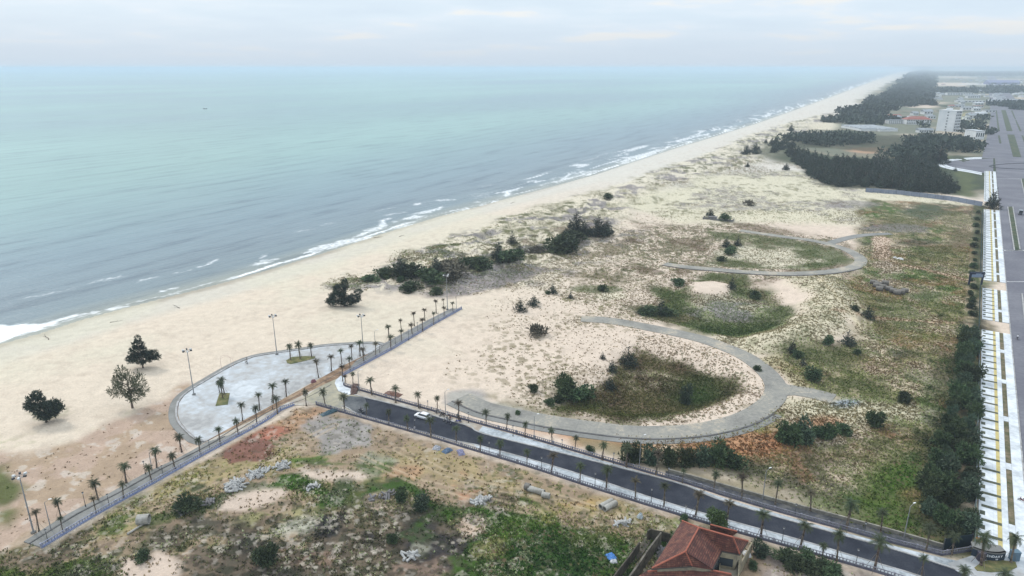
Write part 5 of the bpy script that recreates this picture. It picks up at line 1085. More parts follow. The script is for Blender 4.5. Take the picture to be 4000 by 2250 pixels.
# scattered scrub on the slopes
# -------- roadside trees along the right
hp = W([(2418, 850), (2455, 845), (2453, 1370), (2340, 1354), (2318, 1250), (2350, 1130), (2402, 1000)])
xs_ = [p[0] for p in hp]; ys_ = [p[1] for p in hp]; rd = random.Random(5); pts_ = []
tries = 0
while len(pts_) < 60 and tries < 9000:
    tries += 1; x, y = rd.uniform(min(xs_), max(xs_)), rd.uniform(min(ys_), max(ys_))
    if sdpoly(np.array([x]), np.array([y]), hp)[0] < .5: continue
    if all((x - a_) ** 2 + (y - b_) ** 2 > 3.6 ** 2 for a_, b_ in pts_): pts_.append((x, y))
pts_.sort(key=lambda p: p[1])
for i, (x, y) in enumerate(pts_):
    place('hedge%d' % (i % 3), 0, 0, rd.uniform(3.2, 5.8), 'bushy dark tree in the dense belt left of the slotted boulevard pavement', 'trees in the dense belt beside the boulevard', 'tree', rd.uniform(.75, 1.0), xy=(x, y))
# belt continuing thinly up the sheet fence
for i in range(16):
    a_ = al(835 + i * 27); p = bpt(a_, cF - 2.6 - rd.uniform(0, 1)); place('bush%d' % (i % 3), 0, 0, rd.uniform(1.4, 2.6), 'low bush against the dark green sheet fence along the boulevard', 'bushes against the sheet fence', 'bush', 1.2, xy=p)
# -------- groves
def fill(poly, step, n_max, seed):
    P_ = W(poly); xs_ = [p[0] for p in P_]; ys_ = [p[1] for p in P_]; rd = random.Random(seed); out = []; t_ = 0
    while len(out) < n_max and t_ < 60000:
        t_ += 1; x, y = rd.uniform(min(xs_), max(xs_)), rd.uniform(min(ys_), max(ys_))
        if any((x - a_) ** 2 + (y - b_) ** 2 < step * step for a_, b_ in out): continue
        if sdpoly(np.array([x]), np.array([y]), P_)[0] > 0: out.append((x, y))
    return out
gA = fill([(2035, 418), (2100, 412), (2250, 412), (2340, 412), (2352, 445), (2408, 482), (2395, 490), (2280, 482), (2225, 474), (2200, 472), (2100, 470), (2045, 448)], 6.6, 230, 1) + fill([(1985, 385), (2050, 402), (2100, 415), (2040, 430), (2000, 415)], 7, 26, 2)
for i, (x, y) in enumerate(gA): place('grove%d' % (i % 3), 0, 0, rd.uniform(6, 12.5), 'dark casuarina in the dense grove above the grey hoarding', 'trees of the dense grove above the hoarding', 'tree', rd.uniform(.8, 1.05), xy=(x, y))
gC = fill([(1940, 362), (1985, 358), (2005, 372), (1985, 388), (1945, 386)], 7, 16, 3)
for i, (x, y) in enumerate(gC): place('grove%d' % (i % 3), 0, 0, rd.uniform(7, 10), 'dark casuarina in the small clump left of the large grove', 'trees of the small clump left of the grove', 'tree', .9, xy=(x, y))
for u, v, h, l_ in ((2916, 605, 560, 'dark casuarina alone on the far dunes, left one'), (2950, 600, 548, 'dark casuarina alone on the far dunes, taller right one'), (2990, 560, 540, 'small dark tree on the dunes before the far beach'), (3070, 665, 632, 'round green bush at the left foot of the grove'), (2920, 648, 630, 'low dark bush on the sand left of the grove'), (3090, 512, 482, 'lone slim tree on the far dunes'), (3665, 640, 560, 'dark tree standing free right of the grove')):
    T('casu%d' % (u % 3), u, v, h, l_, 'tree', 1.3)
def wood(name, polys, step, hgt, mt_, label, seed, nq=60, size=2.2):
    """a far wood that reads as one mass: many small crowns in one object"""
    rg = np.random.default_rng(seed); Vs = []; 
    for k, (poly, st) in enumerate(polys):
        P_ = np.array(W(poly)); pp = []
        gx_ = np.arange(P_[:, 0].min(), P_[:, 0].max(), st); gy_ = np.arange(P_[:, 1].min(), P_[:, 1].max(), st)
        GX, GY = np.meshgrid(gx_, gy_); GX = (GX + rg.uniform(-st * .5, st * .5, GX.shape)).ravel(); GY = (GY + rg.uniform(-st * .5, st * .5, GY.shape)).ravel()
        d_ = sdpoly(GX, GY, [tuple(p) for p in P_]) + (fbm(GX, GY, st * 4.5, 5) - .56) * st * 9
        ok = d_ > 0; GX, GY = GX[ok], GY[ok]
        if len(GX) > 2600: s_ = rg.choice(len(GX), 2600, replace=False); GX, GY = GX[s_], GY[s_]
        n_ = len(GX); nq_ = nq
        d = rg.normal(size=(n_, nq_, 3)); d /= np.linalg.norm(d, axis=2)[..., None]; hh_ = hgt * rg.uniform(.7, 1.15, (n_, 1))
        r_ = st * .62
        P3_ = np.stack([GX[:, None] + d[..., 0] * r_ * rg.uniform(.5, 1, (n_, nq_)), GY[:, None] + d[..., 1] * r_ * rg.uniform(.5, 1, (n_, nq_)), G + hh_ * .52 + d[..., 2] * hh_ * .48], -1).reshape(-1, 3)
        V_, _q = leaves(P3_, size * st / 10, rg, .5, 1.6); Vs.append(V_)
    V_ = np.concatenate(Vs); Q_ = np.arange(len(V_)).reshape(-1, 4)
    o = link(name, npmesh(name, V_, Q_, mt_)); return tag(o, label, 'woodland', kind='stuff')
wood('pine_wood', [([(1995, 345), (2060, 350), (2180, 346), (2240, 350), (2215, 365), (2080, 368), (1990, 360)], 9), ([(2240, 350), (2320, 350), (2440, 352), (2458, 378), (2400, 384), (2240, 382), (2215, 366)], 9), ([(2215, 384), (2330, 386), (2345, 412), (2235, 410)], 9)], 9, 9, m_casu, 'second belt of dark pines beyond the grove, in front of the white tower', 5, 40, 3.0)
wood('coastal_forest', [([(2118, 292), (2200, 258), (2275, 212), (2310, 192), (2352, 192), (2345, 215), (2315, 232), (2330, 250), (2372, 262), (2290, 270), (2240, 275), (2225, 296), (2150, 306)], 13), ([(2275, 212), (2292, 186), (2320, 176), (2350, 182), (2360, 190), (2330, 200)], 30)], 13, 11, m_casu, 'bluish coastal forest along the far beach', 6, 34, 4.2)
wood('distant_woodland', [([(2350, 183), (2576, 181), (2700, 183), (2700, 190), (2400, 192)], 50), ([(2470, 222), (2640, 222), (2640, 236), (2480, 234)], 26), ([(2500, 262), (2640, 262), (2640, 280), (2540, 276)], 16), ([(2110, 300), (2240, 300), (2260, 312), (2230, 322), (2110, 318)], 15), ([(2320, 228), (2470, 226), (2472, 232), (2330, 236)], 24), ([(2280, 318), (2350, 318), (2350, 324), (2280, 324)], 12), ([(2400, 316), (2470, 318), (2470, 324), (2400, 322)], 12), ([(2455, 300), (2480, 300), (2478, 345), (2460, 372)], 9)], 20, 8, m_casu, 'scattered bluish woods and tree rows on the far plain', 7, 26, 3.6)
# ================================================================== BUILDINGS
m_roof = bpy.data.materials.new('clay_roof_tiles'); m_roof.use_nodes = True; t = m_roof.node_tree; b = t.nodes['Principled BSDF']; b.inputs['Roughness'].default_value = .85
uvn = N(t, 'ShaderNodeUVMap'); sx_ = N(t, 'ShaderNodeSeparateXYZ'); t.links.new(uvn.outputs[0], sx_.inputs[0])
ge = N(t, 'ShaderNodeNewGeometry')
nz = N(t, 'ShaderNodeTexNoise'); nz.inputs['Scale'].default_value = .9; nz.inputs['Detail'].default_value = 5; t.links.new(ge.outputs['Position'], nz.inputs['Vector'])
wn = N(t, 'ShaderNodeTexVoronoi'); wn.inputs['Scale'].default_value = 3.2; t.links.new(ge.outputs['Position'], wn.inputs['Vector'])
rowf = mth(t, 'FRACT', mth(t, 'DIVIDE', sx_.outputs[1], .38)); colf = mth(t, 'FRACT', mth(t, 'DIVIDE', sx_.outputs[0], .30))
ln = mth(t, 'MAXIMUM', mth(t, 'LESS_THAN', rowf, .24), mth(t, 'MULTIPLY', mth(t, 'LESS_THAN', colf, .25), .5))
rc = ramp(t, nz.outputs[0], [(.34, (.070, .025, .020)), (.5, (.125, .038, .028)), (.66, (.19, .075, .048))])
rc = mixc(t, mth(t, 'MULTIPLY', mth(t, 'GREATER_THAN', wn.outputs['Color'], .8), .35), rc, (.34, .16, .10))
rc = mixc(t, mth(t, 'MULTIPLY', ln, .85), rc, (.03, .016, .014)); t.links.new(rc, b.inputs['Base Color'])
bp = N(t, 'ShaderNodeBump'); bp.inputs['Strength'].default_value = .7; bp.inputs['Distance'].default_value = .08
t.links.new(mth(t, 'SUBTRACT', 1.0, ln), bp.inputs['Height']); t.links.new(bp.outputs[0], b.inputs['Normal'])
m_ridge = mat('ridge_tiles', (.38, .12, .075), .8, noise=(.24, .085, .06), scale=2)
m_cream = mat('cream_render', lin(178, 168, 142, .7), .85, noise=lin(140, 132, 116, .66), scale=.8)
m_whitew = mat('white_render', (.70, .71, .72), .8, noise=(.56, .58, .60), scale=.25)
m_wind = mat('dark_glass', (.035, .045, .055), .25)
m_mould = mat('mouldy_concrete', lin(112, 104, 92, .64), .95, noise=lin(70, 68, 62, .6), scale=.9)
def Zc(x, y): return (2400 + x / 4.293, 1980 + y / 4.293)
def p3(x, y, z):
    u, v = Zc(x, y); q = px(u, v, G + z); return Vector((float(q[0]), float(q[1]), G + z))
hs_ = empty('tiled_house', tuple(p3(1500, 1000, 0))); ho = Vector(hs_.location); tag(hs_, 'large house with weathered red tiled hip roofs at the bottom edge', 'house')
RZ, EZ = 9.6, 6.6
A_ = p3(1135, 235, EZ); W1 = p3(1415, 350, RZ); W2 = p3(1190, 750, RZ); B_ = p3(630, 1030, EZ); E1 = p3(1990, 510, RZ); Gn = p3(2240, 575, EZ); F_ = p3(2100, 790, EZ); D_ = p3(1800, 735, EZ); D2 = p3(1645, 1040, EZ); C_ = p3(1300, 985, EZ + .3)
def roof_part(name, faces, thick=.22):
    V = []; Fc = []; uvs = []
    for f in faces:
        f = [Vector(p) - ho for p in f]; nrm = (f[1] - f[0]).cross(f[2] - f[0])
        if nrm.z < 0: f = f[::-1]; nrm = -nrm
        nrm.normalize(); hor_ = Vector((0, 0, 1)).cross(nrm); hor_ = hor_.normalized() if hor_.length > 1e-3 else Vector((1, 0, 0)); upv = nrm.cross(hor_)
        n0 = len(V); k = len(f); V += [tuple(p) for p in f] + [tuple(p - Vector((0, 0, thick))) for p in f]
        Fc.append(tuple(range(n0, n0 + k))); Fc.append(tuple(range(n0 + 2 * k - 1, n0 + k - 1, -1)))
        for i in range(k): j = (i + 1) % k; Fc.append((n0 + i, n0 + k + i, n0 + k + j, n0 + j))
        for p in f + f: uvs.append((p.dot(hor_), p.dot(upv)))
    me = bpy.data.meshes.new(name); me.from_pydata(V, [], Fc); me.update(); uv = me.uv_layers.new(name='UVMap')
    for l in me.loops: uv.data[l.index].uv = uvs[l.vertex_index]
    me.materials.append(m_roof); return link(name, me, hs_)
roof_part('roof', [(A_, W1, W2), (A_, W2, B_), (B_, W2, C_)]); roof_part('roof', [(W1, E1, D_), (W1, D_, D2), (W1, D2, W2), (W2, D2, C_), (E1, F_, D_)])
roof_part('roof', [(E1, Gn, F_)]); roof_part('roof', [(A_, Gn, E1), (A_, E1, W1)])
lowr = [p3(560, 1085, 5.6), p3(640, 1045, 5.9), p3(1310, 1000, 5.9), p3(1960, 1130, 5.9), p3(2080, 1400, 4.4), p3(500, 1400, 4.4)]
roof_part('lower_roof', [(lowr[0], lowr[1], lowr[2]), (lowr[0], lowr[2], lowr[5]), (lowr[2], lowr[3], lowr[4]), (lowr[2], lowr[4], lowr[5])])
tip_ = [p3(400, 1160, 4.2), p3(560, 1060, 5.2), p3(640, 1110, 5.2), p3(520, 1300, 4.0)]
roof_part('porch_roof', [(tip_[0], tip_[1], tip_[2]), (tip_[0], tip_[2], tip_[3])])
nr = [p3(1610, 300, 6.2), p3(1750, 350, 6.2), p3(2060, 415, 6.2), p3(1980, 480, 5.2), p3(1600, 380, 5.2)]
roof_part('rear_roof', [(nr[0], nr[1], nr[4]), (nr[1], nr[2], nr[3]), (nr[1], nr[3], nr[4])])
rm = MB()
for p, q in ((W1, W2), (W1, E1), (W2, B_), (W2, C_), (E1, Gn), (E1, F_), (A_, W1), (lowr[0], lowr[2]), (lowr[2], lowr[3]), (nr[0], nr[2])):
    rm = MB(); rm.tube(p - ho + Vector((0, 0, .05)), q - ho + Vector((0, 0, .05)), .14, n=6); rm.build('ridge_cap', m_ridge, hs_)
gm_ = MB()
for p, q in ((A_, B_), (D_, F_), (D_, D2), (F_, Gn), (B_, C_)): gm_.tube(p - ho - Vector((0, 0, .2)), q - ho - Vector((0, 0, .2)), .13, n=5)
gm_.build('gutter', mat('dark_gutter', (.05, .045, .04), .7), hs_)
cen = (A_ + B_ + C_ + D2 + D_ + F_ + Gn) / 7
def inset(p, k=.9): q = cen.lerp(p, k); return (q.x - ho.x, q.y - ho.y)
wm = MB(); wm.prism([inset(p) for p in (A_, B_, C_, D2, D_, F_, Gn)], -.3, EZ - .25); wl = wm.build('wall', m_cream, hs_)
wm = MB(); ct = [p3(1760, 1050, 3.2), p3(1800, 800, 3.2), p3(2080, 900, 3.2), p3(2070, 1250, 3.2), p3(1750, 1230, 3.2)]
wm.prism([(p.x - ho.x, p.y - ho.y) for p in ct], -.3, 3.2); wm.build('terrace', pos_mat('terrace_screed', [lin(140, 134, 116, .66), lin(166, 160, 148, .68)], .4, .85, 1.5), hs_)
pw = MB()
for i in range(len(ct)):
    p, q = ct[i] - ho, ct[(i + 1) % len(ct)] - ho; c = (p + q) / 2; d = q - p; pw.box((c.x, c.y, 3.7), (d.length, .15, 1.0), math.atan2(d.y, d.x))
pw.build('parapet', m_cream, hs_)
wmn = MB()
for f in (.25, .6):
    for P_, Q_ in ((D_, F_), (D_, D2), (A_, B_)):
        c = Vector((*inset(P_.lerp(Q_, f), .905), 4.6)); d = (Q_ - P_); wmn.box(c, (1.3, .2, 1.5), math.atan2(d.y, d.x))
wn_ = wmn.build('window', m_wind, hs_)
lt = MB()
for x, y in ((2205, 830), (840, 485)):
    pass
# boundary walls and lean-to beside the house
def wall_seg(name, pts, h, t_, mt_, label, zb=0):
    e = MB(); o = p3(*pts[0], 0)
    for a_, b_ in zip(pts, pts[1:]):
        p, q = p3(*a_, h) , p3(*b_, h); c = (p + q) / 2; d = q - p; e.box((c.x, c.y, G + h / 2 - .2), (math.hypot(d.x, d.y) + t_ * .5, t_, h + .4), math.atan2(d.y, d.x))
    return tag(e.build(name, mt_), label, 'wall')
wall_seg('yard_wall', [(420, 590), (220, 860), (0, 1140), (-90, 1260)], 2.2, .22, m_mould, 'mossy narrow wall left of the house, the outer of two parallel ones')
wall_seg('yard_wall', [(780, 430), (560, 720), (400, 960), (240, 1180), (180, 1270)], 2.8, .3, mat('blackened_wall', lin(84, 80, 74, .6), .95, noise=lin(140, 134, 124, .66), scale=.8), 'thick blackened wall between the yard and the red roof')
wall_seg('yard_wall', [(560, 400), (610, 365), (730, 400), (800, 410), (930, 450)], 2.2, .22, m_mould, 'short zigzag wall at the top of the yard beside the roof')
wall_seg('yard_wall', [(2310, 590), (2230, 740), (2120, 940), (2070, 1100), (2080, 1250)], 2.4, .2, m_cream, 'pale wall running down the right side of the house')
m_ = MB(); m_.prism([tuple(p3(x, y, 0).xy) for x, y in ((440, 620), (560, 400), (700, 420), (540, 700), (210, 1180), (-60, 1260))], G - .3, G + .12); struct(m_.build('yard', m_mould))
def small(name, u, v, label, cat, boxes, mt_):
    x, y, z = gp(u, v); m_ = MB()
    for c, d, rz in boxes: m_.box(c, d, rz)
    o = m_.build(name, mt_); o.location = (x, y, z); return tag(o, label, cat)
# tower block
m_tower = mat('white_facade', (.66, .68, .70), .7, noise=(.54, .57, .60), scale=.08)
def building(name, u0, u1, v, vt, dep, label, mt_w, mt_r, rows=2, cols=8, roof='flat', group=None, cat='building', wins=True):
    """front wall between two pixel columns at base row v"""
    x0, y0 = px(u0, v); x1, y1 = px(u1, v); W_ = float(x1 - x0); h = ph(v, vt, (u0 + u1) / 2)
    e = empty(name, (float(x0), float(y0), G)); tag(e, label, cat, group)
    wb_ = MB(); wb_.box((W_ / 2, dep / 2, h / 2 - .3), (W_, dep, h + .6)); wb_.build('wall', mt_w, e)
    r_ = MB()
    if roof == 'flat': r_.box((W_ / 2, dep / 2, h + .15), (W_ + .8, dep + .8, .5))
    else:
        a_, o_ = dep * .5, .8; hh_ = min(dep, W_) * .28
        V = [(-o_, -o_, h), (W_ + o_, -o_, h), (W_ + o_, dep + o_, h), (-o_, dep + o_, h), (a_, a_, h + hh_), (W_ - a_, a_, h + hh_)]
        if roof == 'gable': V[4] = (-o_, a_, h + hh_); V[5] = (W_ + o_, a_, h + hh_)
        r_.add(V, [(0, 1, 5, 4), (1, 2, 5), (2, 3, 4, 5), (3, 0, 4), (3, 2, 1, 0)])
    r_.build('roof', mt_r, e)
    if wins:
        fst_ = None
        for i in range(rows):
            for j in range(cols):
                x_ = W_ * (j + .5) / cols; z_ = h * (i + .55) / rows; w_ = W_ / cols * .5; hh_ = h / rows * .45
                if fst_ is None:
                    m_ = MB(); m_.box((0, 0, 0), (w_, .3, hh_)); ob = m_.build('window', m_wind, e); fst_ = ob
                else: ob = link('window', fst_.data, e)
                ob.location = (x_, -.05, z_)
    return e, W_, h
e, W_, h = building('tower_block', 3655, 3717, 511, 430, 17, 'tall white seven-storey tower block with small dark windows, far right', m_tower, m_whitew, wins=False); e.rotation_euler = (0, 0, R(-56))
for k in range(7):
    for j, (w_, fx) in enumerate(((1.8, .5),)):
        m_ = MB(); m_.box((W_ * (.36 + .035 * k) * 0 + W_ * .55, -.05, h * (k + .6) / 7.2), (w_, .3, 1.3)); m_.build('window', m_wind, e)
    for fy in (3, 7.2, 11.5, 14.3):
        m_ = MB(); m_.box((W_ + .05, fy, h * (k + .6) / 7.2), (.3, 1.7, 1.8)); m_.build('window', m_wind, e)
for k in range(8):
    m_ = MB(); m_.box((W_ + .8, 8, h * k / 7.2 + .9), (1.6, 16.4, .3)); m_.build('balcony', m_whitew, e)
m_ = MB(); m_.box((W_ * .4, 9, h + 1.6), (6, 6, 2.8)); m_.build('lift_house', m_tower, e)
m_red = mat('faded_red_roof', lin(178, 116, 104, .72), .8, noise=lin(150, 96, 88, .7), scale=.3)
m_grr = mat('grey_roof', lin(170, 176, 182, .72), .7, noise=lin(140, 148, 156, .7), scale=.2)
m_whr = mat('white_roof', lin(214, 218, 222, .74), .6, noise=lin(180, 186, 192, .72), scale=.2)
m_blu = mat('violet_blue_roof', lin(140, 144, 182, .72), .6)
LB = [(3540, 3636, 486, 467, 16, 'long white school-like building with a faded red roof', m_whitew, m_red, 2, 14, 'hip'),
      (3470, 3532, 484, 470, 12, 'low white building left of the red-roofed one', m_whitew, m_grr, 2, 8, 'flat'), (3395, 3452, 478, 466, 12, 'low grey-roofed building farther left behind the pines', m_whitew, m_grr, 1, 7, 'hip'),
      (3308, 3350, 472, 463, 10, 'small pale building nearest the coastal forest', m_whitew, m_whr, 1, 5, 'flat'), (3745, 3848, 497, 484, 8, 'long low white building right of the tower block', m_whitew, m_whr, 1, 14, 'flat'),
      (3722, 3766, 515, 505, 9, 'low white annexe at the right foot of the tower', m_whitew, m_whr, 1, 5, 'flat'), (3590, 3645, 518, 508, 9, 'low grey-roofed shed at the left foot of the tower', m_whitew, m_grr, 1, 6, 'gable'),
      (3808, 3842, 545, 512, 22, 'pale flat-roofed block beside the boulevard trees', m_whitew, m_whr, 1, 4, 'flat'), (3700, 3802, 372, 363, 14, 'row of white houses beyond the sand field', m_whitew, m_whr, 1, 10, 'flat'), (3780, 3830, 384, 374, 14, 'white terrace behind the sand field, right one', m_whitew, m_grr, 1, 6, 'hip'),
      (3860, 3984, 330, 322, 40, 'long violet-blue factory shed on the horizon plain', m_blu, m_blu, 1, 3, 'gable'), (3820, 4040, 316, 312, 30, 'very long white wall-like building near the horizon', m_whitew, m_whr, 1, 3, 'flat'), (3740, 3850, 400, 394, 14, 'long pale low building on the road to the left of the boulevard', m_whitew, m_whr, 1, 8, 'flat'), (3870, 4040, 396, 389, 14, 'long white wall-like building across the end of the boulevard', m_whitew, m_whr, 1, 8, 'flat')]
for a_ in LB: building('low_building', *a_[:5], a_[5], a_[6], a_[7], a_[8], a_[9], a_[10])
rd = random.Random(21)
hg = 0
for (u0, u1, v0, v1, n_) in ((3560, 3860, 395, 470, 26), (3640, 4040, 345, 400, 26), (3480, 3990, 290, 335, 24), (3300, 3640, 462, 480, 10)):
    for i in range(n_):
        u = rd.uniform(u0, u1); v = rd.uniform(v0, v1)
        if (3480 < u < 3700 and 400 < v < 430) or (3640 < u < 3740 and 425 < v < 520) or u > 3860 and v > 400: continue
        w_ = rd.uniform(9, 22); x, y = px(u, v); du = w_ * F / float(y); mt_w = m_whitew; mt_r = rd.choice([m_grr, m_whr, m_red, m_grr, m_whr, m_blu if v < 350 else m_grr])
        building('distant_house', u, u + du, v, v - rd.uniform(3.2, 6) * F / float(y), rd.uniform(8, 14), 'small distant house on the hazy plain behind the coastal forest', mt_w, mt_r, 1, 3, rd.choice(['flat', 'gable', 'hip']), 'distant houses on the hazy plain', 'house', wins=v > 400)
# nursery sheds with striped pale roofs
for (u0, u1, v, n_, nm) in ((3362, 3432, 512, 9, 'left'), (3436, 3508, 514, 10, 'right')):
    x0, y0 = px(u0, v); x1, _y = px(u1, v); W_ = float(x1 - x0); e = empty('striped_shed', (float(x0), float(y0), G)); tag(e, 'wide %s-hand shed with pale striped roofs behind the pine belt' % nm, 'shed')
    for k in range(n_):
        m_ = MB(); y_ = k * 7.0; m_.add([(0, y_, 3.0), (W_, y_, 3.0), (W_, y_ + 5.6, 3.0), (0, y_ + 5.6, 3.0), (0, y_ + 2.8, 4.3), (W_, y_ + 2.8, 4.3)], [(0, 1, 5, 4), (2, 3, 4, 5), (1, 2, 5), (3, 0, 4), (3, 2, 1, 0)]); m_.build('roof', m_whr if k % 2 else m_grr, e)
    m_ = MB(); m_.box((W_ / 2, n_ * 3.5 - .7, 1.4), (W_ - 1, n_ * 7 - 2, 3.0)); m_.build('wall', m_whitew, e)
# little ruined wall on the sand plain
x, y, z = gp(2745, 856); x2, y2, _ = gp(2862, 868); m_ = MB(); d = math.hypot(x2 - x, y2 - y)
m_.box((d / 2, 0, .5), (d, .3, 1.0)); m_.box((0, 3, .4), (.3, 6, .8)); m_.box((d * .32, 1.4, .8), (4.5, 2.6, 1.6)); m_.box((d * .32, 1.4, 1.7), (5.2, 3.2, .16), .05); m_.box((d, 3, .4), (.3, 6, .8))
o = m_.build('ruined_wall', mat('bleached_concrete', lin(150, 150, 150, .68), .9, noise=lin(110, 110, 112, .64), scale=.6)); o.location = (x, y, z); o.rotation_euler = (0, 0, math.atan2(y2 - y, x2 - x)); tag(o, 'low ruined enclosure wall with a pale slab on the sand plain', 'wall')

# ================================================================== SMALL THINGS
m_pipe = mat('concrete_pipe', lin(196, 194, 188, .72), .85, noise=lin(150, 146, 138, .68), scale=.9)
m_pipei = mat('pipe_inside', (.12, .115, .11), .9)
def ring_mb(L, r, t_, n=18, ax='X'):
    m_ = MB(); V = []; 
    for x in (-L / 2, L / 2):
        for rr in (r, r - t_):
            for i in range(n): a_ = 2 * math.pi * i / n; V.append((x, rr * math.cos(a_), rr * math.sin(a_)))
    Fc = []
    for i in range(n):
        j = (i + 1) % n; Fc += [(i, j, 2 * n + j, 2 * n + i), (n + j, n + i, 3 * n + i, 3 * n + j), (j, i, n + i, n + j), (2 * n + i, 2 * n + j, 3 * n + j, 3 * n + i)]
    m_.add(V, Fc); return m_
def pipe(u, v, L, r, rz, label, group=None, z_up=0, mt_=None, data=None):
    x, y, z = gp(u, v); o = ring_mb(L, r, r * .13).build('concrete_pipe', mt_ or m_pipe) if data is None else link('concrete_pipe', data)
    if data is None:
        for p in o.data.polygons: p.use_smooth = False
    o.location = (x, y, z + r * .96 + z_up); o.rotation_euler = (0, 0, rz); return tag(o, label, 'pipe', group)
m_pg = mat('grey_culvert_concrete', lin(150, 146, 140, .68), .9, noise=lin(112, 106, 100, .64), scale=.9)
cl = [(1410, 115), (1432, 140), (1455, 165), (1478, 150), (1500, 120), (1530, 165), (1560, 180), (1590, 195), (1622, 190), (1650, 180), (1445, 128)]
gpp = 'culvert pipes in the scrub'
pd = None
for i, (x, y) in enumerate(cl):
    o = pipe(2700 + x / 1.9815, 1052 + y / 1.9815, 2.6, .95, R(-35 + (i * 7) % 11), 'grey concrete culvert pipe lying in the scrub, %s from the left' % ORD[i], gpp, mt_=m_pg, data=pd); pd = o.data
o = pipe(2060, 1912, 1.1, .75, R(-25), 'short rusty end ring of the broken concrete pipe in the grass', mt_=m_pg)
o = pipe(2095, 1925, 3.6, .62, R(-27), 'longest section of the pale broken pipe in the grass'); o = pipe(2132, 1944, 1.7, .62, R(-20), 'loose right-hand section of the pale broken pipe')
o = pipe(2368, 1977, 3.4, .6, R(38), 'pale concrete pipe on red earth, rear one of the pair'); o = pipe(2383, 1985, 3.4, .6, R(38), 'pale concrete pipe on red earth, front one of the pair')
o = pipe(563, 2045, 2.2, 1.0, R(8), 'short wide white concrete ring near the promenade'); 
pipe(530, 2070, 3.4, .22, R(62), 'thin pale pipe lying left of the white concrete ring')
# broken concrete posts
m_rub = mat('broken_concrete', lin(206, 206, 204, .74), .85, noise=lin(156, 156, 156, .7), scale=1.2)
m_rubg = mat('grey_broken_concrete', lin(150, 148, 150, .68), .9, noise=lin(116, 112, 112, .64), scale=1.2)
chunk = []
for i in range(5):
    rd_ = random.Random(i); m_ = MB(); L_ = rd_.uniform(.9, 2.0); r_ = rd_.uniform(.17, .26); m_.path([(-L_ / 2, 0, 0), (0, rd_.uniform(-.05, .05), 0), (L_ / 2, 0, 0)], [r_, r_ * .92, r_ * 1.05], 7)
    for k, v_ in enumerate(m_.v): m_.v[k] = tuple(c + rd_.uniform(-.03, .03) for c in v_)
    chunk.append(m_)
chm = []
def heap(cx_, cy_, rx, ry, n, label, group, seed, mt_=None):
    rd = random.Random(seed)
    for i in range(n):
        a_ = rd.uniform(0, 6.28); q = rd.uniform(0, 1) ** .6; u = cx_ + rx * q * math.cos(a_); v = cy_ + ry * q * math.sin(a_) - (u - cx_) * .25
        x, y, z = gp(u, v); k = i % 5
        key = (k, (mt_ or m_rub).name)
        ex = [c for c in chm if c[0] == key]
        if ex: o = link('broken_post', ex[0][1])
        else: o = chunk[k].build('broken_post', mt_ or m_rub); chm.append((key, o.data))
        o.location = (x, y, z + .15 + rd.uniform(0, .7) * (1 - q)); o.rotation_euler = (rd.uniform(0, 3), rd.uniform(-.5, .5), rd.uniform(0, 6.28)); tag(o, label, 'concrete piece', group)
heap(1100, 1822, 30, 14, 34, 'broken white concrete post in the compact heap by the small green patch', 'broken posts in the compact heap', 1)
heap(1010, 1850, 42, 17, 44, 'broken white concrete post in the middle heap below the red earth', 'broken posts in the middle heap', 2)
heap(920, 1900, 44, 24, 52, 'broken white concrete post in the left-hand heap reaching the dark shrubs', 'broken posts in the left heap', 3)
heap(815, 1965, 26, 10, 12, 'grey concrete slab piece beside the dark palm-like shrub', 'grey concrete pieces by the shrub', 4, m_rubg); heap(715, 2010, 16, 5, 5, 'grey concrete piece lying below the dark palm-like shrub', 'grey concrete pieces below the shrub', 5, m_rubg)
heap(1225, 1905, 30, 9, 12, 'pale broken post in the green weeds under the sandy bank', 'broken posts in the green weeds', 6); heap(1880, 1957, 34, 12, 40, 'small white stone in the scatter on the grass', 'white stones scattered on the grass', 7)
heap(1500, 1935, 60, 20, 16, 'pale stone by the two bright green bushes', 'pale stones by the green bushes', 8, m_rubg); heap(3178, 2222, 22, 10, 22, 'white stone in the heap between the bushes right of the house', 'white stones in the heap by the bushes', 9)
heap(2585, 2160, 16, 30, 12, 'grey rubble piece in the narrow yard beside the house', 'rubble in the narrow yard', 10, m_rubg); heap(2430, 2045, 30, 12, 14, 'pale rubble piece on the ground above the yard walls', 'rubble above the yard walls', 11)
heap(1600, 2170, 30, 22, 16, 'pale stone on the burnt ground at the bottom', 'pale stones on the burnt ground', 12)
# bagged material and tarpaulins
def sheet(u, v, w_, l_, h_, col, label, name='tarpaulin', cat='tarpaulin', seed=1):
    x, y, z = gp(u, v); n = 12; rg = np.random.default_rng(seed); V = []; 
    for i in range(n):
        for j in range(n):
            a_, b_ = i / (n - 1) - .5, j / (n - 1) - .5; e_ = max(0, 1 - (abs(a_) * 2) ** 3) * max(0, 1 - (abs(b_) * 2) ** 3)
            V.append((a_ * w_ + rg.normal() * .05, b_ * l_ + rg.normal() * .05, .06 + h_ * e_ * (.75 + .5 * rg.uniform()) ))
    Q_ = [(i * n + j, i * n + j + 1, (i + 1) * n + j + 1, (i + 1) * n + j) for i in range(n - 1) for j in range(n - 1)]
    o = link(name, npmesh(name, V, np.array(Q_)[:, ::-1], mat(name + str(seed), col, .5, noise=[c * .6 for c in col], scale=1.5))); o.location = (x, y, z); o.rotation_euler = (0, 0, seed); sm_ = o.modifiers.new('t', 'SOLIDIFY'); sm_.thickness = .03
    return tag(o, label, cat)
sheet(2387, 2176, 2.0, 1.6, .5, (.07, .22, .55), 'crumpled bright blue tarpaulin in the green weeds left of the house', seed=2); sheet(2397, 2195, 1.3, .9, .4, (.6, .62, .64), 'small pale plastic sheet under the blue tarpaulin', seed=3)
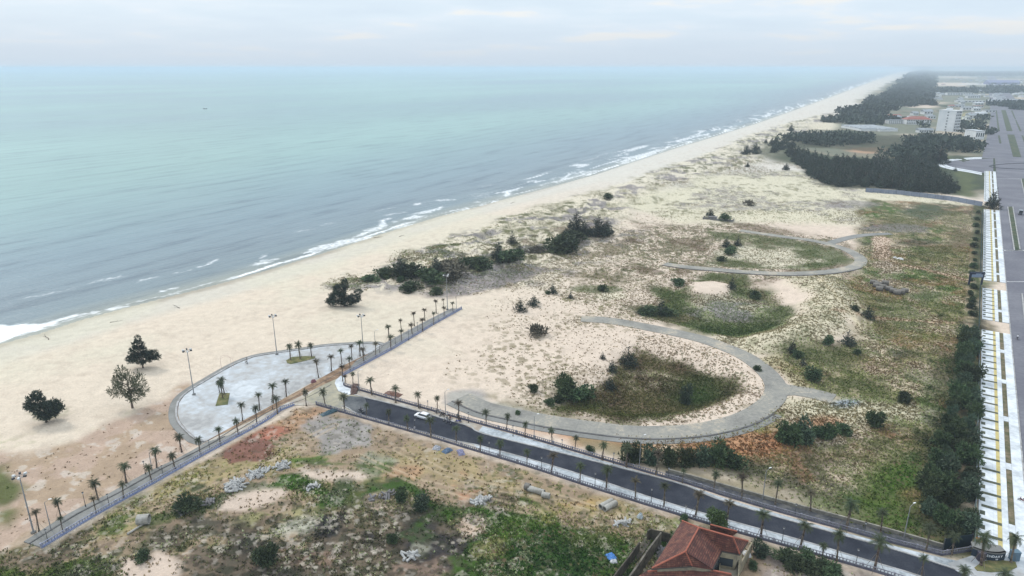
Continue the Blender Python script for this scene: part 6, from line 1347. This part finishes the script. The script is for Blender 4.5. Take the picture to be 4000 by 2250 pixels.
sheet(1747, 1762, 2.4, 1.6, .6, (.10, .16, .26), 'dark blue sacks heaped against the road fence', 'sack_heap', 'sacks', 4); sheet(1800, 1768, 2.6, 1.5, .5, (.22, .22, .34), 'violet-grey sacks heaped right of the blue ones', 'sack_heap', 'sacks', 5)
sheet(1706, 1752, 1.9, 1.6, .6, (.42, .43, .47), 'pale round bundle left of the blue sacks', 'bundle', 'bundle', 6); sheet(1290, 1612, 5, 1.6, .6, (.05, .10, .13), 'dark teal tarpaulin outside the fence corner at the junction', seed=7)
sheet(1385, 1523, 7, 2.2, 1.1, (.10, .055, .045), 'heap of dark red-brown earth against the fence by the junction', 'earth_heap', 'earth heap', 8); sheet(1535, 1541, 5, 2.4, .6, (.16, .075, .05), 'low reddish earth heap at the foot of the fourth road palm', 'earth_heap', 'earth heap', 9)
sheet(1225, 1494, 1.6, 1.2, .8, (.24, .10, .12), 'dark red barrow-like crate at the plaza edge', 'crate', 'crate', 10); sheet(2918, 2168, 1.6, 1.4, .8, (.72, .73, .74), 'white plastic bag by the right eave of the house', 'plastic_bag', 'bag', 11)
sheet(2500, 2022, 1.1, 1.0, 1.0, (.5, .56, .6), 'pale blue drum with a white top above the yard', 'drum', 'drum', 12)
for u, v, sz, lab, sd_ in ((3517, 1013, (3.2, 1.4, .7), 'white covered bundle lying beside the upper dirt track', 21), (3496, 1008, (1.6, 1.2, .6), 'small cream lump left of the white bundle by the dirt track', 22)):
    sheet(u, v, sz[0], sz[1], sz[2], (.7, .7, .7), lab, 'bundle', 'bundle', sd_)
def driftwood(u, v, l_, lab, sd_):
    x, y, z = gp(u, v); m_ = MB(); rd = random.Random(sd_); p = Vector((0, 0, .12)); pts = [p]
    for i in range(4): p = p + Vector((l_ / 4, rd.uniform(-.3, .3), rd.uniform(-.03, .08))); pts.append(p)
    m_.path(pts, [.14, .11, .09, .07, .04], 6); m_.path([pts[2], pts[2] + Vector((.5, .8, .25))], [.06, .03], 5); o = m_.build('driftwood', m_bark); o.location = (x, y, z); o.rotation_euler = (0, 0, rd.uniform(0, 3)); tag(o, lab, 'driftwood')
for a_ in ((702, 1204, 5, 'dark driftwood log high on the open beach'), (190, 1327, 6, 'twisted driftwood near the waterline at the far left'), (430, 1260, 4, 'thin driftwood by the wet sand left of centre'), (1460, 930, 5, 'driftwood log on the far pale beach'), (1560, 925, 4, 'short driftwood on the far beach'), (1995, 795, 5, 'dark driftwood on the narrow far beach')): driftwood(*a_, int(a_[0]))
# beach arch frame, sign
x, y, z = gp(885, 1440); e = empty('arch_frame', (x, y, G + .1)); tag(e, 'tall thin pale arch frame standing on the sand left of the plaza', 'arch')
m_wire = mat('thin_pale_steel', (.55, .42, .36), .6)
for s_, r_, h_ in ((0, 1.5, 4.2), (1, 1.9, 3.4)):
    m_ = MB(); pts = [Vector((-r_, s_ * .8, 0)), Vector((-r_, s_ * .8, h_ - r_ * .6))] + [Vector((-r_ * math.cos(a_), s_ * .8, h_ - r_ * .6 + r_ * .6 * math.sin(a_))) for a_ in [math.pi * i / 10 for i in range(1, 10)]] + [Vector((r_, s_ * .8, h_ - r_ * .6)), Vector((r_, s_ * .8, 0))]
    m_.path(pts, [.04] * len(pts), 5); m_.build('hoop', m_wire, e)
x, y, z = gp(3862, 2192); e = empty('curved_sign', (x, y, G + .3), R(-14)); tag(e, 'low curved dark blue sign wall with white lettering on the street corner', 'sign')
m_sb = mat('sign_blue_black', (.025, .04, .06), .4); V = []; n = 16; m_ = MB()
for i in range(n):
    a0_, a1_ = R(-126 + 72 * i / n), R(-126 + 72 * (i + 1) / n); r_ = 4.4
    c = ((math.cos((a0_ + a1_) / 2)) * r_, math.sin((a0_ + a1_) / 2) * r_ + r_, .85); m_.box(c, (r_ * R(72 / n) + .02, .35, 1.7), (a0_ + a1_) / 2 + math.pi / 2)
m_.build('panel', m_sb, e); m_ = MB()
m_.prism([(math.cos(R(-126 + 72 * i / n)) * 4.6, math.sin(R(-126 + 72 * i / n)) * 4.6 + 4.4) for i in range(n + 1)] + [(2.4, 2.4), (-2.4, 2.4)], 1.45, 1.7); m_.build('top', m_conc2, e)
m_let = mat('white_lettering', (.65, .68, .72), .5)
def letters(txt, r_, z_, size, a_mid, parent):
    for i, ch in enumerate(txt):
        cu = bpy.data.curves.new('t', 'FONT'); cu.body = ch; cu.size = size; cu.extrude = .03; cu.align_x = 'CENTER'; cu.offset = .012
        a_ = R(a_mid) + (i - (len(txt) - 1) / 2) * size * .74 / r_
        to = bpy.data.objects.new('tmp', cu); C.objects.link(to); me = bpy.data.meshes.new_from_object(to.evaluated_get(bpy.context.evaluated_depsgraph_get()))
        bpy.data.objects.remove(to); me.materials.clear(); me.materials.append(m_let); lo = link('letter', me, parent)
        lo.location = (math.cos(a_) * (r_ + .22), math.sin(a_) * (r_ + .22) + r_, z_); lo.rotation_euler = (math.pi / 2, 0, a_ + math.pi / 2)
bpy.context.view_layer.update()
letters('LEGENDARY', 4.4, .72, .62, -90, e); letters('W', 4.4, .2, .42, -76, e)
small('sign_cabinet', 3828, 2192, 'dark purple-black cabinet standing left of the curved sign', 'cabinet', [((0, 0, .9), (1.1, .8, 1.8), 0), ((0, 0, 1.85), (1.2, .9, .1), 0)], mat('dark_cabinet', (.04, .035, .055), .5))
small('orange_bin', 3828, 2135, 'orange-brown box bin by the left side of the pavement end', 'bin', [((0, 0, .75), (1.5, 1.0, 1.5), 0), ((0, 0, 1.54), (1.6, 1.1, .1), 0)], mat('orange_paint', (.32, .13, .03), .6)); small('blue_bin', 3958, 2190, 'blue-grey cabinet behind the right corner palm', 'cabinet', [((0, 0, 1), (1.4, 1.0, 2.0), 0), ((0, 0, 2.05), (1.5, 1.1, .1), 0)], mat('blue_grey_paint', (.09, .15, .20), .5))
# -------- vehicles and people
m_carw = mat('white_car_paint', (.72, .73, .75), .3, spec=.5); m_glass = mat('car_glass', (.03, .035, .04), .1, spec=.6); m_tyre = mat('tyre', (.03, .03, .03), .9); m_rim = mat('rim', (.4, .4, .42), .4, metal=.5)
def loft(secs, mt_, name, parent):
    """body from cross-sections: (x, halfwidth bottom, halfwidth top, z bottom, z top)"""
    V = []; n = len(secs)
    for x, wb_, wt_, z0, z1 in secs: V += [(x, -wb_, z0), (x, -wb_ * 1.03, z0 + (z1 - z0) * .5), (x, -wt_, z1), (x, 0, z1 + .02), (x, wt_, z1), (x, wb_ * 1.03, z0 + (z1 - z0) * .5), (x, wb_, z0)]
    Fc = [(i * 7 + k, i * 7 + (k + 1) % 7, (i + 1) * 7 + (k + 1) % 7, (i + 1) * 7 + k) for i in range(n - 1) for k in range(7)] + [tuple(range(7))[::-1], tuple(range((n - 1) * 7, n * 7))]
    me = bpy.data.meshes.new(name); me.from_pydata(V, [], Fc); bm = bmesh.new(); bm.from_mesh(me); bmesh.ops.recalc_face_normals(bm, faces=bm.faces); bm.to_mesh(me); bm.free(); me.materials.append(mt_)
    for p in me.polygons: p.use_smooth = len(p.vertices) == 4
    return link(name, me, parent)
def wheel(parent, x, y, r_, w_):
    m_ = MB(); m_.tube((0, -w_ / 2, 0), (0, w_ / 2, 0), r_, n=16); o = m_.build('wheel', m_tyre, parent); o.location = (x, y, r_); m_ = MB(); m_.tube((0, -w_ / 2 - .01, 0), (0, w_ / 2 + .01, 0), r_ * .6, n=12); m_.build('rim', m_rim, o); return o
x, y, z = gp(1652, 1634); d = np.array(ROAD_N[4]) - np.array(ROAD_N[3]); rz = math.atan2(d[1], d[0]); e = empty('car', (x, y, G + .1), rz + math.pi); tag(e, 'white hatchback car standing on the dark asphalt by the motorbikes', 'car')
loft([(-2.2, .75, .70, .35, .75), (-2.1, .85, .80, .28, .95), (-1.3, .88, .82, .25, 1.0), (.9, .88, .82, .25, .98), (1.7, .86, .78, .27, .88), (2.15, .80, .70, .30, .70), (2.25, .70, .62, .38, .6)], m_carw, 'body', e)
loft([(-2.0, .72, .60, .93, .98), (-1.55, .76, .60, .93, 1.40), (-.2, .78, .62, .93, 1.52), (.45, .77, .60, .93, 1.42), (1.25, .74, .66, .90, .95)], m_glass, 'windows', e); loft([(-1.6, .62, .60, 1.38, 1.47), (-.9, .64, .6, 1.46, 1.54), (0, .64, .6, 1.47, 1.55), (.4, .62, .58, 1.42, 1.48)], m_carw, 'roof', e)
for wx in (-1.35, 1.4):
    for wy in (-.8, .8): wheel(e, wx, wy, .33, .22)
for wy in (-.6, .6):
    m_ = MB(); m_.box((2.12, wy, .66), (.12, .3, .14)); m_.build('headlight', m_lamp, e)
    m_ = MB(); m_.box((-2.13, wy, .85), (.1, .3, .14)); m_.build('tail_light', mat('red_lens', (.3, .02, .02), .3), e)
# small grey truck on the boulevard
x, y, z = gp(3985, 838); e = empty('truck', (x, y, G + .1), math.atan2(BD[1], BD[0])); tag(e, 'small grey-white covered truck driving on the far boulevard', 'truck')
loft([(1.6, .9, .85, .5, 1.6), (1.9, .92, .8, .45, 2.1), (2.7, .92, .8, .45, 2.1), (3.2, .92, .85, .45, 1.3), (3.3, .9, .85, .5, 1.2)], m_carw, 'cab', e); m_ = MB(); m_.box((-.5, 0, 1.7), (4.0, 2.0, 2.2)); m_.build('box', m_grr, e); m_ = MB(); m_.box((3.0, 0, 1.65), (.5, 1.6, .55)); m_.box((-2.52, 0, 1.7), (.06, 1.7, 1.8)); m_.build('window', m_glass, e)
for wx in (-1.6, 2.3):
    for wy in (-.85, .85): wheel(e, wx, wy, .42, .28)
def skin_person(name, pose, shirt, trousers, skin=(.30, .18, .12), hair=(.02, .018, .016)):
    """one continuous body grown over a jointed skeleton; clothes and hair are thin shells"""
    J = pose; e_ = [(0, 1), (1, 2), (2, 3), (3, 4), (2, 5), (5, 6), (6, 7), (2, 8), (8, 9), (9, 10), (0, 11), (11, 12), (12, 13), (13, 14), (0, 15), (15, 16), (16, 17), (17, 18)]
    rad = [.14, .13, .15, .055, .10, .065, .045, .035, .065, .045, .035, .10, .075, .05, .045, .10, .075, .05, .045]
    me = bpy.data.meshes.new(name); me.from_pydata(J, e_, []); o = link(name, me); md = o.modifiers.new('s', 'SKIN')
    for i, v_ in enumerate(me.skin_vertices[0].data): v_.radius = (rad[i], rad[i] * .8); v_.use_root = i == 0
    o.modifiers.new('d', 'SUBSURF').levels = 1
    bpy.context.view_layer.update(); mm = bpy.data.meshes.new_from_object(o.evaluated_get(bpy.context.evaluated_depsgraph_get())); bpy.data.objects.remove(o)
    mk = mat(name + '_skin', skin, .6); ms_ = mat(name + '_shirt', shirt, .8); mt_ = mat(name + '_trousers', trousers, .8); mm.materials.clear()
    for q in (mk, ms_, mt_): mm.materials.append(q)
    hip = J[0][2]; kn = J[3][2]
    for p in mm.polygons:
        c = p.center; dz = c.z; hd = Vector(J[4]); hands = min((c - Vector(J[7])).length, (c - Vector(J[10])).length)
        p.material_index = 0 if (c - hd).length < .17 or hands < .2 else (1 if dz > hip + .02 and math.hypot(c.x - J[2][0], c.y - J[2][1]) < .75 and dz > hip else 2); p.use_smooth = True
    return mm, hair, Vector(J[4])
STAND = [(0, 0, .95), (0, 0, 1.15), (0, 0, 1.38), (0, 0, 1.5), (0, .02, 1.66), (-.2, 0, 1.36), (-.26, .02, 1.1), (-.24, .14, .88), (.2, 0, 1.36), (.26, .02, 1.1), (.24, .12, .88), (-.1, 0, .88), (-.12, .04, .5), (-.12, 0, .1), (-.12, .14, .04), (.1, 0, .88), (.13, .0, .5), (.13, -.06, .1), (.13, .08, .04)]
RIDE = [(0, -.15, .82), (0, -.08, 1.02), (0, .02, 1.25), (0, .06, 1.37), (0, .12, 1.53), (-.2, .02, 1.22), (-.28, .22, 1.02), (-.28, .48, 1.0), (.2, .02, 1.22), (.28, .22, 1.02), (.28, .48, 1.0), (-.13, -.05, .78), (-.2, .32, .62), (-.2, .2, .28), (-.2, .34, .22), (.13, -.05, .78), (.2, .32, .62), (.2, .2, .28), (.2, .34, .22)]
pc = {}
def person(u, v, rz, pose, shirt, trousers, label, z0=None, group=None):
    key = (pose is RIDE, shirt, trousers)
    if key not in pc: pc[key] = skin_person('person', pose, shirt, trousers)
    mm, hair, hd = pc[key]; x, y, z = gp(u, v); o = link('person', mm); o.location = (x, y, G + .12 if z0 is None else z0); o.rotation_euler = (0, 0, rz)
    m_ = MB()
    for i in range(8):
        for j in range(3): a_ = i * math.pi / 4; b_ = j * .5; m_.v
    hm_ = MB(); hm_.tube((hd.x, hd.y - .02, hd.z + .02), (hd.x, hd.y - .02, hd.z + .125), .105, .05, 8); hm_.build('hair', mat_hair, o, True); return tag(o, label, 'person', group)
mat_hair = mat('black_hair', (.015, .013, .012), .6)
def bike(u, v, rz, label, col, group=None):
    x, y, z = gp(u, v); e = empty('motorbike', (x, y, G + .12), rz); tag(e, label, 'motorbike', group); mc = mat('bike_paint', col, .35)
    for wy in (-.62, .62):
        m_ = MB()
        for i in range(14): a0_, a1_ = i * math.pi / 7, (i + 1) * math.pi / 7; m_.tube((0, wy + math.cos(a0_) * .25, .29 + math.sin(a0_) * .25), (0, wy + math.cos(a1_) * .25, .29 + math.sin(a1_) * .25), .045, n=5, caps=False)
        w_ = m_.build('wheel', m_tyre, e); m_ = MB(); m_.tube((-.05, wy, .29), (.05, wy, .29), .17, n=10); m_.build('rim', m_rim, w_)
    o = loft([(-.7, .07, .05, .55, .75), (-.3, .12, .10, .38, .72), (.05, .12, .08, .30, .5), (.35, .11, .08, .35, .68), (.5, .1, .05, .5, .95)], mc, 'body', e); o.rotation_euler = (0, 0, math.pi / 2)
    m_ = MB(); m_.box((0, -.3, .78), (.24, .75, .1)); m_.build('seat', m_black, e); m_ = MB(); m_.tube((-.3, .42, 1.0), (.3, .42, 1.0), .02, n=5); m_.tube((0, .62, .3), (0, .42, 1.0), .035, n=5); m_.build('handlebar', m_black, e)
    m_ = MB(); m_.tube((.12, -.1, .3), (.14, -.75, .36), .05, n=6); m_.build('exhaust', m_rim, e); m_ = MB(); m_.box((0, .56, .86), (.14, .1, .14)); m_.build('headlight', m_lamp, e); return e
rr_ = rz + math.pi / 2
bike(1410, 1612, rr_ + math.pi + .1, 'dark motorbike ridden on the asphalt near the junction', (.03, .035, .05)); person(1410, 1612, rr_ + math.pi + .1, RIDE, (.05, .07, .10), (.03, .035, .05), 'person in dark clothes riding a motorbike near the junction')
bk = [(1712, 1617, .4, (.3, .3, .32), 'grey motorbike parked on the pavement, nearest the white car'), (1728, 1628, .9, (.05, .05, .05), 'black motorbike second from the white car'), (1742, 1644, 1.3, (.5, .5, .52), 'pale motorbike standing on the asphalt edge in the crowd'), (1752, 1656, .2, (.04, .04, .06), 'dark motorbike lowest in the group, out on the asphalt'), (1760, 1638, 2.0, (.25, .05, .05), 'dark red motorbike behind the standing people'), (1790, 1652, .6, (.06, .08, .3), 'blue motorbike farthest right of the group')]
for u, v, a_, c_, l_ in bk: bike(u, v, rr_ + a_, l_, c_, 'motorbikes parked with the group by the road')
pp_ = [(1706, 1622, .5, STAND, (.10, .10, .11), (.05, .05, .06), 'person in grey standing by the first motorbike'), (1722, 1624, 1.5, STAND, (.45, .46, .48), (.05, .05, .06), 'person in a pale top standing left in the roadside group'), (1735, 1635, 2.5, STAND, (.04, .04, .05), (.05, .05, .06), 'person in black standing in the middle of the roadside group'), (1746, 1636, 3.5, STAND, (.6, .6, .6), (.04, .04, .05), 'person in a white top in the roadside group'), (1757, 1647, 4.5, STAND, (.05, .05, .05), (.03, .03, .04), 'person in dark clothes at the right of the roadside group'), (1788, 1640, .2, STAND, (.08, .10, .12), (.04, .04, .05), 'person standing by the fence beyond the blue motorbike'), (1798, 1652, 1.2, STAND, (.05, .05, .06), (.03, .03, .04), 'person in black walking right of the blue motorbike'), (1642, 1600, 1.2, STAND, (.2, .2, .22), (.08, .08, .09), 'person behind the white car on the pavement')]
for u, v, a_, p_, s_, t_, l_ in pp_: person(u, v, a_, p_, s_, t_, l_, G + .22 if v < 1645 else None, 'people by the parked motorbikes')
person(1620, 1690, .8, STAND, (.35, .36, .40), (.12, .12, .14), 'person alone on the south pavement by the fence', G + .22)
bike(962, 1421, .8, 'white scooter standing on the rim of the plaza', (.6, .6, .6)); person(966, 1417, 2.2, STAND, (.1, .1, .1), (.05, .05, .05), 'person beside the white scooter on the plaza')
ba = math.atan2(BD[1], BD[0]) - math.pi / 2
bike(3973, 1326, ba, 'dark motorbike ridden up the boulevard', (.04, .04, .06)); person(3973, 1326, ba, RIDE, (.65, .65, .67), (.05, .05, .08), 'person in a white top riding up the boulevard')
bike(3994, 1962, ba + 1.4, 'dark red motorbike parked on the kerbside pavement at the picture edge', (.12, .03, .03))
# ---- ground cover tufts: uncountable, one object
x, y = px(801, 426, 0.0); e = empty('fishing_boat', (float(x), float(y), .1), .3); tag(e, 'tiny dark fishing boat far out on the sea', 'boat')
loft([(-4, .9, 1.1, -.3, 1.0), (0, 1.2, 1.5, -.4, .9), (3, .8, 1.1, -.3, 1.2), (4.6, .08, .15, .3, 1.7)], mat('boat_hull', (.08, .09, .11), .6), 'hull', e); m_ = MB(); m_.box((-1.6, 0, 1.6), (2.4, 1.7, 1.6)); m_.box((-1.6, 0, 2.45), (2.8, 2.0, .12)); m_.build('cabin', m_whitew, e)
# ================================================================== GROUND COVER (uncountable)
def scatter(name, n, weight, size, mt_, seed, label, per=5, ymax=420, up=1.2, asp=1.4, xr=None):
    rg = np.random.default_rng(seed); cand = np.where((Y < ymax) & (np.abs(X) < Y * .9 + 20) & (Y > 75))[0]
    area = (np.hypot(X[cand], Y[cand]) ** 3); w_ = weight[cand] * area / area.max() * (1 / (1 + (Y[cand] / 260) ** 2)); w_ = np.maximum(w_, 0); w_ /= w_.sum()
    idx = rg.choice(cand, n, p=w_); jx = rg.normal(size=n) * .8; jy = rg.normal(size=n) * .8; px_, py_ = X[idx] + jx, Y[idx] + jy
    ok = (flat_d(px_, py_) > 2.2); px_, py_, idx = px_[ok], py_[ok], idx[ok]; pz = height(px_, py_)
    k = rg.uniform(.5, 1.5, len(px_)); P_ = np.repeat(np.stack([px_, py_, pz], 1), per, 0); kk = np.repeat(k, per)
    P_[:, :2] += rg.normal(size=(len(P_), 2)) * (size * .45 * kk)[:, None]; P_[:, 2] -= .03
    V_, Q_ = leaves(P_, size, rg, up, asp)
    me = npmesh(name, V_, Q_, mt_); cl_ = np.repeat(alb[idx], per, 0)
    tone = rg.uniform(.55, 1.25, (len(cl_), 1)); base_ = np.clip(cl_.max(1, keepdims=True), 0, 1)
    tint_ = np.where(base_ > .3, np.array([[.60, .56, .42]]), np.array([[1.35, 1.6, 1.1]])) ; cl_ = np.clip(cl_ * tint_ * tone, .015, .6)
    ca_ = me.color_attributes.new('leaf', 'FLOAT_COLOR', 'POINT'); cc = np.repeat(np.concatenate([cl_, np.ones((len(cl_), 1))], 1), 4, 0)
    ca_.data.foreach_set('color', cc.astype(np.float32).ravel()); o = link(name, me); return tag(o, label, 'ground cover', kind='stuff')
acr_ok = (acr < -4).astype(float)
m_tf = bpy.data.materials.new('tuft_leaf'); m_tf.use_nodes = True; t = m_tf.node_tree; a_ = N(t, 'ShaderNodeAttribute', attribute_name='leaf')
t.links.new(a_.outputs['Color'], t.nodes['Principled BSDF'].inputs['Base Color']); t.nodes['Principled BSDF'].inputs['Roughness'].default_value = .9; t.nodes['Principled BSDF'].inputs['Specular IOR Level'].default_value = .1
scatter('dune_tufts', 34000, np.clip(tuft * (1 - rub * .8) - .15, 0, 1) ** 1.3 * (1 - veg * .6) * acr_ok, .30, m_tf, 1, 'low dry tufts dotting the sand and scrub')
scatter('field_grass', 52000, (veg ** 1.3 + .12 * rub) * acr_ok, .34, m_tf, 2, 'green weeds and grass in the hollows and the near field', 5, 330)
